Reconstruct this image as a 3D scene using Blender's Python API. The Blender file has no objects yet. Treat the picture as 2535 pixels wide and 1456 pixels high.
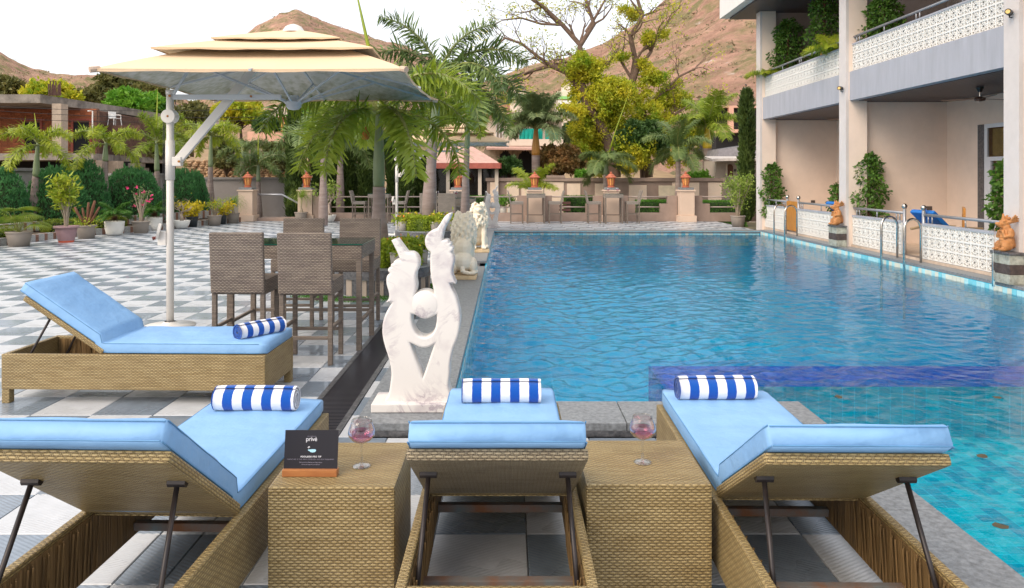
import bpy, bmesh, math, random
import numpy as np
from mathutils import Vector, Matrix, noise as mn

# ------------------------------------------------------------------ camera, sky, sun, exposure
sc = bpy.context.scene
COL = sc.collection
R = math.radians
F, CX, CY, H = 1840.0, 1257.0, 432.0, 1.65      # focal length and principal point in a 2534 px wide frame, eye height

cam_d = bpy.data.cameras.new('camera'); cam = bpy.data.objects.new('camera', cam_d); COL.objects.link(cam)
cam.location = (0, 0, H); cam.rotation_euler = (R(90), 0, 0)
cam_d.sensor_width = 36; cam_d.lens = F/2534*36
cam_d.shift_x = (1267-CX)/2534; cam_d.shift_y = -(728-CY)/2534
cam_d.clip_start = .05; cam_d.clip_end = 3000
sc.camera = cam

SUN_EL, SUN_AZ = 42, 225                        # the sun stands behind the camera, veiled
world = bpy.data.worlds.new('World'); sc.world = world; world.use_nodes = True
wn = world.node_tree; wn.nodes.clear()
sky = wn.nodes.new('ShaderNodeTexSky'); sky.sky_type = 'NISHITA'; sky.sun_disc = False
sky.sun_elevation = R(SUN_EL); sky.sun_rotation = R(SUN_AZ); sky.air_density = 1.0; sky.dust_density = 4.0; sky.ozone_density = 1.0
pale = wn.nodes.new('ShaderNodeMix'); pale.data_type = 'RGBA'; pale.inputs[0].default_value = .62
pale.inputs[7].default_value = (8.3, 8.2, 8.2, 1)   # veil of bright thin cloud
bg = wn.nodes.new('ShaderNodeBackground'); bg.inputs[1].default_value = .15
wo = wn.nodes.new('ShaderNodeOutputWorld')
wn.links.new(sky.outputs[0], pale.inputs[6]); wn.links.new(pale.outputs[2], bg.inputs[0]); wn.links.new(bg.outputs[0], wo.inputs[0])

sun_d = bpy.data.lights.new('sun', 'SUN'); sun_d.energy = 1.55; sun_d.angle = R(40); sun_d.color = (1, .84, .66)
sun = bpy.data.objects.new('sun', sun_d); COL.objects.link(sun)
_d = Vector((math.sin(R(SUN_AZ))*math.cos(R(SUN_EL)), math.cos(R(SUN_AZ))*math.cos(R(SUN_EL)), math.sin(R(SUN_EL))))
sun.rotation_euler = _d.to_track_quat('Z', 'Y').to_euler()
sc.view_settings.view_transform = 'Standard'; sc.view_settings.look = 'None'
sc.view_settings.exposure = .42; sc.view_settings.gamma = 1
sc.render.engine = 'CYCLES'; sc.cycles.use_denoising = True
sc.cycles.max_bounces = 8; sc.cycles.transparent_max_bounces = 16; sc.cycles.diffuse_bounces = 3; sc.cycles.glossy_bounces = 4; sc.cycles.transmission_bounces = 6
sc.cycles.sample_clamp_indirect = 6

# ------------------------------------------------------------------ places: a pixel of the 2534-wide photo to a point of the yard
def P(px, py, z=0.0):
    Y = F*(H-z)/(py-CY); return ((px-CX)*Y/F, Y)
def AX(px, Y): return (px-CX)*Y/F
def AZ(py, Y): return H + (CY-py)*Y/F

# ------------------------------------------------------------------ materials
MATS = {}
def _out(nt):
    o = nt.nodes.new('ShaderNodeOutputMaterial'); return o
def rgb(c): return (c[0], c[1], c[2], 1)
def mat(name, col, rough=.65, metal=0., var=.18, scale=6., bump=0., bscale=40., col2=None, spec=.5, coat=0., trans=0., detail=5., stretch=None, rnd=0., sub=0.):
    if name in MATS: return MATS[name]
    m = bpy.data.materials.new(name); m.use_nodes = True; nt = m.node_tree; N, L = nt.nodes, nt.links
    b = N['Principled BSDF']; b.inputs['Roughness'].default_value = rough; b.inputs['Metallic'].default_value = metal
    b.inputs['Specular IOR Level'].default_value = spec; b.inputs['Coat Weight'].default_value = coat
    b.inputs['Transmission Weight'].default_value = trans
    tc = N.new('ShaderNodeTexCoord'); mp = N.new('ShaderNodeMapping'); L.new(tc.outputs['Object'], mp.inputs[0])
    if stretch: mp.inputs['Scale'].default_value = stretch
    n1 = N.new('ShaderNodeTexNoise'); n1.inputs['Scale'].default_value = scale; n1.inputs['Detail'].default_value = detail; n1.inputs['Roughness'].default_value = .65
    L.new(mp.outputs[0], n1.inputs[0])
    rp = N.new('ShaderNodeValToRGB'); rp.color_ramp.elements[0].position = .32; rp.color_ramp.elements[1].position = .68
    c2 = col2 if col2 else tuple(min(1, v*(1+var)) for v in col)
    c1 = col if col2 else tuple(v*(1-var) for v in col)
    rp.color_ramp.elements[0].color = rgb(c1); rp.color_ramp.elements[1].color = rgb(c2)
    L.new(n1.outputs[0], rp.inputs[0]); last = rp.outputs[0]
    if rnd:
        oi = N.new('ShaderNodeObjectInfo'); mr = N.new('ShaderNodeMapRange'); mr.inputs[3].default_value = 1-rnd; mr.inputs[4].default_value = 1+rnd
        L.new(oi.outputs['Random'], mr.inputs[0]); hs = N.new('ShaderNodeHueSaturation'); L.new(mr.outputs[0], hs.inputs['Value']); L.new(last, hs.inputs['Color']); last = hs.outputs[0]
    L.new(last, b.inputs['Base Color'])
    if bump:
        n2 = N.new('ShaderNodeTexNoise'); n2.inputs['Scale'].default_value = bscale; n2.inputs['Detail'].default_value = 4; L.new(mp.outputs[0], n2.inputs[0])
        bp = N.new('ShaderNodeBump'); bp.inputs['Strength'].default_value = bump; bp.inputs['Distance'].default_value = .02; L.new(n2.outputs[0], bp.inputs['Height']); L.new(bp.outputs[0], b.inputs['Normal'])
    MATS[name] = m; return m

def leafmat(name, c1, c2, rough=.5, scale=1.5, trans=.25):
    """leaf: two tones that drift through the crown, some light let through"""
    if name in MATS: return MATS[name]
    m = bpy.data.materials.new(name); m.use_nodes = True; nt = m.node_tree; N, L = nt.nodes, nt.links
    b = N['Principled BSDF']; b.inputs['Roughness'].default_value = rough; b.inputs['Specular IOR Level'].default_value = .35
    tc = N.new('ShaderNodeTexCoord'); n1 = N.new('ShaderNodeTexNoise'); n1.inputs['Scale'].default_value = scale; n1.inputs['Detail'].default_value = 6; n1.inputs['Roughness'].default_value = .75
    L.new(tc.outputs['Object'], n1.inputs[0])
    rp = N.new('ShaderNodeValToRGB'); rp.color_ramp.elements[0].position = .36; rp.color_ramp.elements[1].position = .64
    rp.color_ramp.elements[0].color = rgb(c1); rp.color_ramp.elements[1].color = rgb(c2); L.new(n1.outputs[0], rp.inputs[0]); L.new(rp.outputs[0], b.inputs['Base Color'])
    t = N.new('ShaderNodeBsdfTranslucent'); L.new(rp.outputs[0], t.inputs[0]); mx = N.new('ShaderNodeMixShader'); mx.inputs[0].default_value = trans
    L.new(b.outputs[0], mx.inputs[1]); L.new(t.outputs[0], mx.inputs[2]); L.new(mx.outputs[0], N['Material Output'].inputs[0])
    MATS[name] = m; return m

def wicker(name, c1, c2, dark, row=.0157, wid=.034, rough=.5):
    """woven strands: flat strands that dive under pairs of uprights, every other row shifted, laid on the metric UVs"""
    if name in MATS: return MATS[name]
    m = bpy.data.materials.new(name); m.use_nodes = True; nt = m.node_tree; N, L = nt.nodes, nt.links
    b = N['Principled BSDF']; b.inputs['Roughness'].default_value = rough; b.inputs['Specular IOR Level'].default_value = .5
    uv = N.new('ShaderNodeUVMap'); uv.uv_map = 'UVMap'
    wob = N.new('ShaderNodeTexNoise'); wob.inputs['Scale'].default_value = 22; L.new(uv.outputs[0], wob.inputs[0])
    wm = N.new('ShaderNodeVectorMath'); wm.operation = 'MULTIPLY_ADD'; wm.inputs[1].default_value = (.007, .005, 0); L.new(wob.outputs['Color'], wm.inputs[0]); L.new(uv.outputs[0], wm.inputs[2])
    sp = N.new('ShaderNodeSeparateXYZ'); L.new(wm.outputs[0], sp.inputs[0])
    def M(op, x, y=None, z=None):
        q = N.new('ShaderNodeMath'); q.operation = op
        for i, v in enumerate((x, y, z)):
            if v is None: continue
            if isinstance(v, (int, float)): q.inputs[i].default_value = v
            else: L.new(v, q.inputs[i])
        return q.outputs[0]
    V = M('DIVIDE', sp.outputs[1], row); fv = M('FRACT', V); rw = M('FLOOR', V); odd = M('MULTIPLY', M('FLOORED_MODULO', rw, 2.), .5)
    fu = M('FRACT', M('ADD', M('DIVIDE', sp.outputs[0], wid), odd))
    tick = M('MULTIPLY', M('GREATER_THAN', fu, .34), M('LESS_THAN', fu, .66))                         # where the uprights show
    strand = M('SINE', M('MULTIPLY', fv, math.pi)); bow = M('SINE', M('MULTIPLY', M('FRACT', M('ADD', fu, .5)), math.pi))
    hs_ = M('MULTIPLY', M('POWER', strand, .55), M('POWER', bow, .35))                                 # height of the flat strand
    ht = M('POWER', M('ABSOLUTE', M('SINE', M('MULTIPLY', M('SUBTRACT', fu, .34), math.pi*2/.32))), .6)  # two uprights
    h = M('ADD', M('MULTIPLY', hs_, M('SUBTRACT', 1., tick)), M('MULTIPLY', M('MULTIPLY', ht, tick), .85))
    cr = N.new('ShaderNodeMapRange'); cr.inputs[1].default_value = .35; cr.inputs[2].default_value = .92; L.new(h, cr.inputs[0])
    wn2 = N.new('ShaderNodeTexWhiteNoise'); wn2.noise_dimensions = '2D'; cb = N.new('ShaderNodeCombineXYZ'); L.new(rw, cb.inputs[0]); L.new(M('FLOOR', M('ADD', M('DIVIDE', sp.outputs[0], wid*3), odd)), cb.inputs[1]); L.new(cb.outputs[0], wn2.inputs[0])
    m0 = N.new('ShaderNodeMix'); m0.data_type = 'RGBA'; L.new(wn2.outputs[0], m0.inputs[0]); m0.inputs[6].default_value = rgb(c1); m0.inputs[7].default_value = rgb(c2)
    mx = N.new('ShaderNodeMix'); mx.data_type = 'RGBA'; L.new(cr.outputs[0], mx.inputs[0]); mx.inputs[6].default_value = rgb(dark); L.new(m0.outputs[2], mx.inputs[7])
    n1 = N.new('ShaderNodeTexNoise'); n1.inputs['Scale'].default_value = 4; n1.inputs['Detail'].default_value = 4; L.new(uv.outputs[0], n1.inputs[0])
    mr = N.new('ShaderNodeMapRange'); mr.inputs[3].default_value = .75; mr.inputs[4].default_value = 1.25; L.new(n1.outputs[0], mr.inputs[0])
    hs = N.new('ShaderNodeHueSaturation'); L.new(mr.outputs[0], hs.inputs['Value']); L.new(mx.outputs[2], hs.inputs['Color']); L.new(hs.outputs[0], b.inputs['Base Color'])
    bp = N.new('ShaderNodeBump'); bp.inputs['Strength'].default_value = .8; bp.inputs['Distance'].default_value = .005; L.new(h, bp.inputs['Height']); L.new(bp.outputs[0], b.inputs['Normal'])
    MATS[name] = m; return m

def glass(name, col=(1, 1, 1), rough=.0, ior=1.45):
    if name in MATS: return MATS[name]
    m = bpy.data.materials.new(name); m.use_nodes = True; b = m.node_tree.nodes['Principled BSDF']
    b.inputs['Base Color'].default_value = rgb(col); b.inputs['Roughness'].default_value = rough; b.inputs['Transmission Weight'].default_value = 1; b.inputs['IOR'].default_value = ior
    MATS[name] = m; return m
def thin_glass(name, tint=(1,1,1), k=1.):
    """clear blown glass: fresnel gloss over what shows through"""
    if name in MATS: return MATS[name]
    m = bpy.data.materials.new(name); m.use_nodes = True; nt = m.node_tree; N, L = nt.nodes, nt.links; N.remove(N['Principled BSDF'])
    g = N.new('ShaderNodeBsdfGlossy'); g.inputs['Roughness'].default_value = .03; t = N.new('ShaderNodeBsdfTransparent'); t.inputs[0].default_value = rgb(tint); f = N.new('ShaderNodeLayerWeight'); f.inputs[0].default_value = .25
    a = N.new('ShaderNodeMath'); a.operation = 'MULTIPLY'; a.inputs[1].default_value = k; L.new(f.outputs['Facing'], a.inputs[0]); x = N.new('ShaderNodeMixShader'); L.new(a.outputs[0], x.inputs[0]); L.new(t.outputs[0], x.inputs[1]); L.new(g.outputs[0], x.inputs[2]); L.new(x.outputs[0], N['Material Output'].inputs[0])
    MATS[name] = m; return m
def pane(name, col=(.02, .025, .03), clear=.5):
    """window glass: part mirror, part see-through"""
    if name in MATS: return MATS[name]
    m = bpy.data.materials.new(name); m.use_nodes = True; nt = m.node_tree; N, L = nt.nodes, nt.links
    b = N['Principled BSDF']; b.inputs['Base Color'].default_value = rgb(col); b.inputs['Roughness'].default_value = .03
    t = N.new('ShaderNodeBsdfTransparent'); mx = N.new('ShaderNodeMixShader'); mx.inputs[0].default_value = clear
    L.new(b.outputs[0], mx.inputs[1]); L.new(t.outputs[0], mx.inputs[2]); L.new(mx.outputs[0], N['Material Output'].inputs[0]); MATS[name] = m; return m

# ------------------------------------------------------------------ mesh builder
class MB:
    def __init__(s): s.V = []; s.F = []; s.M = []; s.n = 0; s.chunks = []; s.nv = 0
    def v(s, pts):
        i = s.nv; s.V.extend([tuple(p) for p in pts]); s.nv += len(pts); return i
    def f(s, idx, m=0): s.F.append(tuple(idx)); s.M.append(m)
    def box(s, x0, x1, y0, y1, z0, z1, m=0, T=None, skip=()):
        p = [(x0,y0,z0),(x1,y0,z0),(x1,y1,z0),(x0,y1,z0),(x0,y0,z1),(x1,y0,z1),(x1,y1,z1),(x0,y1,z1)]
        if T is not None: p = [T @ Vector(q) for q in p]
        i = s.v(p)
        for k, q in enumerate(((0,3,2,1),(4,5,6,7),(0,1,5,4),(1,2,6,5),(2,3,7,6),(3,0,4,7))):
            if k not in skip: s.f([i+a for a in q], m)
        return s
    def bbox(s, x0, x1, y0, y1, z0, z1, b=.01, m=0, T=None):
        """box with chamfered edges"""
        bm = bmesh.new(); bmesh.ops.create_cube(bm, size=1)
        for v in bm.verts: v.co = Vector(((x0+x1)/2+v.co.x*(x1-x0), (y0+y1)/2+v.co.y*(y1-y0), (z0+z1)/2+v.co.z*(z1-z0)))
        bmesh.ops.bevel(bm, geom=bm.edges[:], offset=b, segments=2, profile=.6, affect='EDGES')
        s.addbm(bm, m, T); bm.free(); return s
    def addbm(s, bm, m=0, T=None):
        bm.verts.ensure_lookup_table(); bm.verts.index_update()
        i = s.v([(T @ v.co) if T is not None else v.co for v in bm.verts])
        for f in bm.faces: s.f([i+v.index for v in f.verts], m)
    def tube(s, pts, rad, n=8, m=0, caps=True, sq=False):
        """round bar through points; rad is one number or one per point"""
        pts = [Vector(p) for p in pts]; k = len(pts)
        rad = [rad]*k if not hasattr(rad, '__len__') else rad
        rings = []; up = None
        for i, p in enumerate(pts):
            t = (pts[min(i+1, k-1)]-pts[max(i-1, 0)])
            if t.length < 1e-9: t = Vector((0,0,1))
            t.normalize()
            if up is None: up = Vector((0,0,1)) if abs(t.z) < .9 else Vector((0,1,0))
            a = t.cross(up)
            if a.length < 1e-4: a = t.cross(Vector((1,0,0)))
            a.normalize(); c = a.cross(t).normalized(); up = c
            ph = math.pi/4 if sq else 0
            rings.append(s.v([p + (a*math.cos(ph+2*math.pi*j/n) + c*math.sin(ph+2*math.pi*j/n))*rad[i] for j in range(n)]))
        for i in range(k-1):
            for j in range(n): s.f((rings[i]+j, rings[i]+(j+1)%n, rings[i+1]+(j+1)%n, rings[i+1]+j), m)
        if caps:
            s.f([rings[0]+j for j in range(n)][::-1], m); s.f([rings[-1]+j for j in range(n)], m)
        return s
    def lathe(s, prof, n=20, c=(0,0,0), m=0, cap0=False, cap1=False, flute=None):
        rings = []
        for (r, z) in prof:
            rings.append(s.v([(c[0]+r*(flute(2*math.pi*j/n, z) if flute else 1)*math.cos(2*math.pi*j/n), c[1]+r*(flute(2*math.pi*j/n, z) if flute else 1)*math.sin(2*math.pi*j/n), c[2]+z) for j in range(n)]))
        for i in range(len(prof)-1):
            for j in range(n): s.f((rings[i]+j, rings[i]+(j+1)%n, rings[i+1]+(j+1)%n, rings[i+1]+j), m)
        if cap0: s.f([rings[0]+j for j in range(n)][::-1], m)
        if cap1: s.f([rings[-1]+j for j in range(n)], m)
        return s
    def prism(s, poly, z0, z1, m=0):
        n = len(poly); a = s.v([(x, y, z0) for x, y in poly]); b = s.v([(x, y, z1) for x, y in poly])
        s.f([a+i for i in range(n)][::-1], m); s.f([b+i for i in range(n)], m)
        for i in range(n): s.f((a+i, a+(i+1)%n, b+(i+1)%n, b+i), m)
        return s
    def quad(s, a, b, c, d, m=0): i = s.v([a,b,c,d]); s.f((i,i+1,i+2,i+3), m); return s
    def quads(s, V, m=0):
        """V: (n,4,3) numpy quads, m one index or array"""
        s.chunks.append((V.reshape(-1, 3), m if hasattr(m, '__len__') else np.full(len(V), m, int))); return s
    def mesh(s, name, mats, smooth=False, uv=False):
        me = bpy.data.meshes.new(name)
        V = np.array(s.V, float).reshape(-1, 3); tot = [len(f) for f in s.F]; flat = [i for f in s.F for i in f]; mi = list(s.M)
        V = [V]; off = s.nv; T = [np.array(tot, int)]; FL = [np.array(flat, int)]; MI = [np.array(mi, int)]
        for c, m in s.chunks:
            V.append(c); k = len(c)//4; T.append(np.full(k, 4)); FL.append(np.arange(len(c))+off); MI.append(np.array(m)); off += len(c)
        V = np.concatenate(V); T = np.concatenate(T); FL = np.concatenate(FL); MI = np.concatenate(MI)
        me.vertices.add(len(V)); me.vertices.foreach_set('co', V.ravel()); me.loops.add(len(FL)); me.loops.foreach_set('vertex_index', FL.astype(np.int32))
        me.polygons.add(len(T)); st = np.concatenate([[0], np.cumsum(T)[:-1]]); me.polygons.foreach_set('loop_start', st.astype(np.int32)); me.polygons.foreach_set('loop_total', T.astype(np.int32))
        for x in (mats if isinstance(mats, (list, tuple)) else [mats]): me.materials.append(x)
        me.polygons.foreach_set('material_index', MI.astype(np.int32)); me.update(calc_edges=True)
        me.polygons.foreach_set('use_smooth', np.full(len(T), bool(smooth)))
        if uv:
            ul = me.uv_layers.new(name='UVMap')
            for p in me.polygons:
                nn = p.normal; a = [abs(c) for c in nn]
                for li in p.loop_indices:
                    co = me.vertices[me.loops[li].vertex_index].co
                    if a[2] >= a[0] and a[2] >= a[1]: w = (co.x, co.y)
                    elif a[0] > a[1]: w = (co.y, co.z)
                    else: w = (co.x, co.z)
                    ul.data[li].uv = w
        return me
    def build(s, name, mats, parent=None, smooth=False, uv=False, loc=None, rot=None, **tags):
        return place(name, s.mesh(name, mats, smooth, uv), parent, loc, rot, **tags)

def place(name, me, parent=None, loc=None, rot=None, **tags):
    o = bpy.data.objects.new(name, me); COL.objects.link(o)
    if parent is not None: o.parent = parent
    if loc is not None: o.location = loc
    if rot is not None: o.rotation_euler = rot
    for k, v in tags.items(): o[k] = v
    return o
def tag(o, label, cat, group=None):
    o['label'] = label; o['category'] = cat
    if group: o['group'] = group
    return o
def thing(name, label, cat, loc=(0,0,0), rz=0., group=None):
    o = bpy.data.objects.new(name, None); COL.objects.link(o); o.location = loc; o.rotation_euler = (0, 0, rz); o.empty_display_size = .1
    return tag(o, label, cat, group)
def dup(root, loc, rz, label, group=None, scale=None):
    r = root.copy(); COL.objects.link(r); r.location = loc; r.rotation_euler = (0, 0, rz); r['label'] = label
    if group: r['group'] = group
    if scale: r.scale = (scale,)*3
    for ch in list(root.children):
        c = ch.copy(); COL.objects.link(c); c.parent = r
        for g in list(ch.children):
            d = g.copy(); COL.objects.link(d); d.parent = c
    return r
def struct(mb, name, m, smooth=False, uv=False, parent=None, kind='structure', **k):
    o = mb.build(name, m, parent, smooth, uv, **k)
    if parent is None or kind == 'stuff': o['kind'] = kind
    return o
def evaluated(obj):
    dg = bpy.context.evaluated_depsgraph_get(); return bpy.data.meshes.new_from_object(obj.evaluated_get(dg))
def remesh(name, mb, voxel, m, parent=None, smooth_it=4, **tags):
    """one continuous body out of overlapping volumes"""
    me = mb.mesh(name, m); o = bpy.data.objects.new(name, me); COL.objects.link(o)
    r = o.modifiers.new('r', 'REMESH'); r.mode = 'VOXEL'; r.voxel_size = voxel; r.use_smooth_shade = True
    if smooth_it: sm = o.modifiers.new('s', 'SMOOTH'); sm.iterations = smooth_it; sm.factor = .5
    me2 = evaluated(o); bpy.data.objects.remove(o); bpy.data.meshes.remove(me)
    me2.polygons.foreach_set('use_smooth', [True]*len(me2.polygons))
    if not me2.materials: me2.materials.append(m)
    return place(name, me2, parent, **tags)
def curve_solid(name, polys, depth, bevel, m, parent=None, **tags):
    """flat carved slab: outlines (first) with holes, given depth and rounded edges; stands in the XZ plane"""
    cu = bpy.data.curves.new(name, 'CURVE'); cu.dimensions = '2D'; cu.fill_mode = 'BOTH'; cu.extrude = depth/2-bevel; cu.offset = -bevel; cu.bevel_depth = bevel; cu.bevel_resolution = 3; cu.resolution_u = 3
    for poly in polys:
        sp = cu.splines.new('BEZIER'); sp.bezier_points.add(len(poly)-1); sp.use_cyclic_u = True
        for b, q in zip(sp.bezier_points, poly):
            b.co = (q[0], q[1], 0); b.handle_left_type = b.handle_right_type = 'AUTO' if len(q) == 2 else 'VECTOR'
    o = bpy.data.objects.new(name, cu); COL.objects.link(o); me = evaluated(o); bpy.data.objects.remove(o); bpy.data.curves.remove(cu)
    me.transform(Matrix.Rotation(R(90), 4, 'X')); me.materials.clear(); me.materials.append(m)
    return place(name, me, parent, **tags)
def text(name, body, size, m, parent, loc, rot, align='CENTER', ext=.0002, space=1., bold=0.):
    cu = bpy.data.curves.new(name, 'FONT'); cu.body = body; cu.size = size; cu.align_x = align; cu.extrude = ext; cu.space_character = space; cu.offset = bold
    o = bpy.data.objects.new(name, cu); COL.objects.link(o); me = evaluated(o); bpy.data.objects.remove(o); bpy.data.curves.remove(cu)
    me.materials.clear(); me.materials.append(m); return place(name, me, parent, loc, rot)
def ell(mb, c, r, rot=None, n=12, m=0):
    """ellipsoid"""
    bm = bmesh.new(); bmesh.ops.create_uvsphere(bm, u_segments=n, v_segments=max(6, n//2+2), radius=1)
    T = Matrix.Translation(Vector(c)) @ (rot.to_4x4() if rot is not None else Matrix.Identity(4)) @ Matrix.Diagonal(Vector((r[0], r[1], r[2], 1)))
    mb.addbm(bm, m, T); bm.free(); return mb

rng = np.random.default_rng(7); random.seed(7)
def leaves(C, L, W, D=None, spread=1., droop=0., seed=None):
    """leaf-shaped quads at points C (n,3): kite with a bend-free blade; D optional main directions"""
    n = len(C); g = rng
    d = g.normal(size=(n, 3))
    if D is not None: d = D + d*spread
    d[:, 2] -= droop
    d /= np.linalg.norm(d, axis=1)[:, None]+1e-9
    r = g.normal(size=(n, 3)); s = np.cross(d, r); s /= np.linalg.norm(s, axis=1)[:, None]+1e-9
    L_ = L*(.7+.6*g.random(n))[:, None]; W_ = W*(.7+.6*g.random(n))[:, None]
    return np.stack([C, C+d*L_*.45+s*W_*.5, C+d*L_, C+d*L_*.45-s*W_*.5], axis=1)
# ------------------------------------------------------------------ shared materials
M_light = mat('pale_floor_tile', (.55,.57,.595), rough=.33, var=.07, scale=9, rnd=.05)
M_grey = mat('slate_floor_tile', (.19,.235,.29), rough=.26, var=.15, scale=14, rnd=.08, spec=.8, coat=.35)
def ribbed(m, ang, pitch):
    """anti-slip ridges pressed into the tile"""
    nt = m.node_tree; N, L = nt.nodes, nt.links; b = N['Principled BSDF']
    tc = N.new('ShaderNodeTexCoord'); mp = N.new('ShaderNodeMapping'); mp.inputs['Rotation'].default_value = (0, 0, ang); L.new(tc.outputs['Object'], mp.inputs[0])
    w = N.new('ShaderNodeTexWave'); w.inputs['Scale'].default_value = 1/pitch*math.pi*2/6.2832*3.1416/10; w.inputs['Distortion'].default_value = 1.2; w.inputs['Detail'].default_value = 2; L.new(mp.outputs[0], w.inputs[0])
    ns = N.new('ShaderNodeTexNoise'); ns.inputs['Scale'].default_value = 2.2; L.new(tc.outputs['Object'], ns.inputs[0])
    mr = N.new('ShaderNodeMapRange'); mr.inputs[1].default_value = .35; mr.inputs[2].default_value = .65; mr.inputs[3].default_value = .22; mr.inputs[4].default_value = .5; L.new(ns.outputs[0], mr.inputs[0]); L.new(mr.outputs[0], b.inputs['Roughness'])
    bp = N.new('ShaderNodeBump'); bp.inputs['Strength'].default_value = .35; bp.inputs['Distance'].default_value = .004; L.new(w.outputs[0], bp.inputs['Height']); L.new(bp.outputs[0], b.inputs['Normal'])
ribbed(M_light, R(60), .02); ribbed(M_grey, R(120), .02)
M_grout = mat('floor_grout', (.30,.28,.26), rough=.8)
M_granite = mat('grey_granite', (.21,.225,.24), rough=.42, var=.38, scale=34, detail=9, bump=.15, bscale=90)
M_dgranite = mat('dark_granite', (.035,.037,.042), rough=.28, col2=(.16,.16,.17), scale=26, detail=9, bump=.2, bscale=60)
M_black = mat('black_metal', (.012,.012,.014), rough=.4)
M_drain = mat('drain_bar_metal', (.10,.10,.12), rough=.3, metal=.7)
M_soil = mat('garden_soil', (.10,.07,.045), rough=.95, var=.4, scale=8, bump=.6, bscale=14)
M_beige = mat('cream_plaster', (.68,.52,.41), rough=.8, var=.05, scale=2)
M_brown = mat('mushroom_plaster', (.34,.25,.205), rough=.8, var=.14, scale=2.5)
M_grayw = mat('grey_wall_plaster', (.33,.30,.29), rough=.85, var=.1, scale=1.2)
M_rail = mat('painted_rail_metal', (.36,.29,.26), rough=.4, var=.05)
M_steel = mat('stainless_steel', (.62,.58,.53), rough=.18, metal=1, var=.05)
M_silver = mat('silver_painted_rail', (.36,.37,.40), rough=.35, metal=.45, var=.05)
M_white = mat('white_paint', (.80,.79,.77), rough=.45, var=.03)

# ------------------------------------------------------------------ ground far and wide
g = MB(); g.quad((-400,-60,-1.2),(400,-60,-1.2),(400,700,-1.2),(-400,700,-1.2)); struct(g, 'ground', M_soil)
g = MB()
for (x0,x1,y0,y1) in ((-12.6,-1.40,-1,26.35),(-1.40,-1.07,9.4,26.35),(-1.40,-1.07,-1,4.66),(-1.07,-.97,-1,26.35),(-.97,1.53,-1,4.66),(-.97,-.35,21.5,26.35),(-.35,7.4,21.5,26.35)):
    g.box(x0,x1,y0,y1,-1.19,-.012)
terrace = struct(g, 'terrace', M_grout)

TS, TX0, TY0 = .42, .085, 2.992
def tile_mesh(nm, m, w, d):
    mb = MB(); g_ = .0022
    a = (g_, w-g_, g_, d-g_); c = .0035
    i = mb.v([(a[0],a[2],-.018),(a[1],a[2],-.018),(a[1],a[3],-.018),(a[0],a[3],-.018),(a[0],a[2],-c),(a[1],a[2],-c),(a[1],a[3],-c),(a[0],a[3],-c),(a[0]+c,a[2]+c,0),(a[1]-c,a[2]+c,0),(a[1]-c,a[3]-c,0),(a[0]+c,a[3]-c,0)])
    for k in range(4):
        l = (k+1)%4; mb.f((i+k,i+l,i+4+l,i+4+k)); mb.f((i+4+k,i+4+l,i+8+l,i+8+k))
    mb.f((i+8,i+9,i+10,i+11)); return mb, mb.mesh(nm, m)
cache = {}; small = []
regions = ((-12.6,-1.40,.3,26.3),(-1.07,-.97,.3,21.5),(-1.40,-1.07,.3,4.66),(-1.40,-1.07,9.4,21.5),(-1.07,1.53,.3,4.66),(-1.40,7.3,21.52,26.3))
for (x0,x1,y0,y1) in regions:
    for ix in range(math.floor((x0-TX0)/TS), math.ceil((x1-TX0)/TS)):
        for iy in range(math.floor((y0-TY0)/TS), math.ceil((y1-TY0)/TS)):
            a, b = max(x0, TX0+ix*TS), min(x1, TX0+(ix+1)*TS); c, d = max(y0, TY0+iy*TS), min(y1, TY0+(iy+1)*TS)
            if b-a < .03 or d-c < .03: continue
            small.append((a, c, b-a, d-c, (ix+iy) % 2))
def tilekey(t):
    x, y = t[0]+.2, t[1]+.2
    return -1e9 if y < 1.6 or abs((x)/y) > .72 else F*F*t[2]*t[3]*H/max(y,1)**3
small.sort(key=tilekey, reverse=True)
fl, fg = MB(), MB()
for k, (x, y, w, d, par) in enumerate(small):
    mm = M_light if par else M_grey
    if k < 300:
        key = (round(w,3), round(d,3), par)
        if key not in cache: cache[key] = tile_mesh('tile', mm, w, d)[1]
        place('tile', cache[key], terrace, (x, y, 0), (random.uniform(-.0012,.0012), random.uniform(-.0012,.0012), 0))
    else:
        mb = fl if par else fg; q = .0022
        mb.box(x+q, x+w-q, y+q, y+d-q, -.018, 0, 0, None, (0,))
struct(fl, 'tile_field', M_light, parent=terrace, kind='stuff'); struct(fg, 'tile_field', M_grey, parent=terrace, kind='stuff')

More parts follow.
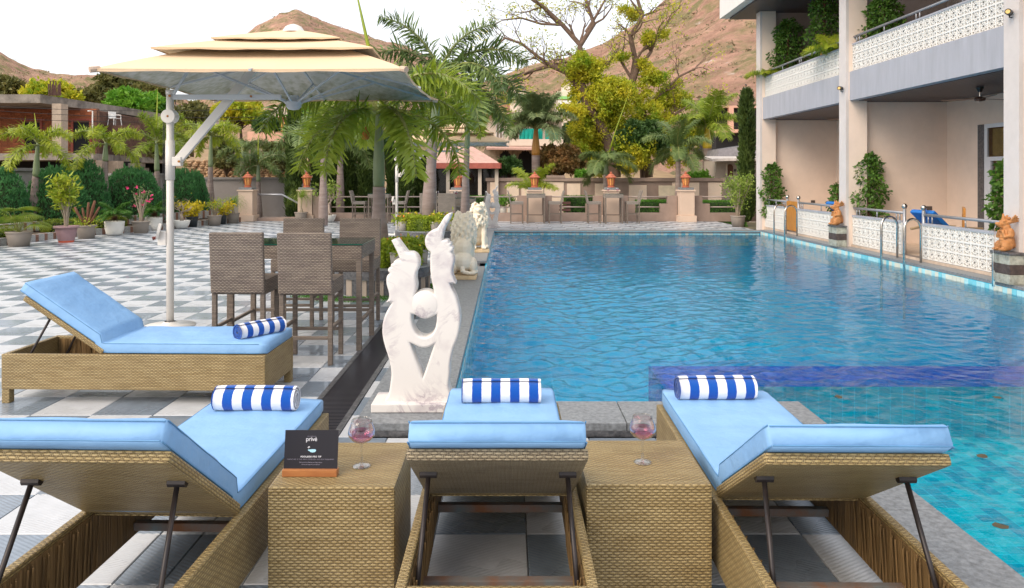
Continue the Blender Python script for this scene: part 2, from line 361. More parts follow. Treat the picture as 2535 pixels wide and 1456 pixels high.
# ------------------------------------------------------------------ the pool: basin, waterline mosaic, coping, water
PX0, PX1, PY0, PY1, KX = -.385, 7.15, 5.145, 21.05, 2.01
def mosaic(name, cols, bw, grout, scale_w=1., rough=.25, wob=.0):
    m = bpy.data.materials.new(name); m.use_nodes = True; nt = m.node_tree; N, L = nt.nodes, nt.links; b = N['Principled BSDF']; b.inputs['Roughness'].default_value = rough
    tc = N.new('ShaderNodeTexCoord')
    fl_ = N.new('ShaderNodeVectorMath'); fl_.operation = 'DIVIDE'; fl_.inputs[1].default_value = (bw, bw, bw); L.new(tc.outputs['Object'], fl_.inputs[0])
    f2 = N.new('ShaderNodeVectorMath'); f2.operation = 'FLOOR'; L.new(fl_.outputs[0], f2.inputs[0])
    wn_ = N.new('ShaderNodeTexWhiteNoise'); L.new(f2.outputs[0], wn_.inputs[0])
    rp = N.new('ShaderNodeValToRGB'); rp.color_ramp.interpolation = 'CONSTANT'
    for i, c in enumerate(cols):
        e = rp.color_ramp.elements[i] if i < 2 else rp.color_ramp.elements.new(i/len(cols)); e.position = i/len(cols); e.color = rgb(c)
    L.new(wn_.outputs[0], rp.inputs[0])
    fr = N.new('ShaderNodeVectorMath'); fr.operation = 'FRACTION'; L.new(fl_.outputs[0], fr.inputs[0]); sp = N.new('ShaderNodeSeparateXYZ'); L.new(fr.outputs[0], sp.inputs[0])
    mn_ = N.new('ShaderNodeMath'); mn_.operation = 'MINIMUM'; L.new(sp.outputs[0], mn_.inputs[0]); L.new(sp.outputs[1], mn_.inputs[1])
    lt = N.new('ShaderNodeMath'); lt.operation = 'LESS_THAN'; lt.inputs[1].default_value = grout; L.new(mn_.outputs[0], lt.inputs[0])
    mx = N.new('ShaderNodeMix'); mx.data_type = 'RGBA'; L.new(lt.outputs[0], mx.inputs[0]); L.new(rp.outputs[0], mx.inputs[6]); mx.inputs[7].default_value = rgb(tuple(min(1, c*1.5+.03) for c in cols[0])); L.new(mx.outputs[2], b.inputs['Base Color'])
    return m
M_deep = mosaic('deep_blue_pool_mosaic', [(.0,.47,.78),(.0,.51,.82),(.0,.44,.75),(.0,.55,.84)], .3, .02)
M_teal = mosaic('teal_pool_mosaic', [(.0,.48,.62),(.0,.37,.54),(.0,.56,.68),(.03,.66,.76)], .1, .05)
M_cobalt = mosaic('cobalt_pool_mosaic', [(.02,.09,.52),(.015,.07,.42),(.04,.13,.60),(.09,.10,.48)], .03, .1)
basin = MB()
basin.box(PX0-.6,PX1+.5,PY0-.5,PY1+.5,-1.19,-1.15)                                   # deep floor
for (x0,x1,y0,y1) in ((PX0-.12,PX0,PY0-.12,PY1+.12),(PX1,PX1+.12,-3,PY1+.12),(PX0,PX1,PY1,PY1+.12),(PX0,KX-.05,PY0-.12,PY0)):
    basin.box(x0,x1,y0,y1,-1.149,.03)
pool = struct(basin, 'swimming_pool', M_deep)
kid = MB(); kid.box(KX-.02,PX1,-3,6.235,-.75,-.55); kid.box(KX-.14,KX,-3,PY0-.12,-.74,.03)
kid.build('shallow_basin', M_teal, pool)
bar_ = MB(); bar_.box(1.3,PX1,6.24,6.88,-1.14,-.125); bar_.box(1.3,KX-.03,5.15,6.235,-1.14,-.127)
bar_.build('underwater_wall', M_cobalt, pool)
MB().box(KX,PX1,6.226,6.2345,-.55,-.13).build('underwater_facing', mosaic('soft_teal_mosaic', [(.0,.42,.56),(.0,.37,.52),(.0,.47,.60),(.0,.40,.55)], .1, .05), pool)
lt = MB()
wl = [mat('waterline_mosaic_sky', (.20,.60,.72), rough=.2, var=.1), mat('waterline_mosaic_cream', (.70,.72,.62), rough=.2, var=.05), mat('waterline_mosaic_aqua', (.42,.74,.80), rough=.2, var=.08)]
def band(ax, p, a0, a1, sgn):
    n = int((a1-a0)/.1)
    for r_ in range(4):
        for k in range(n):
            u = a0+k*.1; z = -.37+r_*.1; mi = random.choice((0,1,2,2,1))
            d0, d1 = sorted((p+.001*sgn, p+.006*sgn))
            if ax == 'x': lt.box(d0,d1,u+.004,u+.096,z+.004,min(z+.096,.028),mi)
            else: lt.box(u+.004,u+.096,d0,d1,z+.004,min(z+.096,.028),mi)
band('y', PY1, PX0, PX1, -1); band('x', PX1, PY0-3, PY1, -1); band('x', PX0, PY0, PY1, 1)
struct(lt, 'waterline_mosaic', wl, parent=pool, kind='stuff')

def water():
    m = bpy.data.materials.new('pool_water'); m.use_nodes = True; nt = m.node_tree; N, L = nt.nodes, nt.links; N.remove(N['Principled BSDF'])
    tc = N.new('ShaderNodeTexCoord')
    def nz(sc_, st, det, rot=0):
        mp = N.new('ShaderNodeMapping'); mp.inputs['Scale'].default_value = st; mp.inputs['Rotation'].default_value = (0,0,rot); L.new(tc.outputs['Object'], mp.inputs[0])
        n = N.new('ShaderNodeTexNoise'); n.inputs['Scale'].default_value = sc_; n.inputs['Detail'].default_value = det; n.inputs['Roughness'].default_value = .5; n.inputs['Distortion'].default_value = .6; L.new(mp.outputs[0], n.inputs[0]); return n
    a = nz(1.3, (.8,1.3,1), 2, .5); b = nz(6.5, (.7,1.5,1), 3, .25); c = nz(19, (.6,1.6,1), 3, -.2)
    # ripples made steeper on the left so that side mirrors more white sky
    geo = N.new('ShaderNodeNewGeometry'); sp = N.new('ShaderNodeSeparateXYZ'); L.new(geo.outputs['Position'], sp.inputs[0])
    mr = N.new('ShaderNodeMapRange'); mr.interpolation_type = 'SMOOTHSTEP'; mr.inputs[1].default_value = -.4; mr.inputs[2].default_value = 3.6; mr.inputs[3].default_value = 1.; mr.inputs[4].default_value = .6; L.new(sp.outputs[0], mr.inputs[0])
    def mul(x, k): q = N.new('ShaderNodeMath'); q.operation = 'MULTIPLY'; q.inputs[1].default_value = k; L.new(x, q.inputs[0]); return q.outputs[0]
    def add(x, y): q = N.new('ShaderNodeMath'); L.new(x, q.inputs[0]); L.new(y, q.inputs[1]); return q.outputs[0]
    h = add(add(mul(a.outputs[0], .0), mul(b.outputs[0], .2)), mul(c.outputs[0], .12))
    hm = N.new('ShaderNodeMath'); hm.operation = 'MULTIPLY'; L.new(h, hm.inputs[0]); L.new(mr.outputs[0], hm.inputs[1])
    bp = N.new('ShaderNodeBump'); bp.inputs['Strength'].default_value = 1; bp.inputs['Distance'].default_value = .04; L.new(hm.outputs[0], bp.inputs['Height'])
    gl = N.new('ShaderNodeBsdfGlossy'); gl.inputs['Roughness'].default_value = .02; L.new(bp.outputs[0], gl.inputs['Normal'])
    rf = N.new('ShaderNodeBsdfRefraction'); rf.inputs['IOR'].default_value = 1.33; rf.inputs['Roughness'].default_value = 0; rf.inputs['Color'].default_value = (.86,.98,1,1); L.new(bp.outputs[0], rf.inputs['Normal'])
    tr = N.new('ShaderNodeBsdfTransparent'); tr.inputs['Color'].default_value = (.86,.98,1,1)
    m1 = N.new('ShaderNodeMixShader'); m1.inputs[0].default_value = .78; L.new(rf.outputs[0], m1.inputs[1]); L.new(tr.outputs[0], m1.inputs[2])
    fr = N.new('ShaderNodeFresnel'); fr.inputs['IOR'].default_value = 1.37; L.new(bp.outputs[0], fr.inputs['Normal'])
    m2 = N.new('ShaderNodeMixShader'); L.new(fr.outputs[0], m2.inputs[0]); L.new(m1.outputs[0], m2.inputs[1]); L.new(gl.outputs[0], m2.inputs[2])
    L.new(m2.outputs[0], N['Material Output'].inputs[0]); return m
w = MB(); zw = -.05
g7 = np.random.default_rng(11); NW = 46; lam = np.exp(g7.uniform(math.log(.075), math.log(.38), NW)); th_ = g7.normal(math.pi/2, .75, NW); ph_ = g7.uniform(0, 2*math.pi, NW)
def ripple(X, Y):
    s = .19*math.sqrt(2/NW); z = np.zeros_like(X); wx = X+.12*np.sin(Y*2.1+1)+.05*np.sin(Y*6.3+X*3); wy = Y+.12*np.sin(X*1.7)+.05*np.sin(X*7.1+2)
    for l, t_, p_ in zip(lam, th_, ph_): k = 2*math.pi/l; z += s/k*np.sin(k*(wx*math.cos(t_)+wy*math.sin(t_))+p_)
    stir = .45+.95*np.clip((3.6-X)/3.4, 0, 1)+.12*np.sin(X*.9+Y*.5)*np.sin(Y*.7); return z*np.clip(stir, .3, 1.4)  # left side roughened on purpose, for whiter sky glints
def sheet(x0, x1, y0, y1, d):
    nx, ny = int((x1-x0)/d)+2, int((y1-y0)/d)+2; gx, gy = np.meshgrid(np.linspace(x0,x1,nx), np.linspace(y0,y1,ny)); i0 = w.nv
    V = np.stack([gx, gy, zw+ripple(gx, gy)], -1).reshape(-1,3); w.V.extend(map(tuple, V)); w.nv += len(V)
    for j in range(ny-1):
        for i in range(nx-1): a = i0+j*nx+i; w.F.append((a,a+1,a+nx+1,a+nx)); w.M.append(0)
sheet(PX0, PX1, PY0, 11, .027); sheet(PX0, PX1, 11, PY1, .042); sheet(KX, PX1, 1.2, PY0, .032)
struct(w, 'pool_water', water(), smooth=True)

coping = struct(MB().box(-.965,PX0-.02,4.70,21.0,-.1,.03).box(-.965,KX-.01,4.70,5.12,-.1,.031).box(1.56,KX-.01,-1.,4.69,-.1,.03).box(-.965,7.3,PY1+.03,21.48,-.1,.03).box(PX1+.01,7.46,-1,21.4,-.1,.032), 'pool_coping', M_dgranite)
def slab(x0,x1,y0,y1,z1=.083,t=.05):
    q = .0025; MB().bbox(x0+q,x1-q,y0+q,y1-q,z1-t,z1,.004).build('coping_slab', M_granite, coping)
y = 5.14
while y < 12.7: slab(-.97, PX0, y, min(y+1.26,12.75)); y += 1.26
y = 13.5
while y < 20.9: slab(-.97, PX0, y, min(y+1.25, 21.05)); y += 1.25
x = -.97
for xe in (-.2,.75,1.54,KX): slab(x, xe, 4.68, 5.14); x = xe
for k in range(4): slab(1.54, KX, 4.675-1.2*(k+1), 4.675-1.2*k)
x = -.97
while x < 7.2: slab(x, min(x+1.3,7.46), 21.06, 21.5, .05, .03); x += 1.3
y = -.4
while y < 21: slab(PX1, 7.46, y, min(y+1.25,21.05)); y += 1.25
riser = MB(); riser.box(-.96,1.53,4.675,4.70,.0,.033); riser.build('riser', M_dgranite, coping)
dk = MB(); dk.box(PX0-.01,7.3,21.03,21.055,-.02,.02); dk.build('riser', M_dgranite, coping)

# drain channel with its grating bars
dr = thing('floor_drain', 'long black slotted drain grating in the chequered floor beside the statue', 'drain', (-1.235, 0, 0))
MB().box(-.165,.165,4.665,9.4,-.14,-.10).build('channel', M_black, dr)
MB().box(-.165,-.125,4.665,9.4,-.099,.006).build('frame', M_dgranite, dr); MB().box(.125,.165,4.665,9.4,-.099,.006).build('frame', M_dgranite, dr)
gb = MB().box(-.1245,.1245,0,.013,-.02,.003).mesh('bar', M_drain)
nb = int((9.4-4.68)/.03)
for k in range(nb): place('bar', gb, dr, (0, 4.675+k*.03, 0))

# ------------------------------------------------------------------ far edge: low wall with rails, lantern pillars
YW = 26.1
def poly_xz(mb, pts, y0, y1, m=0):
    n = len(pts); a = mb.v([(x, y0, z) for x, z in pts]); b = mb.v([(x, y1, z) for x, z in pts])
    mb.f([a+i for i in range(n)], m); mb.f([b+i for i in range(n)][::-1], m)
    for i in range(n): mb.f((a+(i+1)%n, a+i, b+i, b+(i+1)%n), m)
def parapet(xa, xb, step_a, step_b, label):
    """low wall whose ends climb in steps, with two rails between"""
    t = thing('low_wall', label, 'wall', ((xa+xb)/2, YW, 0), 0, 'low brown walls with rails round the far terrace'); a, b = xa-t.location.x, xb-t.location.x
    lo, mid, hi = .30, .62, .90
    pts = [(a,0),(b,0)]
    pts += [(b,hi),(b-.34,hi),(b-.34,mid),(b-.6,mid),(b-.6,lo)] if step_b else [(b,lo)]
    pts += [(a+.6,lo),(a+.6,mid),(a+.34,mid),(a+.34,hi),(a,hi)] if step_a else [(a,lo)]
    mb = MB(); poly_xz(mb, pts, 0, .2); mb.build('wall_body', M_brown, t)
    for z, ins in ((.86,.3),(.50,.56)):
        MB().tube([(a+(ins if step_a else 0),.1,z),(b-(ins if step_b else 0),.1,z)], .022, 8).build('rail', M_rail, t, smooth=True)
M_terra = mat('terracotta', (.46,.13,.065), rough=.6, var=.15, scale=12)
M_lglass = mat('lantern_amber_glass', (.85,.42,.12), rough=.35, var=.2, scale=20)
def pillar(x, y, label):
    t = thing('pillar', label, 'pillar', (x, y, 0), 0, 'cream pillars round the far terrace')
    MB().bbox(-.31,.31,-.31,.31,0,.22,.012).build('plinth', M_beige, t)
    MB().bbox(-.25,.25,-.25,.25,.221,1.06,.01).build('shaft', M_beige, t)
    MB().bbox(-.29,.29,-.29,.29,1.061,1.11,.01).build('moulding', M_beige, t)
    MB().bbox(-.23,.23,-.23,.23,1.111,1.19,.008).build('cap', M_granite, t)
lan0 = None
def lantern(x, y, z, label):
    global lan0
    if lan0 is None:
        t = thing('lantern', label, 'lantern', (x,y,z), 0, 'terracotta lanterns on the pillars')
        MB().lathe([(.001,0),(.13,0),(.135,.03),(.105,.05),(.115,.075)], 8, cap0=True).build('base', M_terra, t)
        b = MB().lathe([(.085,.075),(.125,.335)], 8); b.build('glass', M_lglass, t)
        fr_ = MB()
        for k in range(8):
            a = 2*math.pi*k/8; fr_.tube([(.095*math.cos(a),.095*math.sin(a),.07),(.14*math.cos(a),.14*math.sin(a),.34)], .014, 4)
        fr_.build('frame', M_terra, t)
        MB().lathe([(.15,.335),(.2,.345),(.2,.36),(.135,.40),(.12,.43),(.075,.47),(.03,.485),(.042,.51),(.035,.535),(.001,.56)], 8, cap0=True).build('roof', M_terra, t)
        lan0 = t; return t
    return dup(lan0, (x,y,z), 0, label)
pil = [(AX(613,26.3),26.3,'left of the steps'),(AX(759,26.3),26.3,'right of the steps, behind the ponytail palm'),(AX(1133,YW-.1),YW-.1,'behind the thicker palm trunk'),(AX(1323,YW-.1),YW-.1,'behind the left bar table across the pool'),(AX(1512,YW-.1),YW-.1,'behind the right bar table across the pool'),(AX(1697,YW-.1),YW-.1,'standing clear, right end of the far wall')]
for x, y, s in pil:
    pillar(x, y, 'cream pillar '+s); lantern(x, y, 1.192, 'terracotta lantern on the pillar '+s)
xs = [p[0] for p in pil]
parapet(xs[1]+.27, xs[2]-.27, True, False, 'low brown wall with two rails behind the white-bowl bonsai')
parapet(xs[2]+.27, xs[3]-.27, False, True, 'low brown wall with two rails behind the far bird statue')
parapet(xs[3]+.27, xs[4]-.27, True, True, 'low brown wall with two rails in front of the garden bench')
parapet(xs[4]+.27, xs[5]-.27, True, True, 'low brown wall with two rails left of the clear-standing pillar')
parapet(xs[5]+.27, 9.0, True, True, 'low brown wall with two rails behind the leafy potted shrub')
# steps gap between the first two pillars, with its handrail
g_ = MB(); g_.box(xs[0]+.32,xs[1]-.32,26.36,27.2,-1.1,.10); struct(g_, 'landing', M_brown)
hr = thing('handrail', 'grey tubular handrail sloping down the garden steps', 'handrail', (xs[0]+.3, 26.5, 0))
MB().tube([(0,0,.93),(.85,0,.93),(2.25,.4,.12),(2.25,.4,-.6)], .035, 8).build('rail', M_silver, hr, smooth=True)

# sunken garden beyond the terrace
g_ = MB(); g_.box(-13,16,27.2,44,-1.15,-.35); struct(g_, 'garden', mat('garden_ground', (.13,.11,.06), rough=.95, var=.4, scale=3))
# panelled boundary wall on the right
bw = thing('boundary_wall', 'cream and brown panelled garden wall behind the far terrace rails', 'wall', (4, 30, -.35))
x0, x1 = AX(1205,30)-4, AX(1790,30)-4
MB().box(x0,x1,.0,.2,0,1.72).build('wall_body', M_brown, bw)
px = [1213,1238,1281,1308,1349,1365,1396,1434,1470,1560,1650,1663,1720,1745,1790]
MB().box(x0-.05,x1+.05,-.08,.28,1.725,1.86).build('coping', M_brown, bw)
for (a, b, z1) in ((1213,1228,1.72),(1254,1284,1.72),(1290,1340,1.72),(1346,1395,1.72),(1403,1436,1.66),(1472,1512,1.66),(1556,1600,1.6),(1663,1730,1.7),(1752,1785,1.7)):
    MB().box(AX(a,30)-4,AX(b,30)-4,-.03,-.002,.05,z1-.03).build('panel', mat('cream_wall_panel', (.84,.67,.53), rough=.8, var=.05), bw)
MB().box(AX(1352,30)-4,AX(1398,30)-4,-.1,.0,1.861,1.96).build('raised_coping', M_brown, bw)
for (a, b) in ((1300,1345),(1629,1680)):
    MB().bbox(AX(a,30)-4,AX(b,30)-4,-.075,-.031,1.05,1.55,.02).build('plaque', mat('pale_plaque', (.72,.62,.46), rough=.7, var=.1), bw)
# grey boundary wall on the left, behind the clipped conifers
bl = thing('boundary_wall', 'long grey rendered wall behind the clipped conifers', 'wall', (-14.6, 20, 0))
for (xa,ya,xb,yb,h) in ((-.6,-9,0,0,1.45),(0,0,.9,4.2,1.75),(.9,4.2,1.35,5.4,1.45),(1.35,5.4,2.6,8.6,1.6),(2.6,8.6,7.2,9.6,1.45)):
    L_ = math.hypot(xb-xa, yb-ya); T_ = Matrix.Translation((xa,ya,0)) @ Matrix.Rotation(math.atan2(yb-ya, xb-xa), 4, 'Z')
    MB().box(0,L_,-.1,.1,-.6,h,0,T_).build('wall_panel', M_grayw, bl); MB().box(-.02,L_+.02,-.16,.16,h+.001,h+.09,0,T_).build('coping', mat('grey_wall_coping', (.26,.245,.24), rough=.8), bl)
bl.location = (-15.0, 20, 0)
# hedges seen between the rails
M_hedge = leafmat('hedge_leaf', (.045,.16,.015), (.12,.30,.03), scale=3)
M_hedge2 = leafmat('golden_hedge_leaf', (.20,.30,.02), (.42,.50,.04), scale=4)
M_core = mat('leaf_shadow_core', (.02,.045,.01), rough=.9, var=.3)  # solid dark filler; the shade between leaves is put into its colour
M_core2 = mat('golden_leaf_core', (.08,.12,.015), rough=.9, var=.3)  # same filler for golden bushes, inner shade put into the colour
def hedge(label, x0,x1,y0,y1,z0,z1, lm, core, n, size=.045, nm='hedge', cat='hedge'):
    t = thing(nm, label, cat, ((x0+x1)/2,(y0+y1)/2,z0)); w_, d_, h_ = (x1-x0)/2, (y1-y0)/2, z1-z0
    MB().bbox(-w_+.05,w_-.05,-d_+.05,d_-.05,0,h_-.05,.04).build('shadow_core', core, t)
    p = rng.uniform(-1, 1, (n,3)); ax = rng.integers(0, 3, n); s = np.sign(rng.uniform(-1,1,n))
    for k in range(3): p[ax==k, k] = s[ax==k]
    p[(ax==2),2] = 1
    p = p*np.array([w_-.03,d_-.03,h_/2]); p[:,2] += h_/2; D = np.zeros((n,3)); D[np.arange(n), ax] = s; D[ax==2] = (0,0,1)
    p += rng.normal(size=(n,3))*.018
    MB().quads(leaves(p, size, size*.55, D*.7, .8)).build('foliage', lm, t); return t
def gz(py, Y): return AZ(py, Y)
hedge('clipped green hedge behind the rails, right of the garden bench', AX(1398,28.2),AX(1482,28.2),28.2,29,-.35,AZ(489,28.2), M_hedge, M_core, 9000)
hedge('clipped green hedge behind the rails, left of the clear-standing pillar', AX(1577,28.2),AX(1668,28.2),28.2,29,-.35,AZ(499,28.2), M_hedge, M_core, 9000)
hedge('clipped green hedge behind the rails and the leafy potted shrub', AX(1730,28.2),AX(1850,28.2),28.2,29,-.35,AZ(500,28.2), M_hedge, M_core, 9000)
hedge('short green hedge seen right of the dining set, before the far bird statue', AX(1160,28.2),AX(1202,28.2),28.2,29,-.35,AZ(489,28.2), M_hedge, M_core, 4000)
# garden bench behind the rails
bn = thing('garden_bench', 'slatted brown garden bench behind the far rails', 'bench', (AX(1372,27.6), 27.6, -.35))
M_bench = mat('bench_wood', (.16,.075,.06), rough=.6)
for k in range(3): MB().box(-.62,.62,.25,.28,.62+k*.13,.72+k*.13).build('back_slat', M_bench, bn)
for k in range(3): MB().box(-.62,.62,-.2+k*.14,-.08+k*.14,.42,.45).build('seat_slat', M_bench, bn)
for sx in (-.5,.5):
    MB().box(sx-.03,sx+.03,.285,.33,0,.98).build('leg', M_black, bn); MB().box(sx-.03,sx+.03,-.2,-.14,0,.415).build('leg', M_black, bn)

# ------------------------------------------------------------------ raised beds with striped kerbs along the left
M_kst = mat('speckled_kerb_stone', (.42,.42,.41), rough=.5, var=.5, scale=60, detail=3); M_kbr = mat('brown_kerb_stone', (.24,.12,.08), rough=.5, var=.25, scale=20)
kerbs = [P(-60,617), P(0,609), P(73,600), P(139,591.5), P(237,582), P(330,575.5), P(470,562), P(596,550)]
kt = thing('planting_bed', 'raised planting bed with striped stone kerb along the left of the terrace', 'planting bed', (kerbs[3][0],kerbs[3][1],0))
ox, oy = kerbs[3]
def kerb_run(pts, z0, z1, off):
    for (a, b) in zip(pts[:-1], pts[1:]):
        L_ = math.hypot(b[0]-a[0], b[1]-a[1]); T_ = Matrix.Translation((a[0]-ox,a[1]-oy,0)) @ Matrix.Rotation(math.atan2(b[1]-a[1], b[0]-a[0]), 4, 'Z')
        n = max(1, round(L_/.3)); w_ = L_/n
        for k in range(n):
            MB().box(k*w_+.001,k*w_+w_*.66,off,off+.12,z0,z1,0,T_).build('kerb_stone', M_kst, kt); MB().box(k*w_+w_*.665,(k+1)*w_-.001,off-.003,off+.12,z0,z1-.002,0,T_).build('kerb_stone', M_kbr, kt)
kerb_run(kerbs, 0, .17, 0)
off = [(x-.75, y+.35) for x, y in kerbs]
kerb_run(off, .17, .42, 0)
s_ = MB(); pl = [(x-.05-ox,y-oy) for x, y in kerbs]; s_.prism(pl+[(x-2.9-ox,y+1.2-oy) for x, y in kerbs][::-1], -.5, .15)
s_.prism([(x-.1-ox,y+.05-oy) for x, y in off]+[(x-3.2-ox,y+1.3-oy) for x, y in off][::-1], .151, .39); s_.build('soil', M_soil, kt)
# ------------------------------------------------------------------ the hotel wing on the right
M_pink = mat('pale_pink_render', (.84,.69,.585), rough=.75, var=.09, scale=.8, bump=.05, bscale=30)
M_colw = mat('textured_pale_column', (.66,.61,.59), rough=.8, var=.05, scale=3, bump=.25, bscale=120)
M_fas = mat('blue_grey_fascia_paint', (.40,.41,.46), rough=.7, var=.09, scale=2.2, stretch=(1,2.5,.4))
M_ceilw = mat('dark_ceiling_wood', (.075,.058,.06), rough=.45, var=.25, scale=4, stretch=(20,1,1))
M_upv = mat('white_upvc_frame', (.72,.74,.78), rough=.35, var=.02)
M_block = mat('white_screen_block', (.84,.83,.80), rough=.55, var=.03)
hotel = thing('hotel_wing', 'two-storey pale pink hotel wing with grey fascias beside the pool', 'hotel', (7.34, 10.9, 0))
HX, HY = 7.34, 10.9
def hb(nm, x0,x1,y0,y1,z0,z1,m, bev=0):
    mb = MB(); (mb.bbox(x0-HX,x1-HX,y0-HY,y1-HY,z0,z1,bev) if bev else mb.box(x0-HX,x1-HX,y0-HY,y1-HY,z0,z1)); return mb.build(nm, m, hotel)
cols = [5.18, 10.68, 16.15, 21.65]
for cy_ in cols:
    hb('column_face', 7.34, 7.40, cy_-.002, cy_+.33, 0, 6.45, M_colw)
    hb('column', 7.401, 7.8, cy_, cy_+.33, -.5, 6.45, M_pink)
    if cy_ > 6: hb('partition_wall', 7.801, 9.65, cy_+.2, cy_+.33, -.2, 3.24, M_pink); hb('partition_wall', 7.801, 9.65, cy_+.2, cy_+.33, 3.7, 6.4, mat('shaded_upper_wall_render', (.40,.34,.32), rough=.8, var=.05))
hb('rear_wall', 9.65, 9.8, 15.2, 22, -.2, 3.24, M_pink); hb('rear_wall', 9.65, 9.8, 2, 12.3, -.2, 3.24, M_pink); hb('rear_wall', 9.65, 9.8, 12.3, 15.2, 2.66, 3.24, M_pink)
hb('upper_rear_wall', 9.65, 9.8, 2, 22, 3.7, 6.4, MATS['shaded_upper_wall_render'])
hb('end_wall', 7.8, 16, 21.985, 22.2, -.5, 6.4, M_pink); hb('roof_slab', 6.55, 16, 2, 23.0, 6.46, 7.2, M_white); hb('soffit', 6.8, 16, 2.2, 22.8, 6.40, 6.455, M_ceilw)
hb('room_wall', 12.6,12.7,2,22,-.2,3.2,mat('room_ochre_wall', (.70,.42,.15), rough=.8)); hb('room_ceiling', 9.8,12.6,2,22,3.0,3.1,M_beige); hb('room_wall', 9.8,12.6,15.6,15.7,-.2,3,MATS['room_ochre_wall'])
hb('picture', 12.5,12.56,13.9,14.9,1.75,2.35,mat('orange_framed_picture', (.62,.19,.08), rough=.6)); hb('terrace_floor', 7.46, 12.6, 1.0, 21.98, -.4, .13, mat('beige_terrace_floor', (.60,.48,.38), rough=.5))
hb('upper_floor', 7.5, 12, 2, 22, 3.30, 3.68, M_beige)
for i in range(3):
    y0, y1 = cols[i]+.33, cols[i+1]
    hb('fascia', 7.42, 7.56, y0, y1-.001, 3.256, 3.88, M_fas); hb('beam_soffit', 7.561, 7.62, y0, y1, 3.258, 3.4, M_fas)
    w_ = 2.03/17
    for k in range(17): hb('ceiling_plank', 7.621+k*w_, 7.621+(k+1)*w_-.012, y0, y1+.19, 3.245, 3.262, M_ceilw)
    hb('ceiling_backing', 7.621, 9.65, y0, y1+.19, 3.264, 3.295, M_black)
hb('skirting', 7.47, 7.62, 1.0, 21.65, .0, .135, M_dgranite)
# glazed door under a transom in the first bay
M_win = pane('window_glass', (.03,.03,.03), .8)
hb('door_jamb', 9.6,9.66,15.0,15.2,.13,2.66,M_dgranite)
dd = hb('door', 9.6,9.64,14.9,14.99,.13,2.66,M_upv)
for (nm,y0,y1,z0,z1,x0,x1,m) in (('frame',12.4,14.9,2.58,2.66,9.6,9.66,M_upv),('frame',12.4,14.9,1.92,2.0,9.6,9.66,M_upv),('frame',13.75,13.83,.13,1.92,9.6,9.66,M_upv),('frame',14.78,14.899,.13,1.92,9.59,9.65,M_upv),('frame',12.4,12.5,.13,2.58,9.6,9.66,M_upv),
    ('pane',12.5,14.9,2.0,2.58,9.62,9.63,M_win),('pane',13.83,14.78,.2,1.92,9.62,9.63,M_win),('pane',12.5,13.75,.2,1.92,9.63,9.64,M_win),('glow_panel',12.55,14.85,2.02,2.56,9.68,9.70,mat('painted_room_glow', (.42,.27,.06), rough=.8)),('curtain',13.9,14.75,.2,1.9,9.68,9.70,mat('painted_room_light', (.62,.47,.33), rough=.9)),('handle',14.62,14.66,.95,1.12,9.56,9.58,M_steel)):  # the two sheets behind the glass are added, coloured like a warm-lit room
    MB().box(x0-HX,x1-HX,y0-HY,y1-HY,z0,z1).build(nm, m, dd)
for (x, y) in ((8.62, 16.349),(9.2,16.349),): hb('socket_plate', x-.0, x+.12, y-.012, y-.001, .86, .95, mat('dark_socket', (.09,.07,.065), rough=.4)) if x > 9 else None
hb('socket_plate', 8.9,9.02,21.838,21.849,.8,.89,MATS['dark_socket'])
for zc in (3.0,): pass
# white screen-block walls: one moulded block, copied
def block_mesh(w_, h_):
    mb = MB(); a, b = w_/2, h_/2; t_ = .015; d = .055
    for (y0,y1,z0,z1) in ((-a,a,-b,-b+t_),(-a,a,b-t_,b),(-a,-a+t_,-b+t_,b-t_),(a-t_,a,-b+t_,b-t_)): mb.box(0,d,y0,y1,z0,z1,0,None)
    for k in range(8):                                      # eight-petalled star inside a ring
        an = 2*math.pi*(k+.5)/8; r1 = min(a,b)-.008; r0 = .018; c, s = math.cos(an), math.sin(an); p = (-s*.006, c*.006)
        i = mb.v([(.004,c*r0+p[0],s*r0+p[1]),(.004,c*r0-p[0],s*r0-p[1]),(.004,c*r1-p[0],s*r1-p[1]),(.004,c*r1+p[0],s*r1+p[1]),(.05,c*r0+p[0],s*r0+p[1]),(.05,c*r0-p[0],s*r0-p[1]),(.05,c*r1-p[0],s*r1-p[1]),(.05,c*r1+p[0],s*r1+p[1])])
        mb.f((i,i+1,i+2,i+3)); mb.f((i,i+3,i+7,i+4)); mb.f((i+1,i+5,i+6,i+2))
    rr, n = min(a,b)*.62, 12
    for k in range(n):
        a0, a1 = 2*math.pi*k/n, 2*math.pi*(k+1)/n; P4 = [(math.cos(q)*r_, math.sin(q)*r_) for q in (a0,a1) for r_ in (rr-.006, rr+.006)]
        i = mb.v([(x_, p_[0], p_[1]) for x_ in (.002,.05) for p_ in P4]); mb.f((i,i+1,i+3,i+2)); mb.f((i+1,i+5,i+7,i+3)); mb.f((i,i+2,i+6,i+4))
    return mb.mesh('screen_block', M_block)
bm_lo, bm_up = block_mesh(.2,.2), block_mesh(.2,.19)
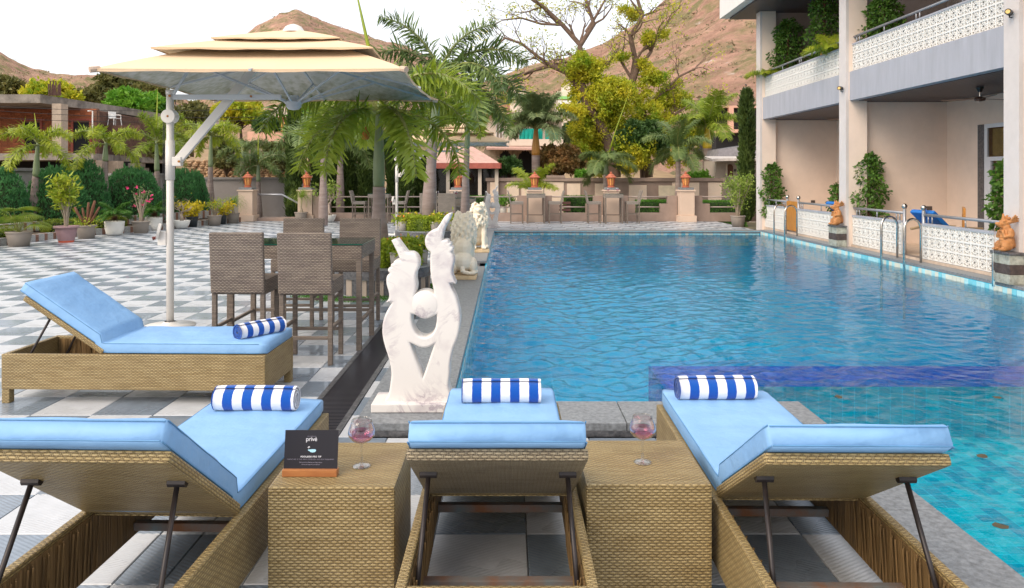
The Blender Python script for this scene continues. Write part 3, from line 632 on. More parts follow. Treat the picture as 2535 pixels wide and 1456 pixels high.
def screen(label, y0, y1, z0, rows, me, bh, x=7.48, posts=(), rail=True, endball=None, up=False):
    t = thing('screen_wall', label, 'screen wall', (x, (y0+y1)/2, z0), 0, 'white screen-block walls of the hotel terraces'); oy_ = (y0+y1)/2
    n = max(1, round((y1-y0)/.2)); w_ = (y1-y0)/n
    for r_ in range(rows):
        for k in range(n):
            o = place('screen_block', me, t, (0, y0+(k+.5)*w_-oy_, (r_+.5)*bh)); o.scale = (1, w_/.2, 1)
    top = rows*bh
    MB().box(.06,.075,y0-oy_,y1-oy_,0,top).build('backing_panel', mat('tan_screen_recess', (.60,.51,.42), rough=.8, var=.1), t)
    MB().box(-.012,.09,y0-oy_,y1-oy_,top+.001,top+.035).build('capping', M_fas, t)
    ends = [y0+.12, y0+.24, (y0+y1)/2, y1-.24, y1-.12]
    if y1-y0 > 3: ends += [(y0+y1)/2+.12, y0+(y1-y0)*.25, y0+(y1-y0)*.75]
    for e in ends: MB().tube([(.04,e-oy_,top+.034),(.04,e-oy_,top+.17)], .014, 6).build('baluster', M_silver, t, smooth=True)
    MB().tube([(.04,y0-oy_,top+.185),(.04,y1-oy_,top+.185)], .026, 10).build('handrail', M_silver, t, smooth=True)
    for e in posts:
        MB().tube([(.04,e-oy_,0),(.04,e-oy_,top+.26)], .03, 10).build('post', M_silver, t, smooth=True)
        b = MB(); ell(b, (.04,e-oy_,top+.31), (.052,)*3, n=14); b.build('ball_finial', M_steel, t, smooth=True)
screen('white screen-block wall right of the near gap, behind the near carved dragon', 11.02, 13.42, .135, 3, bm_lo, .2, posts=(13.45,))
screen('white screen-block wall left of the near gap, behind the near pool ladder', 14.15, 16.14, .135, 3, bm_lo, .2, posts=(14.1,))
screen('white screen-block wall between the wooden gate and the far carved dragon', 16.5, 19.2, .135, 3, bm_lo, .2, posts=(19.24,))
screen('white screen-block wall left of the wooden gate, behind the far pool ladder', 20.05, 21.64, .135, 3, bm_lo, .2, posts=(20.0,))
screen('upper balcony screen-block wall of the nearer bay with long grey handrail', 11.01, 16.14, 3.885, 3, bm_up, .19)
screen('upper balcony screen-block wall of the farther bay with palms behind', 16.48, 21.64, 3.885, 3, bm_up, .19)
gt = thing('wooden_gate', 'varnished wooden gate between two screen-block walls', 'gate', (7.5, 19.62, .14))
M_varn = mat('varnished_orange_wood', (.52,.22,.035), rough=.35, var=.25, scale=5, stretch=(6,6,.7))
for k in range(6): MB().bbox(-.015,.02,-.36+k*.12,-.245+k*.12,.03,.80,.004).build('plank', M_varn, gt)
for z in (.15,.65): MB().box(.021,.045,-.36,.355,z,z+.08).build('ledge', M_varn, gt)
# spotlights on the columns
M_bulb = mat('warm_lamp_lens', (.95,.6,.2), rough=.2)
for (cy_, z, s) in ((10.68, 4.0,'nearer'),(16.15, 3.53,'farther')):
    t = thing('spotlight', 'small black spotlight on the %s pale column' % s, 'spotlight', (7.335, cy_+.12, z), 0, 'spotlights on the hotel columns')
    MB().tube([(-.12,-.07,0),(-.03,.02,0)], .045, 12).build('housing', M_black, t); MB().tube([(-.125,-.075,0),(-.118,-.068,0)], .03, 12).build('lens', M_bulb, t); MB().tube([(-.05,0,-.0),(-.05,0,-.07),(0,.02,-.07)], .01, 6).build('bracket', M_black, t)
# ceiling fan
def fan(x, y, label):
    t = thing('ceiling_fan', label, 'fan', (x, y, 3.24), 0, 'ceiling fans of the hotel terraces')
    MB().lathe([(.07,0),(.065,-.03),(.03,-.09)], 12).build('canopy', M_black, t, smooth=True); MB().tube([(0,0,-.08),(0,0,-.2)], .012, 6).build('rod', M_steel, t)
    MB().lathe([(.02,-.17),(.08,-.19),(.1,-.22),(.08,-.25),(.001,-.262)], 16).build('motor', mat('brown_fan_motor', (.09,.035,.02), rough=.3), t, smooth=True)
    for k in range(3):
        a = 2*math.pi*k/3+.25; T_ = Matrix.Rotation(a, 4, 'Z') @ Matrix.Rotation(R(8), 4, 'X')
        b = MB(); i = b.v([T_ @ Vector(q) for q in ((.09,-.03,-.215),(.2,-.05,-.215),(.6,-.065,-.215),(.62,.05,-.215),(.2,.05,-.215),(.09,.03,-.215))]); j = b.v([Vector(v)+Vector((0,0,.008)) for v in b.V[i:i+6]])
        b.f((i+5,i+4,i+3,i+2,i+1,i)); b.f((j,j+1,j+2,j+3,j+4,j+5))
        for q in range(6): b.f((i+q,i+(q+1)%6,j+(q+1)%6,j+q))
        b.build('blade', MATS['brown_fan_motor'], t)
fan(8.6, 13.55, 'dark brown ceiling fan under the nearer ground-floor ceiling'); fan(8.5, 18.3, 'dark brown ceiling fan mostly hidden behind the farther column')

# pool ladders
def hoop(t, y, xw=6.98, xd=7.33, top=.86):
    pts = [(xw,y,-.9),(xw,y,top-.17)]+[(xw+(xd-xw)/2-(xd-xw)/2*math.cos(a), y+.1*(1-math.cos(a))/2*2*.5, top-.17+.17*math.sin(a)) for a in [math.pi*k/10 for k in range(1,10)]]+[(xd,y+.1,top-.17),(xd,y+.1,.08)]
    MB().tube([(p[0]-7.15,p[1]-t.location.y,p[2]) for p in pts], .021, 10).build('hoop_rail', M_steel, t, smooth=True)
for (ya, yb, s) in ((13.1,13.9,'nearer'),(18.75,19.5,'farther')):
    t = thing('pool_ladder', 'stainless steel hooped ladder, the %s of two on the hotel side' % s, 'ladder', (7.15, (ya+yb)/2, 0), 0, 'pool ladders on the hotel side'); hoop(t, ya); hoop(t, yb)
    for z in (-.25,-.5): MB().box(-.2,-.12,-(yb-ya)/2,(yb-ya)/2,z,z+.02).build('step', M_steel, t)

# striped stone pedestals and carved dragons
M_psl = mat('weathered_pale_stone', (.34,.35,.30), rough=.7, var=.4, scale=12, bump=.3, bscale=30); M_psd = mat('weathered_brown_stone', (.075,.055,.05), rough=.6, var=.4, scale=12, bump=.3, bscale=30)
M_drg = mat('carved_orange_wood', (.50,.22,.075), rough=.6, var=.28, scale=9, bump=.35, bscale=26)
def pedestal(y, s):
    t = thing('pedestal', 'striped stone pedestal under the %s carved dragon' % s, 'pedestal', (7.24, y, .084), 0, 'striped stone pedestals on the pool edge')
    for k, m in enumerate((M_psl, M_psd, M_psl)): MB().bbox(-.14,.085,-.2,.2,k*.14+.001,k*.14+.139,.006).build('stone_course', m, t)
    MB().bbox(-.155,.09,-.215,.215,.421,.455,.005).build('top_slab', M_dgranite, t)
def dragon():
    b = MB(); E = lambda c, r, rx=0, ry=0, rz=0: ell(b, c, r, (Matrix.Rotation(rz,3,'Z')@Matrix.Rotation(ry,3,'Y')@Matrix.Rotation(rx,3,'X')))
    E((0,0,.13),(.095,.11,.13)); E((0,0,.23),(.08,.095,.13)); E((-.01,0,.34),(.06,.065,.07))
    E((-.03,0,.41),(.07,.06,.055)); E((-.10,0,.39),(.06,.04,.032)); E((-.14,0,.40),(.025,.034,.022)); E((-.085,0,.355),(.05,.03,.018), ry=.3)
    for s in (-1,1):
        E((-.04,s*.075,.085),(.085,.045,.075)); E((-.10,s*.07,.03),(.07,.033,.028)); E((.0,s*.095,.27),(.05,.035,.075), rx=s*.2); b.tube([(0,s*.1,.24),(-.08,s*.075,.21),(-.085,s*.04,.30)], [.034,.028,.022], 8)
        E((-.06,s*.045,.435),(.02,.016,.016))
        for k in range(4):                              # fanned ear ribs
            a = .25+k*.33; b.tube([(.0,s*.05,.41),(.0+.13*math.cos(a),s*(.075+.02*k),.41+.13*math.sin(a))], [.018,.013], 6)
        b.tube([(.0,s*.055,.42),(.10,s*.08,.48)], [.03,.022], 6)
    b.tube([(-.05,0,.45),(-.045,0,.50),(-.06,0,.545)], [.028,.02,.006], 8); b.tube([(-.02,0,.46),(0,0,.50),(.03,0,.52)], [.02,.015,.006], 6)
    b.tube([(.08,0,.06),(.12,.03,.10),(.11,.05,.2),(.08,.06,.26)], [.04,.035,.025,.012], 8)
    for k in range(6): E((-.088+.01*abs(k-2), 0, .10+k*.035),(.012,.045,.011))
    b.tube([(-.085,.0,.30),(-.08,0,.29)], .02, 6)
    return b
dm = dragon()
d0 = remesh('carved_dragon', dm, .0075, M_drg, smooth_it=2); d0.location = (7.21, 10.75, .54); tag(d0, 'carved orange wooden dragon squatting on the nearer pedestal', 'statue', 'carved dragons on the pool edge'); pedestal(10.72, 'nearer')
d1 = d0.copy(); COL.objects.link(d1); d1.location = (7.21, 16.28, .54); d1['label'] = 'carved orange wooden dragon squatting on the farther pedestal'; pedestal(16.27, 'farther')
# thin stream from the nearer dragon's mouth
jt = MB().tube([(7.06,10.75,.93),(7.035,10.75,.86),(7.025,10.75,.60),(7.02,10.75,.03)], [.008,.009,.012,.02], 8).build('water_jet', glass('running_water', (1,1,1), .1, 1.2), smooth=True); tag(jt, 'thin stream of water falling from the nearer dragon', 'water jet')
# ------------------------------------------------------------------ hills and rising land behind
M_hill = bpy.data.materials.new('dry_hill'); M_hill.use_nodes = True
def hillmat():
    nt = M_hill.node_tree; N, L = nt.nodes, nt.links; b = N['Principled BSDF']; b.inputs['Roughness'].default_value = .95; b.inputs['Specular IOR Level'].default_value = .1
    tc = N.new('ShaderNodeTexCoord')
    def nz(s, d, lo, hi, c0, c1, st=(1,1,1)):
        mp = N.new('ShaderNodeMapping'); mp.inputs['Scale'].default_value = st; L.new(tc.outputs['Object'], mp.inputs[0])
        n = N.new('ShaderNodeTexNoise'); n.inputs['Scale'].default_value = s; n.inputs['Detail'].default_value = d; n.inputs['Roughness'].default_value = .7; L.new(mp.outputs[0], n.inputs[0])
        r = N.new('ShaderNodeValToRGB'); r.color_ramp.elements[0].position = lo; r.color_ramp.elements[1].position = hi; r.color_ramp.elements[0].color = rgb(c0); r.color_ramp.elements[1].color = rgb(c1); L.new(n.outputs[0], r.inputs[0]); return r.outputs[0]
    base = nz(.03, 8, .35, .65, (.39,.23,.17), (.60,.37,.275))
    fine = nz(.35, 8, .3, .7, (.42,.42,.40), (1.2,1.2,1.2))
    scr = nz(.12, 9, .46, .60, (0,0,0), (1,1,1)); rock = nz(.2, 9, .62, .70, (0,0,0), (1,1,1), (1,1,2))
    mu = N.new('ShaderNodeMix'); mu.data_type = 'RGBA'; mu.blend_type = 'MULTIPLY'; mu.inputs[0].default_value = .8; L.new(base, mu.inputs[6]); L.new(fine, mu.inputs[7])
    m1 = N.new('ShaderNodeMix'); m1.data_type = 'RGBA'; L.new(scr, m1.inputs[0]); L.new(mu.outputs[2], m1.inputs[6]); m1.inputs[7].default_value = (.21,.19,.09,1)
    m2 = N.new('ShaderNodeMix'); m2.data_type = 'RGBA'; L.new(rock, m2.inputs[0]); L.new(m1.outputs[2], m2.inputs[6]); m2.inputs[7].default_value = (.56,.46,.40,1)
    L.new(m2.outputs[2], b.inputs['Base Color'])
    bp = N.new('ShaderNodeBump'); bp.inputs['Strength'].default_value = .8; bp.inputs['Distance'].default_value = 3; n = N.new('ShaderNodeTexNoise'); n.inputs['Scale'].default_value = .15; n.inputs['Detail'].default_value = 9; n.inputs['Roughness'].default_value = .7
    L.new(tc.outputs['Object'], n.inputs[0]); L.new(n.outputs[0], bp.inputs['Height']); L.new(bp.outputs[0], b.inputs['Normal'])
hillmat()
def fb(x, y, s, o=5): return mn.fractal(Vector((x/s, y/s, 1.7)), .9, 2.1, o)
def hill(name, ridge, Yr, Yf, zf, amp=1., nu=170, nv=60, back=120):
    """ridge: sky-line points; the slope runs from its foot at depth Yf up to the ridge at depth Yr, then down behind"""
    rx = [p[0] for p in ridge]; rz = [AZ(p[1], Yr) for p in ridge]
    u0, u1 = rx[0], rx[-1]; mb = MB(); sp = []
    rows = nv+14
    for j in range(rows):
        for i in range(nu):
            px = u0+(u1-u0)*i/(nu-1); t = j/(nv-1); z0 = float(np.interp(px, rx, rz))
            if t <= 1: Y = Yf+(Yr-Yf)*t; s = t**1.15; z = zf+(z0-zf)*(s)
            else: Y = Yr+back*(t-1)*4; z = z0-(t-1)*4*z0*.6
            X = (px-CX)/F*Yr*(.55+.45*min(1,t)) if False else (px-CX)/F*Y
            k = min(1, t*1.6)*min(1, abs(1-t)*3+.12)
            z += amp*k*(fb(X, Y, 26)*5+fb(X+50, Y, 9)*1.6) + amp*.9*fb(X, Y, 5)*(t <= 1)
            mb.V.append((X, Y, z)); mb.nv += 1
            if t < 1.03 and random.random() < .16: sp.append((X, Y, z))
    for j in range(rows-1):
        for i in range(nu-1): a = j*nu+i; mb.f((a, a+1, a+nu+1, a+nu))
    struct(mb, name, M_hill, smooth=True); return sp
s1 = hill('hill', [(-500,40),(-150,80),(0,128),(60,160),(130,180),(250,187),(330,212),(420,238),(620,285),(760,330)], 330, 75, .5, .9)
s2 = hill('hill', [(430,330),(500,230),(560,140),(600,92),(640,60),(690,36),(735,24),(780,44),(850,70),(930,96),(1000,112),(1080,150),(1180,205),(1300,250),(1400,300)], 400, 110, 2, .9)
s3 = hill('hill', [(1010,300),(1120,245),(1222,195),(1300,166),(1400,140),(1490,112),(1560,66),(1640,8),(1750,-90),(1900,-210),(2200,-330),(2600,-300)], 240, 55, -.5, .7)
M_scrub = leafmat('hill_scrub_leaf', (.16,.15,.08), (.32,.25,.15), scale=.05, trans=.1)
sb = MB(); pts = random.sample(s1, min(1000, len(s1)))+random.sample(s2, min(1000, len(s2)))+random.sample(s3, min(1800, len(s3)))
C = []; 
for (x, y, z) in pts:
    r = random.uniform(.2, .7)*(.7+y/500)*(1.8 if random.random() < .1 else 1); n = 14
    q = rng.normal(size=(n,3))*np.array([r*.6,r*.6,r*.35])+np.array([x,y,z+r*.2]); C.append(leaves(q, r*.7, r*.5))
struct(sb.quads(np.concatenate(C)), 'hillside_scrub', M_scrub, kind='stuff')
g_ = MB(); n_ = 60; U = np.linspace(-120, 120, n_)
for j in range(n_):
    for i in range(n_):
        Y = 34+(150-34)*(j/(n_-1))**1.5; X = U[i]*(Y+30)/120
        g_.V.append((X, Y, (-.4 if Y < 36 else 0)+max(0, (Y-35))*.062+fb(X, Y, 9)*.35)); g_.nv += 1
for j in range(n_-1):
    for i in range(n_-1): a = j*n_+i; g_.f((a, a+1, a+n_+1, a+n_))
struct(g_, 'hillside', mat('dry_grass_earth', (.24,.15,.08), rough=.95, col2=(.38,.27,.14), scale=.6, detail=8, bump=.4, bscale=3), smooth=True)

# ------------------------------------------------------------------ trees
M_bark = mat('brown_bark', (.10,.065,.045), rough=.9, var=.4, scale=9, bump=.5, bscale=20, stretch=(1,1,.3))
M_lgt = mat('grey_bark', (.20,.15,.12), rough=.9, var=.35, scale=9, bump=.4, bscale=20)
def tree(name, label, cat, x, y, z, h, r, lm, n, lsize, trunk_h=None, asp=1., group=None, seed=1, gap=.5, tr=None, bark=None, nb=26, base_z=None):
    """trunk with limbs that carry leaf clumps; gaps are left between the clumps"""
    rs = random.Random(seed); t = thing(name, label, cat, (x,y,z), 0, group); th = trunk_h if trunk_h is not None else h*.35; tr = tr or h*.03
    mb = MB(); mb.tube([(0,0,-.3),(tr*.5,0,th*.5),(0,tr*.4,th),(0,0,th+(h-th)*.5)], [tr*1.3,tr,tr*.85,tr*.35], 8)
    cl = []
    for k in range(nb):
        a = rs.uniform(0, 2*math.pi); e = rs.uniform(-.25, 1); rr = r*rs.uniform(.45,.95); c = Vector((math.cos(a)*rr*math.sqrt(max(0,1-e*e*.8)), math.sin(a)*rr*math.sqrt(max(0,1-e*e*.8)), th+(h-th)*(.42+.48*e)*1.)); cl.append((c, r*rs.uniform(.22,.42)))
        s0 = Vector((0,0,th*rs.uniform(.75,1.15))); mid = s0.lerp(c, .5)+Vector((rs.uniform(-.1,.1),rs.uniform(-.1,.1),.12))*r; mb.tube([s0, mid, c], [tr*.45, tr*.25, tr*.08], 5, caps=False)
    mb.build('trunk', bark or M_bark, t, smooth=True)
    Q = []; tot = sum(q[1]**2 for q in cl)
    for c, rr in cl:
        m_ = int(n*rr*rr/tot); v = rng.normal(size=(m_,3)); v /= np.linalg.norm(v,axis=1)[:,None]; v *= (rng.random(m_)**.45)[:,None]*rr*np.array([1.,1.,.72*asp]); v += rng.normal(size=(m_,3))*rr*.08
        Q.append(leaves(v+np.array(c), lsize, lsize*.5, v/rr*.7+np.array([0,0,.1]), .8))
    MB().quads(np.concatenate(Q)).build('crown', lm, t); return t
M_neem = leafmat('yellow_green_leaf', (.17,.33,.02), (.74,.62,.04), scale=.9, trans=.35); M_olive = leafmat('olive_tree_leaf', (.09,.11,.03), (.24,.22,.07), scale=.8)
M_bright = leafmat('bright_green_leaf', (.08,.26,.02), (.22,.42,.04), scale=.8); M_dkgr = leafmat('dark_green_leaf', (.03,.08,.02), (.09,.17,.04), scale=1.2)
M_mango = leafmat('mango_leaf', (.10,.10,.03), (.42,.22,.08), scale=1.6)
def T(name, label, px, pyb, pyt, Y, rpx, lm, n, ls, **k):
    zb, zt = AZ(pyb, Y), AZ(pyt, Y); return tree(name, label, 'tree', AX(px, Y), Y, zb, zt-zb, rpx*Y/F, lm, n, ls, **k)
T('tree', 'broad olive-green tree behind the brick building, left of the umbrella pole', 300, 330, 185, 75, 70, M_olive, 9000, .55, seed=3)
T('tree', 'olive-green tree just behind the umbrella pole top, on the slope', 375, 330, 205, 72, 45, M_olive, 5000, .5, seed=4)
T('tree', 'bright green tree rising over the brick building roof by the pole', 340, 320, 232, 60, 62, M_bright, 7000, .42, seed=5)
T('tree', 'yellow-green tree poking above the flat concrete roof', 130, 300, 210, 66, 55, M_neem, 5000, .45, seed=6)
T('tree', 'small grey-olive tree behind the rusty roof rods', 200, 290, 222, 70, 30, M_olive, 2500, .4, seed=7)
T('tree', 'olive scrub tree at the far left edge on the hill', 5, 270, 195, 90, 45, M_olive, 3500, .6, seed=8)
T('tree', 'olive tree under the umbrella arm, left of the golden tree', 475, 380, 250, 62, 52, M_olive, 6000, .4, seed=9)
T('tree', 'golden-green round tree left of the pink house', 595, 360, 240, 52, 58, M_neem, 9000, .32, seed=10)
T('tree', 'small dark grey-green tree before the pink house', 658, 352, 292, 50, 32, M_dkgr, 5000, .2, seed=11)
T('tree', 'brown-green thicket tree behind the rubble wall', 430, 445, 330, 44, 60, M_olive, 7000, .26, seed=12)
T('mango_tree', 'low mango tree flushed with orange-brown flowers behind the panelled wall', 1388, 450, 362, 32, 55, M_mango, 15000, .17, seed=13, trunk_h=.2)
T('tree', 'dark tree right of the royal palm, below the yellow-green crowns', 1430, 420, 300, 48, 45, M_dkgr, 5000, .3, seed=14)
T('tree', 'dark green tree under the right yellow-green crown', 1590, 445, 300, 34, 62, M_dkgr, 12000, .18, seed=15)
T('frangipani', 'small frangipani with white flowers behind the panelled wall', 1262, 452, 392, 31, 32, M_dkgr, 3500, .15, seed=16, trunk_h=.2)
T('tree', 'fresh green shrub tree left behind the lower wall', 1445, 452, 425, 31, 22, M_bright, 1600, .12, seed=17, trunk_h=.1)
T('tree', 'pale dry yellow tree on the hill above the right palms', 1745, 255, 205, 110, 38, leafmat('dry_yellow_leaf', (.40,.28,.12), (.55,.40,.20)), 2500, .5, seed=18)
T('tree', 'green shrub tree by the small hut, right of the clear pillar', 1728, 460, 425, 31, 30, M_bright, 2500, .12, seed=19, trunk_h=.1)
T('tree', 'shadowy tangle of trees behind the cypresses, left part', 780, 470, 300, 36, 60, M_olive, 8000, .22, seed=20)
T('tree', 'shadowy tangle of trees behind the cypresses, right part', 960, 470, 330, 36, 70, M_dkgr, 9000, .2, seed=21)

T('tree', 'olive shrub tree between the utility pole and the leftmost lantern', 560, 450, 345, 36, 42, M_olive, 5000, .2, seed=31, trunk_h=.3)
T('tree', 'olive-brown shrub tree just below the pink house', 690, 450, 355, 36, 45, M_olive, 6000, .2, seed=32, trunk_h=.3)
T('tree', 'bright green tree right of the pink house, behind the tallest left cypress', 765, 430, 268, 38, 46, M_bright, 8000, .24, seed=33)
T('tree', 'deep green tree rising behind the pavilion roof', 1080, 420, 262, 39, 62, M_dkgr, 11000, .24, seed=34)
T('tree', 'light olive tree behind the pavilion, left of the white house', 1165, 420, 290, 41, 36, M_olive, 6000, .24, seed=35)
# the two bare-branched trees with yellow-green foliage
def branchy(mb, p, d, r, L_, dep, rs, tips, up=.05, curl=.35):
    n = 4; pts = [p]; rad = [r]; q = Vector(p); dd = Vector(d)
    for k in range(n):
        dd = (dd+Vector((rs.uniform(-curl,curl), rs.uniform(-curl,curl), rs.uniform(-curl,curl)+up))).normalized(); q = q+dd*L_/n; pts.append(q.copy()); rad.append(r*(1-.45*(k+1)/n))
    mb.tube(pts, rad, 6 if r > .04 else 3, caps=False)
    if dep <= 2: tips.append((q.copy(), dep))
    if dep == 0: return
    for k in range(rs.choice((2,3,3)) if dep > 1 else 3):
        i = rs.randint(2, n); nd = (dd+Vector((rs.uniform(-1,1), rs.uniform(-1,1), rs.uniform(-.7,.8)))*.85).normalized()
        branchy(mb, pts[i], nd, rad[i]*rs.uniform(.55,.8), L_*rs.uniform(.6,.85), dep-1, rs, tips, up, curl)
def bare_tree(label, px, Y, pyb, trunk, limbs, clumps, seed, leafy=.2):
    rs = random.Random(seed); z0 = AZ(pyb, Y); t = thing('neem_tree', label, 'tree', (AX(px,Y), Y, z0)); s = Y/F
    W = lambda x, y, dy=0: Vector(((x-px)*s, dy, (pyb-y)*s))
    mb = MB(); mb.tube([W(*q) for q in trunk[0]], [v*s for v in trunk[1]], 9, caps=False); tips = []
    for (pts, r0, dep, L_) in limbs:
        P_ = [W(*q) for q in pts]; n = len(P_); rad = [r0*s*(1-.5*i/(n-1)) for i in range(n)]; mb.tube(P_, rad, 7, caps=False)
        for i in range(1, n):
            for k in range(2 if i < n-1 else 3):
                d = (P_[i]-P_[i-1]).normalized()+Vector((rs.uniform(-1,1), rs.uniform(-1,1), rs.uniform(-.8,.8)))*.9; branchy(mb, P_[i], d.normalized(), rad[i]*.55, L_*s, dep, rs, tips)
    mb.build('trunk', mat('grey_brown_branch', (.17,.11,.08), rough=.9, var=.3, scale=6), t, smooth=True)
    Q = []
    for (q, dep) in tips:
        if rs.random() < leafy:
            m_ = rs.randint(4, 14); c = rng.normal(size=(m_,3))*.16+np.array(q); Q.append(leaves(c, .13, .06))
    if Q: MB().quads(np.concatenate(Q)).build('young_leaves', M_neem, t)
    Q = []
    for (x, y, r, n) in clumps:
        c = W(x, y, rs.uniform(-.7,.7)); v = rng.normal(size=(n,3)); v /= np.linalg.norm(v,axis=1)[:,None]
        v *= (rng.random(n)**.5)[:,None]*r*s*np.array([1,.9,.75])
        lob = np.array([fb(a[0]*1.+x, a[2]*1.+y, .55, 3) for a in v]); v = v[lob > (-.06 if r > 40 else .0)]
        v = np.repeat(v, 2, 0)+rng.normal(size=(2*len(v),3))*.07; Q.append(leaves(v+np.array(c), .15, .065, v/(r*s)*.6+np.array([0,0,-.25]), .8))
    MB().quads(np.concatenate(Q)).build('crown', M_neem, t); return t
bare_tree('tall half-bare tree with dark arching limbs against the white sky', 1520, 34, 440,
  ([(1520,440),(1515,380),(1490,320),(1455,262),(1440,210)], [17,15,13,11,9]),
  [([(1440,210),(1432,165),(1436,112),(1392,62),(1345,18),(1290,-20)], 8, 3, 60), ([(1436,112),(1470,60),(1455,15),(1440,-30)], 6.5, 3, 52), ([(1450,80),(1475,40),(1500,-5)], 4.5, 2, 50),
   ([(1450,240),(1400,180),(1360,163),(1320,175),(1270,195)], 7, 3, 50), ([(1380,172),(1330,140),(1290,108),(1250,95),(1222,118)], 4.5, 2, 55), ([(1392,62),(1340,60),(1290,45),(1245,50)], 3.5, 2, 45), ([(1460,262),(1480,180),(1510,150)], 4, 1, 40)],
  [(1440,155,32,900),(1470,180,48,2600),(1420,200,30,900),(1500,230,55,2600),(1450,270,55,2600),(1470,330,55,2600),(1520,290,60,2800),(1430,330,32,1000),(1560,360,55,2000),(1440,225,35,1200),(1545,215,40,1400),(1410,165,24,600),(1430,130,20,380),(1430,380,40,1500),(1560,400,40,1400),(1640,390,36,1100),(1490,415,30,800),(1600,360,60,2600),(1450,300,60,2400),(1520,230,50,1800),(1690,380,40,1200),(1400,260,30,900),(1480,380,48,1900),(1530,380,45,1800),(1500,140,26,500)], 31, .30)
bare_tree('second half-bare tree with leafy yellow-green tufts, nearer the hotel', 1600, 36, 440,
  ([(1600,440),(1592,350),(1588,280),(1560,215),(1578,160)], [16,14,12,10,9]),
  [([(1562,215),(1572,150),(1560,90),(1590,40),(1575,-10)], 8, 2, 48), ([(1572,180),(1610,130),(1625,90),(1650,60)], 5, 2, 45), ([(1566,200),(1535,150),(1545,110)], 4.5, 2, 40), ([(1588,270),(1640,230),(1680,190),(1720,170)], 4.5, 2, 48), ([(1590,40),(1560,0)], 4, 1, 36), ([(1610,340),(1660,290),(1720,250)],4,2,45)],
  [(1575,30,22,420),(1600,95,26,600),(1550,20,18,240),(1640,85,18,260),(1610,200,42,1800),(1570,240,45,2000),(1640,250,48,2000),(1600,300,58,2600),(1660,200,36,1100),(1690,245,34,900),(1560,310,45,1600),(1650,310,45,1700),(1700,300,30,900),(1540,140,16,260),(1590,160,18,320),(1680,350,42,1900),(1620,360,48,2000),(1570,380,40,1500),(1720,330,28,700)], 32, .34)

# ------------------------------------------------------------------ palms
M_fox = leafmat('foxtail_leaflet', (.12,.22,.02), (.42,.50,.06), scale=1.3, rough=.35, trans=.35); M_foxl = leafmat('sunny_foxtail_leaflet', (.20,.32,.02), (.52,.56,.06), scale=1.2, rough=.35, trans=.35); M_foxd = leafmat('dusky_palm_leaflet', (.08,.15,.04), (.26,.34,.11), scale=1.2, rough=.42, trans=.2)
M_stalk = mat('leaf_stalk', (.24,.26,.08), rough=.5, var=.2); M_shaft = mat('green_crownshaft', (.16,.22,.10), rough=.4, col2=(.26,.32,.18), scale=3, stretch=(1,1,.4)); M_shaft2 = mat('orange_crownshaft', (.36,.15,.03), rough=.5, col2=(.50,.26,.05), scale=3)
M_shaft3 = mat('yellow_crownshaft', (.55,.40,.03), rough=.5, var=.15)
M_trk = mat('ringed_palm_trunk', (.25,.185,.165), rough=.8, col2=(.36,.29,.26), scale=2.2, stretch=(1,1,6), bump=.5, bscale=16)
def frond_mesh(L_, a0, a1, style, mats, seed, ll=.34, n=46):
    """arching rachis with leaflets; fox = bottle-brush all round, flat = two combs"""
    g = np.random.default_rng(seed); p = np.zeros(3); pts = [p.copy()]; tang = []
    for k in range(n):
        a = a0+(a1-a0)*(k/n)**1.1; d = np.array([math.cos(a), 0, math.sin(a)]); tang.append(d); p = p+d*L_/n; pts.append(p.copy())
    mb = MB(); mb.tube([pts[i] for i in range(0, n+1, 5)]+[pts[-1]], [.022*(1-.85*i/(n//5+1)) for i in range(n//5+2)], 5, m=0, caps=False)
    Q = []
    for k in range(int(n*.13), n):
        t = k/n; d = tang[k]; side = np.array([0,1,0]); up = np.cross(d, side); up = -up if up[2] < 0 else up; ln = ll*(math.sin(math.pi*min(1, (t-.05)*.95)))**.55*(1-.35*t)
        angs = tuple(g.choice((-1.3,-.75,-.3,.1,.5,.95,math.pi+.3,math.pi,math.pi-.35,math.pi-.9,math.pi+.8,math.pi+1.2), 6, replace=False)) if style == 'fox' else (.25,math.pi-.25,-.15,math.pi+.15)
        for an in angs:
            an = an+g.uniform(-.3,.3); o = side*math.cos(an)+up*math.sin(an); dirn = o*(.85 if style == 'fox' else .9)+d*(g.uniform(.15,.85) if style == 'fox' else g.uniform(.35,.7)); dirn /= np.linalg.norm(dirn)
            l = ln*(g.uniform(.6,1.15) if style == 'fox' else g.uniform(.75,1.1)); w_ = (.022 if style == 'fox' else .017); b = pts[k]; q1 = b+dirn*l*.5; dd = dirn+np.array([0,0,-1])*g.uniform(.1,.5 if style == 'fox' else 1.1); dd /= np.linalg.norm(dd); q2 = q1+dd*l*.5
            s = np.cross(dirn, up if abs(np.dot(dirn, up)) < .9 else side); s /= np.linalg.norm(s)+1e-9; s = s*w_*.5
            Q.append([b-s*.4, q1-s, q1+s, b+s*.4]); Q.append([q1-s, q2-s*.12, q2+s*.12, q1+s])
    mb.quads(np.array(Q), 1); return mb.mesh('frond', mats)
FR = {}
def fronds(style, lm, key):
    if key in FR: return FR[key]
    sets = []
    if style == 'fox': cfg = ((R(75),R(5)),(R(55),R(-45)),(R(35),R(-75)),(R(8),R(-88)))
    else: cfg = ((R(80),R(20)),(R(60),R(-40)),(R(35),R(-70)),(R(5),R(-85)))
    for i, (a0, a1) in enumerate(cfg): sets.append([frond_mesh(1, a0, a1, style, [M_stalk, lm], 10*i+j, .29 if style == 'fox' else .40, 42 if style == 'fox' else 78) for j in range(2)])
    FR[key] = sets; return sets
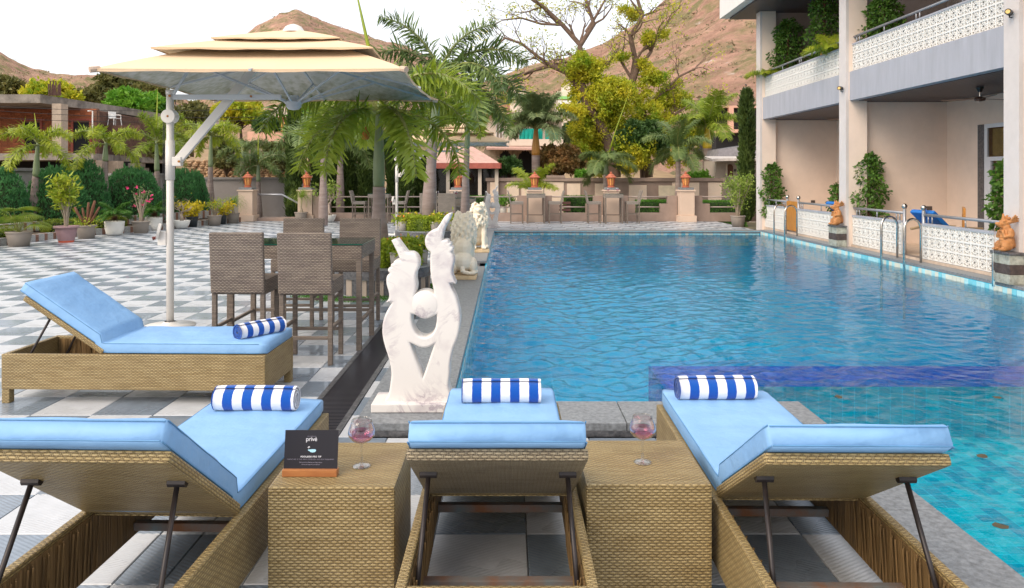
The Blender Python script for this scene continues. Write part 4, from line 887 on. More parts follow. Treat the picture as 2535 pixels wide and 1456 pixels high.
def palm(label, x, y, z0, zc, flen, nf, style='fox', lm=None, r0=.13, r1=.06, shaft=.45, shm=None, bulge=True, spear=0., sp_lean=(0,0), lean=(0,0), seed=0, group=None, name='foxtail_palm', cat='palm', az0=0., pitch=(0,1,2,3), azs=None):
    rs = random.Random(seed); lm = lm or M_fox; t = thing(name, label, cat, (x,y,z0), 0, group); h = zc-z0; sh = min(h*.6, shaft)
    lx = lambda q: (lean[0]*(q**1.5), lean[1]*(q**1.5))
    pts, rad = [], []
    n = max(8, int((h-sh)/.06))
    for k in range(n+1):
        q = k/n; zz = q*(h-sh); f = (1+.28*math.sin(min(1, q*1.5)*math.pi)) if bulge else 1; base = (r0*(1-q)+r1*1.35*q)*f
        for dz, m_ in ((0,1.03),(.8*(h-sh)/n,.985)): 
            if k < n or dz == 0: pts.append((lx(zz/h)[0], lx(zz/h)[1], zz+dz)); rad.append(base*m_)
    MB().tube(pts, rad, 14).build('trunk', M_trk, t, smooth=True)
    p2 = [(lx((h-sh+sh*q)/h)[0], lx((h-sh+sh*q)/h)[1], h-sh+sh*q) for q in (0,.1,.3,.6,1,1.12)]
    MB().tube(p2, [r1*1.25,r1*1.4,r1*1.32,r1,r1*.62,r1*.3], 12).build('crownshaft', shm or M_shaft, t, smooth=True)
    sets = fronds(style, lm, lm.name+style); top = p2[-2]
    for k in range(nf if azs is None else len(azs)):
        lv = pitch[int(len(pitch)*k/nf)] if azs is None else azs[k][1]; az = az0+k*2.399+rs.uniform(-.3,.3) if azs is None else azs[k][0]; me = sets[lv][rs.randint(0,1)]
        o = place('frond', me, t, (top[0], top[1], top[2]-.03*lv), (rs.uniform(-.18,.18), rs.uniform(-.08,.08), az)); f = flen*rs.uniform(.88,1.12); o.scale = (f,)*3
    if spear: MB().tube([top, (top[0]+sp_lean[0]*.4, top[1]+sp_lean[1]*.4, top[2]+spear*.45), (top[0]+sp_lean[0], top[1]+sp_lean[1], top[2]+spear)], [.03,.028,.004], 6).build('spear_leaf', M_foxl, t, smooth=True)
    return t
GP = 'foxtail palms along the left bed'
def PL(label, pxb, Y, z0, pxc, pyc, flen_px, nf, **k):
    s = Y/F; return palm(label, AX(pxb,Y), Y, z0, AZ(pyc,Y), flen_px*s, nf, lean=(AX(pxc,Y)-AX(pxb,Y), 0), **k)
PL('short bright foxtail palm, leftmost, before the brick building', 84, 20.4, .2, 94, 352, 108, 9, lm=M_foxl, spear=.8, sp_lean=(-.1,0), seed=1, group=GP, r0=.15, shaft=.95, pitch=(1,1,2,3))
PL('bushy foxtail palm between the two clipped double conifers', 257, 22.3, .2, 262, 350, 105, 9, lm=M_foxl, seed=2, group=GP, shaft=.6, pitch=(1,1,2,3))
PL('foxtail palm with a tall bright spear leaf, left of the umbrella pole', 390, 24.6, .2, 387, 350, 100, 9, spear=1.75, sp_lean=(.04,0), seed=3, group=GP, shaft=1., pitch=(0,1,2,3))
PL('foxtail palm right of the umbrella pole, before the utility pole', 520, 26.8, .1, 522, 332, 98, 10, lm=M_foxl, seed=4, group=GP, shaft=1.2, pitch=(1,1,2,3))
PL('dark low foxtail palm behind the lantern left of the steps', 640, 28.5, -.4, 639, 405, 92, 10, lm=M_foxd, spear=1.2, seed=5, group=GP, shaft=.7, pitch=(1,1,2,3))
PL('foxtail palm behind the leaning one, just left of the hub of the umbrella', 600, 31, -.4, 600, 370, 72, 7, lm=M_foxd, seed=15, group=GP, pitch=(1,2))
palm('foxtail palm with hanging plumes left of the near planter palm, before the cypresses', AX(842,27.3), 27.3, -.3, AZ(290,27.3), 2.0, 12, lm=M_fox, seed=21, r1=.07, shaft=.8, pitch=(1,1,2,3))
# the two large palms in the round planters
palm('large foxtail palm in the near round planter behind the rattan table', -1.83, 10.55, .34, AZ(262,10.55), 1.78, 15, lm=M_fox, r0=.115, r1=.062, shaft=1.15, seed=6, spear=1.9, sp_lean=(-.4,.1), azs=[(.15,2),(-.4,1),(.5,1),(3.0,3),(2.6,2),(3.5,2),(3.2,1),(1.5,1),(1.9,2),(4.3,3),(-1.1,3),(-.1,3)])
palm('tall foxtail palm in the far round planter, fronds against the sky', -1.84, 17.2, .36, AZ(188,17.2), 2.15, 17, lm=M_foxd, r0=.135, r1=.08, shaft=1.5, seed=7, lean=(.25,0), azs=[(.25,0),(2.9,1),(3.3,0),(-.1,1),(.2,2),(-.6,2),(2.9,2),(3.8,3),(-.9,3),(1.7,2),(.05,3)])
palm('foxtail palm with orange seed nest behind the cypresses left of the near planter', AX(800,24), 24, -.3, AZ(330,24), 1.9, 10, lm=M_foxd, seed=8, r1=.07, shaft=.8, pitch=(1,2,2,3))
PL('slim foxtail palm with drooping plumes beside the far round planter', 1150, 18.7, 0, 1160, 270, 125, 11, lm=M_fox, seed=9, pitch=(1,2,2,3), shaft=1.0, r0=.1, r1=.05)
palm('royal palm with orange crownshaft before the white house', AX(1326,31.5), 31.5, -.4, AZ(318,31.5), 112*31.5/F, 24, style='flat', lm=leafmat('grey_green_palm_leaflet', (.12,.19,.07), (.32,.38,.18), scale=1.2, rough=.4, trans=.25), r0=.17, r1=.13, shaft=1.15, shm=M_shaft2, bulge=False, seed=10, name='royal_palm', pitch=(0,0,0,1,1,2))
palm('arching palm with tall spear leaves behind the right bar table lantern', AX(1500,29), 29, -.4, AZ(404,29), 88*29/F, 10, style='flat', lm=M_foxd, r0=.12, r1=.08, seed=11, spear=2.9, sp_lean=(.95,0), name='palm', pitch=(1,1,2,3))
palm('arching grey-green palm with hanging nest left of the clear pillar', AX(1678,29), 29, -.4, AZ(372,29), 98*29/F, 11, style='flat', lm=M_foxd, r0=.12, r1=.07, seed=12, name='palm', pitch=(0,1,2,3))
palm('tall royal palm with yellow crownshaft beside the small hut', AX(1750,33), 33, -.4, AZ(318,33), 105*33/F, 13, style='flat', lm=M_fox, r0=.2, r1=.15, shaft=.9, shm=M_shaft3, bulge=False, seed=13, name='royal_palm', pitch=(0,1,1,2))
palm('low sparse palm behind the left bar table lantern', AX(1318,27.6), 27.6, -.3, AZ(478,27.6), 88*27.6/F, 7, style='flat', lm=M_foxl, r0=.05, r1=.04, seed=14, name='palm', shaft=.1, pitch=(0,1,1))
M_nest = mat('woven_nest', (.42,.16,.03), rough=.9, bump=.6, bscale=60)
for (px, py, Y, s) in ((1662,372,28.8,'the palm left of the clear pillar'),(905,335,10.4,'the near planter palm')):
    b = MB().lathe([(.01,-.07),(.045,-.05),(.06,-.01),(.05,.03),(.02,.07),(.008,.12)], 12); o = b.build('nest', M_nest, smooth=True, loc=(AX(px,Y), Y, AZ(py,Y))); tag(o, 'orange woven nest hanging on '+s, 'nest')
# cypresses
M_cyp = leafmat('cypress_leaf', (.025,.055,.012), (.10,.15,.03), scale=2.2, trans=.1)
def cypress(label, px, Y, pyt, wpx, n=5200, z0=-.4):
    h = AZ(pyt,Y)-z0; r = wpx*Y/F/2; t = thing('cypress', label, 'tree', (AX(px,Y),Y,z0), 0, 'column cypresses')
    MB().tube([(0,0,0),(0,0,h*.9)], [r*.3,.02], 7).build('trunk', M_bark, t)
    MB().lathe([(r*.5,.05),(r*.72,h*.2),(r*.7,h*.6),(r*.4,h*.88),(.01,h*.97)], 10).build('shadow_core', M_core, t)
    q = rng.random(n)**.85; a = rng.uniform(0,2*math.pi,n); rr = r*np.minimum(1,(1-q)*5+.12)**.5*np.minimum(1,q*6+.6)*(.82+.22*np.sin(a*3+q*14))*rng.uniform(.72,1.05,n)
    p = np.stack([rr*np.cos(a), rr*np.sin(a), q*h], 1); D = np.stack([np.cos(a)*.35, np.sin(a)*.35, np.ones(n)], 1)
    MB().quads(leaves(p, .19, .06, D, .28)).build('crown', M_cyp, t)
for (px, Y, pyt, w_, s) in ((728,27.6,262,40,'tallest, leftmost of the row behind the steps lantern'),(790,28.3,335,34,'behind the white-bowl bonsai'),(826,27.8,372,32,'right of the white-bowl bonsai'),(866,28.2,350,36,'left behind the near palm trunk'),(905,27.9,362,36,'just left of the near palm trunk'),(973,28.2,372,28,'behind the second umbrella pole, narrow'),(1003,27.7,352,38,'right of the second umbrella pole'),(1040,28.6,385,28,'left of the thick ringed palm trunk')):
    cypress('dark column cypress '+s, px, Y, pyt, w_)
cypress('very tall dark column cypress against the hotel column', 1848, 25.8, 228, 34, 8000, 0)

# clipped round conifers
M_thu = leafmat('blue_green_conifer_spray', (.035,.15,.05), (.12,.33,.10), scale=2.4, trans=.12)
def tuft_ball(n, seed):
    g = np.random.default_rng(seed); v = g.normal(size=(n,3)); v /= np.linalg.norm(v,axis=1)[:,None]; v[:,2] = np.abs(v[:,2])*1.15-.12
    v /= np.linalg.norm(v,axis=1)[:,None]
    bumps = np.array([mn.fractal(Vector(a*5.5)+Vector((seed,0,0)), .8, 2., 3) for a in v]); r = 1+.13*bumps+g.uniform(-.05,.04,n)
    p = v*r[:,None]; D = v*1.1+np.array([0,0,.25]); Q = [leaves(p, .07, .03, D, .5) for _ in range(3)]
    return np.concatenate(Q)
TB = [tuft_ball(4200, 1), tuft_ball(4200, 5)]
def conifer(label, px, pyt, Y, rx, k, zb=.3, lob=None):
    zt = AZ(pyt,Y); t = thing('round_conifer', label, 'shrub', (AX(px,Y),Y,zb), 0, 'clipped round conifers in the left bed'); r = rx*Y/F; h = zt-zb
    for i, (dx, dy, s, hs) in enumerate(lob or [(0,0,1,1)]):
        Q = TB[(k+i)%2]*np.array([r*s, r*s, h*hs*.96])+np.array([dx*r, dy*r, .05])
        b = MB(); ell(b, (dx*r, dy*r, h*hs*.1), (r*s*.90, r*s*.90, h*hs*.82), n=20); b.build('shadow_core', M_core, t, smooth=True)
        MB().quads(Q).build('foliage', M_thu, t)
conifer('round dark conifer cut by the left edge of the picture', 2, 424, 19.6, 60, 0)
conifer('double round conifer behind the croton in the mauve pot', 140, 421, 21.0, 70, 1)
conifer('round conifer with the highest crown, right of the mauve pot', 205, 404, 21.9, 60, 0)
conifer('wide round conifer behind the desert rose', 325, 422, 23.3, 72, 1)
conifer('round conifer right behind the umbrella pole', 446, 424, 25.0, 44, 0)
conifer('round conifer right of the umbrella pole, rightmost', 482, 430, 25.8, 32, 1)
# low hedge strips in the bed
for (a, b) in ((1,3),(3,5)):
    pass
M_lowh = M_hedge2
def strip(label, p, q, w_, z0, z1, n, lm, core):
    L_ = math.hypot(q[0]-p[0], q[1]-p[1]); t = hedge(label, -L_/2, L_/2, -w_/2, w_/2, z0, z1, lm, core, n, .05); t.location = ((p[0]+q[0])/2, (p[1]+q[1])/2, z0); t.rotation_euler = (0,0,math.atan2(q[1]-p[1], q[0]-p[0])); return t
kk = [(x-.42, y+.2) for x, y in kerbs]
strip('low dark golden hedge strip behind the white cycad bowls', kk[3], kk[5], .42, .15, .42, 5200, leafmat('low_hedge_leaf', (.09,.15,.015), (.28,.33,.03), scale=4), M_core)
strip('low scrappy hedge strip by the fan palm pot', kk[1], kk[2], .4, .15, .30, 1500, MATS['low_hedge_leaf'], M_core)

# ------------------------------------------------------------------ pots and potted plants
M_taupe = mat('taupe_pot', (.30,.255,.215), rough=.55, var=.05); M_mauve = mat('mauve_pot', (.33,.20,.21), rough=.5, var=.1); M_wpot = mat('white_pot', (.78,.76,.70), rough=.4, var=.04); M_bpot = mat('black_pot', (.02,.025,.03), rough=.4)
M_ltp = mat('pale_grey_pot', (.46,.42,.37), rough=.6, var=.08); M_redr = mat('red_worn_base', (.55,.10,.05), rough=.6)
def pot(label, x, y, w_, h, m, style='taper', z=0, group='plant pots round the terrace'):
    t = thing('plant_pot', label, 'pot', (x,y,z), 0, group); r = w_/2
    prof = {'taper': [(r*.74,0),(r*.93,h*.86),(r*.93,h*.88),(r,h*.89),(r,h),(r*.93,h),(r*.88,h*.9)], 'rim': [(r*.58,0),(r*.6,h*.05),(r*.86,h*.82),(r*.84,h*.86),(r*1.0,h*.87),(r*1.0,h),(r*.9,h),(r*.84,h*.9)],
            'bowl': [(r*.60,0),(r*.82,h*.15),(r*.95,h*.5),(r*.98,h*.85),(r,h*.88),(r,h),(r*.92,h),(r*.88,h*.9)], 'low': [(r*.45,0),(r*.62,h*.05),(r*.9,h*.5),(r,h*.9),(r*1.02,h),(r*.95,h),(r*.9,h*.88)]}[style]
    MB().lathe(prof, 28, cap0=True).build('body', m, t, smooth=True); MB().lathe([(r*.9,h*.9),(r*.5,h*.93),(.001,h*.94)], 16).build('soil', M_soil, t)
    if style == 'rim': MB().lathe([(r*.585,.001),(r*.625,h*.12)], 28).build('worn_base', M_redr, t, smooth=True)
    return t
def plant(name, label, x, y, z): return thing(name, label, 'plant', (x,y,z), 0)
M_fan = leafmat('fan_palm_blade', (.10,.22,.02), (.36,.42,.06), scale=2); M_cyc = leafmat('cycad_leaf', (.03,.12,.01), (.10,.25,.03), scale=3); M_yel = leafmat('yellow_croton_leaf', (.42,.40,.01), (.75,.55,.03), scale=6, trans=.3); M_cro = leafmat('lime_croton_leaf', (.14,.28,.02), (.50,.50,.04), scale=5)
M_pony = leafmat('ponytail_leaf', (.14,.28,.03), (.40,.48,.08), scale=3); M_fic = leafmat('ficus_leaf', (.12,.26,.04), (.40,.48,.08), scale=3); M_pinkf = mat('pink_flower', (.75,.05,.20), rough=.5); M_twig = mat('pale_grey_twig', (.36,.29,.22), rough=.8, var=.2); M_brt = mat('brown_stub', (.16,.07,.04), rough=.9, var=.3)
def blades(n, L_, w_, el0, el1, droop, seed, seg=5, base_r=.03):
    g = np.random.default_rng(seed); Q = []
    for k in range(n):
        a = g.uniform(0,2*math.pi); e = g.uniform(el0,el1); l = L_*g.uniform(.75,1.1); p = np.array([math.cos(a)*base_r, math.sin(a)*base_r, 0]); s = np.array([-math.sin(a), math.cos(a), 0])
        for j in range(seg):
            e2 = e-droop*(j/seg)**1.2*g.uniform(.85,1.1); d = np.array([math.cos(a)*math.cos(e2), math.sin(a)*math.cos(e2), math.sin(e2)]); q = p+d*l/seg; w0, w1 = w_*(1-.8*j/seg), w_*(1-.8*(j+1)/seg); Q.append([p-s*w0/2, q-s*w1/2, q+s*w1/2, p+s*w0/2]); p = q
    return np.array(Q)
# (a) fan palm in a taupe tub
x, y = P(47,609.5); pot('wide taupe tub holding the fan palm, leftmost', x, y, .56, .34, M_taupe)
t = plant('fan_palm', 'yellow-green fan palm spilling over the leftmost tub', x, y, .31); rs = random.Random(4); st = MB(); Q = []
for k in range(15):
    a = k*2.399; e = rs.uniform(.3,1.25); l = rs.uniform(.38,.6); c = np.array([math.cos(a)*math.cos(e)*l, math.sin(a)*math.cos(e)*l, math.sin(e)*l]); st.tube([(0,0,0), c*.5+np.array([0,0,.02]), c], .008, 5)
    out = np.array([math.cos(a), math.sin(a), rs.uniform(-.8,.9)]); out /= np.linalg.norm(out); sd = np.array([-math.sin(a), math.cos(a), 0])
    for j in range(22):
        b_ = -1.5+3.0*j/21; d = out*math.cos(b_)+sd*math.sin(b_); p = c; w0 = .026
        nn = np.cross(out, sd); s_ = np.cross(d, nn); s_ /= np.linalg.norm(s_)
        for q_ in range(3):
            dd = d+np.array([0,0,-1])*.28*q_; dd /= np.linalg.norm(dd); q = p+dd*.135; w1 = w0*(.95,.7,.15)[q_]; Q.append([p-s_*w0/2, q-s_*w1/2, q+s_*w1/2, p+s_*w0/2]); p = q; w0 = w1
st.build('stems', M_stalk, t); MB().quads(np.array(Q)).build('fans', M_fan, t)
# generic leafy stems
def stems(t, n, h, spread, lm, nl, ls, seed, sm=None, top=.35, curl=.1, r=.012, lw=.4, tuft=.07):
    rs = random.Random(seed); mb = MB(); C_ = []
    for k in range(n):
        a = rs.uniform(0,2*math.pi); sp = spread*rs.uniform(.2,1); hh = h*rs.uniform(.65,1); pts = [Vector((math.cos(a)*.04, math.sin(a)*.04, 0))]
        for j in range(1,5): q = j/4; pts.append(Vector((math.cos(a)*sp*q**1.3+rs.uniform(-curl,curl)*.3*q, math.sin(a)*sp*q**1.3+rs.uniform(-curl,curl)*.3*q, hh*q)))
        mb.tube(pts, [r,r*.9,r*.8,r*.6,r*.35], 5, caps=False)
        for j in range(nl):
            q = 1-(1-top)*rs.random()**1.6; i = min(3, int(q*4)); p = pts[i].lerp(pts[i+1], q*4-i); C_.append(np.array(p)+np.array([rs.gauss(0,tuft), rs.gauss(0,tuft), rs.gauss(0,tuft*.8)]))
    mb.build('stems', sm or M_twig, t, smooth=True)
    if nl: C_ = np.array(C_); MB().quads(leaves(C_, ls, ls*lw, np.tile([0,0,.25],(len(C_),1)), 1)).build('foliage', lm, t)
x, y = P(164,600); pot('mauve pot with a worn red base holding the tall croton', x, y, .56, .40, M_mauve, 'rim')
stems(plant('croton', 'tall lime and yellow croton in the mauve pot', x, y, .36), 15, 1.28, .36, M_cro, 60, .15, 5, top=.55, lw=.28)
x, y = P(213.6,590.5); pot('taupe tub with the stubby brown frangipani', x, y, .50, .345, M_taupe)
t = plant('frangipani', 'cut-back frangipani of stubby brown stems in a taupe tub', x, y, .31); b = MB()
for (dx, dz, r) in ((-.30,.50,.035),(.22,.66,.04),(.06,.62,.035),(.34,.5,.03),(-.1,.48,.03)): b.tube([(0,0,0),(dx*.45,.02,dz*.35),(dx*.8,0,dz*.75),(dx,0,dz)], [r*1.2,r,r,r*.7], 8)
b.build('stems', M_brt, t, smooth=True); C_ = rng.normal(size=(260,3))*np.array([.17,.14,.07])+np.array([0,0,.08]); MB().quads(leaves(C_, .06, .035)).build('foliage', M_cro, t)
def cycad(px, py, w_, s):
    x, y = P(px,py); pot('white round pot holding the cycad '+s, x, y, w_, .385, M_wpot, 'bowl'); t = plant('cycad', 'dark green cycad with a shaggy brown base '+s, x, y, .34)
    MB().quads(blades(150, .13, .022, -.5, 1.4, .8, 3, 2, .03)+np.array([0,0,.09])).build('trunk', M_brt, t); sets = fronds('flat', M_cyc, 'cyc')
    for k in range(17):
        me = sets[(0,1,1,2)[k%4]][k%2]; o = place('frond', me, t, (0,0,.18), (0,0,k*2.399)); o.scale = (.62,.40,.50)
cycad(283.4, 583, .50, 'left of the desert rose'); cycad(382, 570, .48, 'just left of the umbrella pole')
x, y = P(348.5,577); pot('taupe pot holding the flowering desert rose', x, y, .48, .335, M_taupe)
t = plant('desert_rose', 'desert rose with bare pale stems and pink flowers', x, y, .3); stems(t, 13, .98, .34, leafmat('grey_leaf', (.10,.16,.05), (.22,.28,.10)), 8, .09, 9, top=.7, r=.014)
b = MB()
for (dx, dz) in ((-.42,.98),(-.12,1.0),(-.15,.78),(.1,.84),(.05,.5),(-.2,.47),(.2,.62),(.28,.6),(.32,.66),(.34,.75)):
    MB().quads(leaves(np.tile([dx*.9,0,dz],(9,1))+rng.normal(size=(9,3))*.012, .05, .045)).build('flower', M_pinkf, t)
def gnarly(t, seed, h, lm, n, sm, spread=.28, r=.045, ls=.05):
    rs = random.Random(seed); mb = MB(); tips = []; 
    mb.tube([(0,0,-.03),(.02,0,h*.18),(-.02,.01,h*.35)], [r*1.5,r,r*.85], 8)
    for k in range(4):
        a = k*1.57+rs.uniform(-.5,.5); branchy(mb, Vector((-.02,.01,h*.33)), Vector((math.cos(a)*.9, math.sin(a)*.9, .8)).normalized(), r*.55, h*.42, 2, rs, tips, .15, .5)
    mb.build('stems', sm, t, smooth=True)
    if n: T_ = np.array([q[0] for q in tips]); C_ = T_[rng.integers(0,len(T_),n)]+rng.normal(size=(n,3))*.05; MB().quads(leaves(C_, ls, ls*.5)).build('foliage', lm, t)
x, y = P(449,566); pot('low white bowl holding the twisted bare bonsai', x, y, .50, .25, M_wpot, 'low'); gnarly(plant('bonsai', 'twisted bare bonsai in the low white bowl by the umbrella pole', x, y, .2), 3, .72, M_yel, 60, M_twig)
x, y = P(476,561.5); pot('black pot holding the bright yellow croton', x, y, .36, .32, M_bpot); t = plant('yellow_croton', 'bright yellow croton bush in the black pot', x, y, .28); stems(t, 12, .42, .42, M_yel, 60, .10, 12, top=.2, lw=.45)
x, y = P(531,558.5); pot('taupe pot holding the dry twiggy shrub', x, y, .46, .33, M_taupe); t = plant('dry_shrub', 'dry twiggy shrub with yellow tips in a taupe pot', x, y, .3); stems(t, 18, .55, .38, M_cro, 14, .08, 13, top=.6); 
x, y = P(551,555); pot('small black pot behind the taupe pots', x, y, .26, .3, M_bpot); t = plant('yellow_croton', 'yellow croton in the small black pot between taupe pots', x, y, .25); stems(t, 10, .45, .38, M_yel, 50, .10, 14, top=.25, lw=.45)
def ponytail(px, py, th, L_, s, seed, w_):
    x, y = P(px,py); pot('taupe pot holding the ponytail palm '+s, x, y, w_, .345, M_taupe); t = plant('ponytail_palm', 'ponytail palm with a fountain of thin leaves '+s, x, y, .3)
    MB().tube([(0,0,0),(.02,0,.08),(0,0,.2),(.03,0,th)], [.09,.055,.03,.024], 8).build('trunk', M_twig, t, smooth=True); MB().quads(blades(230, L_, .012, .1, 1.5, 2.4, seed, 7)+np.array([.03,0,th])).build('foliage', M_pony, t)
ponytail(576, 552.5, .35, .62, 'left of the first cream pillar', 5, .46); ponytail(745, 549.8, .55, .68, 'in front of the second cream pillar', 6, .46)
x, y = P(813,549.8); pot('low white bowl holding the ficus bonsai', x, y, .52, .25, M_wpot, 'low'); t = plant('ficus_bonsai', 'ficus bonsai with braided pale roots in the white bowl', x, y, .2); gnarly(t, 8, 1.15, M_fic, 170, mat('pale_root', (.55,.44,.36), rough=.7), ls=.13, r=.05)
b = MB()
for k in range(9): a = k*.7; b.tube([(math.cos(a)*.13,math.sin(a)*.13,0),(math.cos(a)*.05,math.sin(a)*.05,.15),(0,0,.38)], [.02,.018,.012], 5)
b.build('roots', MATS['pale_root'], t, smooth=True)
x, y = P(1826,561.5); pot('taupe pot by the pool corner near the hotel column', x, y, .47, .35, M_taupe); stems(plant('potted_shrub', 'airy light green shrub in the taupe pot by the pool corner', x, y, .3), 16, 1.35, .48, leafmat('light_green_leaf', (.16,.27,.03), (.34,.44,.08), scale=3), 90, .085, 15, top=.3, lw=.45, tuft=.09)

# ------------------------------------------------------------------ round granite planters in the middle
M_stripe = mat('pale_planter_stripe', (.40,.33,.27), rough=.6, var=.1)
def planter(x, y, r, s):
    t = thing('round_planter', s, 'planter', (x,y,0), 0, 'round granite planters with striped bases'); n = 36
    for k in range(n):
        a0, a1 = 2*math.pi*k/n, 2*math.pi*(k+.94)/n; rr = r*.95
        pts = [(math.cos(a)*q, math.sin(a)*q) for a, q in ((a0,rr),(a1,rr),(a1,rr-.05),(a0,rr-.05))]; MB().prism(pts, 0, .225).build('stripe_stone', M_stripe if k%2 else M_dgranite, t)
    MB().lathe([(r,.226),(r,.36),(r-.015,.372),(r-.16,.372),(r-.16,.3)], 48, cap0=False).build('rim', M_granite, t); MB().lathe([(r-.162,.31),(.001,.33)], 24).build('soil', M_soil, t)
    b = MB().lathe([(r-.003,.228),(r+.004,.232),(r+.004,.356),(r-.002,.362)], 48); b.build('rim_edge', M_dgranite, t)
planter(-1.78, 10.65, .70, 'near round granite planter behind the rattan table and bird statue'); planter(-1.9, 17.2, .70, 'far round granite planter beside the lion statues')
def pad_hedge(label, x, y, z, rx, ry, h, n):
    t = thing('box_bush', label, 'shrub', (x,y,z)); b = MB(); b.lathe([(.98,0),(.98,.7),(.85,.93),(.001,.95)], 24); b.V = [(p[0]*rx,p[1]*ry,p[2]*h) for p in b.V]; b.build('shadow_core', M_core2, t)
    a = rng.uniform(0,2*math.pi,n); top = rng.random(n) < .45; q = np.where(top, np.sqrt(rng.random(n)), 1.0); z_ = np.where(top, h, rng.random(n)*h); k_ = 1-.12*np.clip((z_/h-.7)/.3,0,1)
    wv = 1+.05*np.sin(a*5)+.04*np.sin(a*9+1)
    p = np.stack([np.cos(a)*rx*q*k_*wv, np.sin(a)*ry*q*k_*wv, z_], 1)+rng.normal(size=(n,3))*.014; D = np.where(top[:,None], np.array([[0,0,1.]]), np.stack([np.cos(a),np.sin(a),np.zeros(n)],1))
    MB().quads(leaves(p, .038, .024, D*.7, .8)).build('foliage', M_hedge2, t)
pad_hedge('clipped golden bush in the near round planter', AX(988,10.55), 10.45, .34, .29, .3, .37, 9000)
pad_hedge('clipped golden bush in the far round planter', AX(1052,17.2)-.02, 17.15, .34, .50, .45, .33, 9000)
M_or = mat('orange_flower', (.85,.25,.03), rough=.5); M_yf = mat('yellow_flower', (.85,.60,.03), rough=.5)
def flowerpot(px, py, z, w_, h, s, fm, pl=True):
    x, y = P(px, py, z); pot('small pale grey pot '+s, x, y, w_, h, M_ltp, 'rim' if False else 'taper', z+.002, 'small pale pots on and by the round planters')
    if pl:
        t = plant('flower', 'flower in the pot '+s, x, y, z+h*.9); C_ = rng.normal(size=(220,3))*np.array([.085,.085,.06])+np.array([0,0,.08]); MB().quads(leaves(C_, .09, .04)).build('foliage', M_cro, t)
        C_ = rng.normal(size=(26,3))*np.array([.08,.08,.03])+np.array([0,0,.17]); MB().quads(leaves(C_, .035, .035)).build('flowers', fm, t, kind='stuff')
flowerpot(997, 571.5, .372, .23, .21, 'at the left rim of the far planter', M_or); flowerpot(1022, 568, .372, .2, .2, 'second from the left on the far planter', M_yf)
flowerpot(1077, 572.5, .372, .24, .21, 'before the bush on the far planter', M_yf); flowerpot(1113, 571, .372, .24, .21, 'at the right rim of the far planter', M_or)
flowerpot(987, 668, .372, .26, .24, 'before the golden bush on the near planter, behind the raised beak', M_or); flowerpot(1044, 652, .372, .2, .2, 'at the right rim of the near planter', M_yf)
t = MB(); n = 5200; a = rng.uniform(-2.5,.5,n); r_ = rng.uniform(.72,1.12,n); p = np.stack([-1.78+np.cos(a)*r_-.25, 10.65+np.sin(a)*r_, np.full(n,.004)],1)
t.quads(leaves(p, .03, .008, np.tile([0,0,1.],(n,1)), .35)); struct(t, 'artificial_grass', M_hedge, kind='stuff')
# potted climbers behind the hotel rails
M_cl = leafmat('pothos_leaf', (.03,.10,.015), (.15,.28,.04), scale=4, trans=.2)
def climber(label, px, z0, pyt, r, n=2300, lm=None, ls=.085, X=8.05):
    x = X; y = F*X/(px-CX); z1 = AZ(pyt, y)
    t = thing('potted_climber', label, 'plant', (x,y,z0)); h = z1-z0; MB().lathe([(.12,0),(.17,.26),(.15,.27)], 16, cap0=True).build('pot', M_brt, t); MB().tube([(0,0,.2),(0,0,h*.95)], .03, 6).build('moss_pole', M_brt, t)
    q = rng.random(n); a = rng.uniform(0,2*math.pi,n); rr = r*(.35+.65*np.sin(np.clip(q*1.05,0,1)*math.pi)**.5)*np.sqrt(rng.random(n))*(1+.25*np.sin(q*17+a*2)); p = np.stack([rr*np.cos(a), rr*np.sin(a), .25+q*(h-.25)],1)
    D = np.stack([np.cos(a)*.8,np.sin(a)*.8,np.full(n,-.45)],1); MB().quads(leaves(p, ls, ls*.62, D, .6)).build('foliage', lm or M_cl, t)
climber('leafy climber on a pole behind the farthest screen wall', 1909, .13, 405, .30, X=7.66)
climber('tall tiered leafy climber right of the middle column', 2148, .13, 378, .36, 2600, X=7.85)
climber('leafy climber cut off by the right-hand column, behind the near rails', 2490, .13, 400, .24, 1800, X=7.95)
climber('small leafy climber peeking left of the middle column', 2072, .13, 455, .2, 700)
climber('dark dense climber on the upper balcony, farther bay, left', 1950, 3.7, 48, .46, 3200)
climber('dark dense climber on the upper balcony left of the middle column', 2040, 3.7, -20, .42, 3200)
climber('dark climber on the upper balcony right of the middle column', 2187, 3.7, -5, .42, 2400)
for (px, Y, s) in ((1903,21.3,'at the far end'),(2062,16.9,'left of the middle column')):
    t = thing('areca_palm', 'small yellow-green areca palm on the upper balcony '+s, 'plant', (7.6, F*7.6/(px-CX), 4.35)); sets = fronds('flat', M_foxl, 'areca'); MB().tube([(0,0,-.6),(0,0,.1)], .04, 6).build('stem', M_stalk, t)
    for k in range(9): o = place('frond', sets[(0,1,1)[k%3]][k%2], t, (0,0,0), (0,0,k*2.4)); o.scale = (.85,)*3
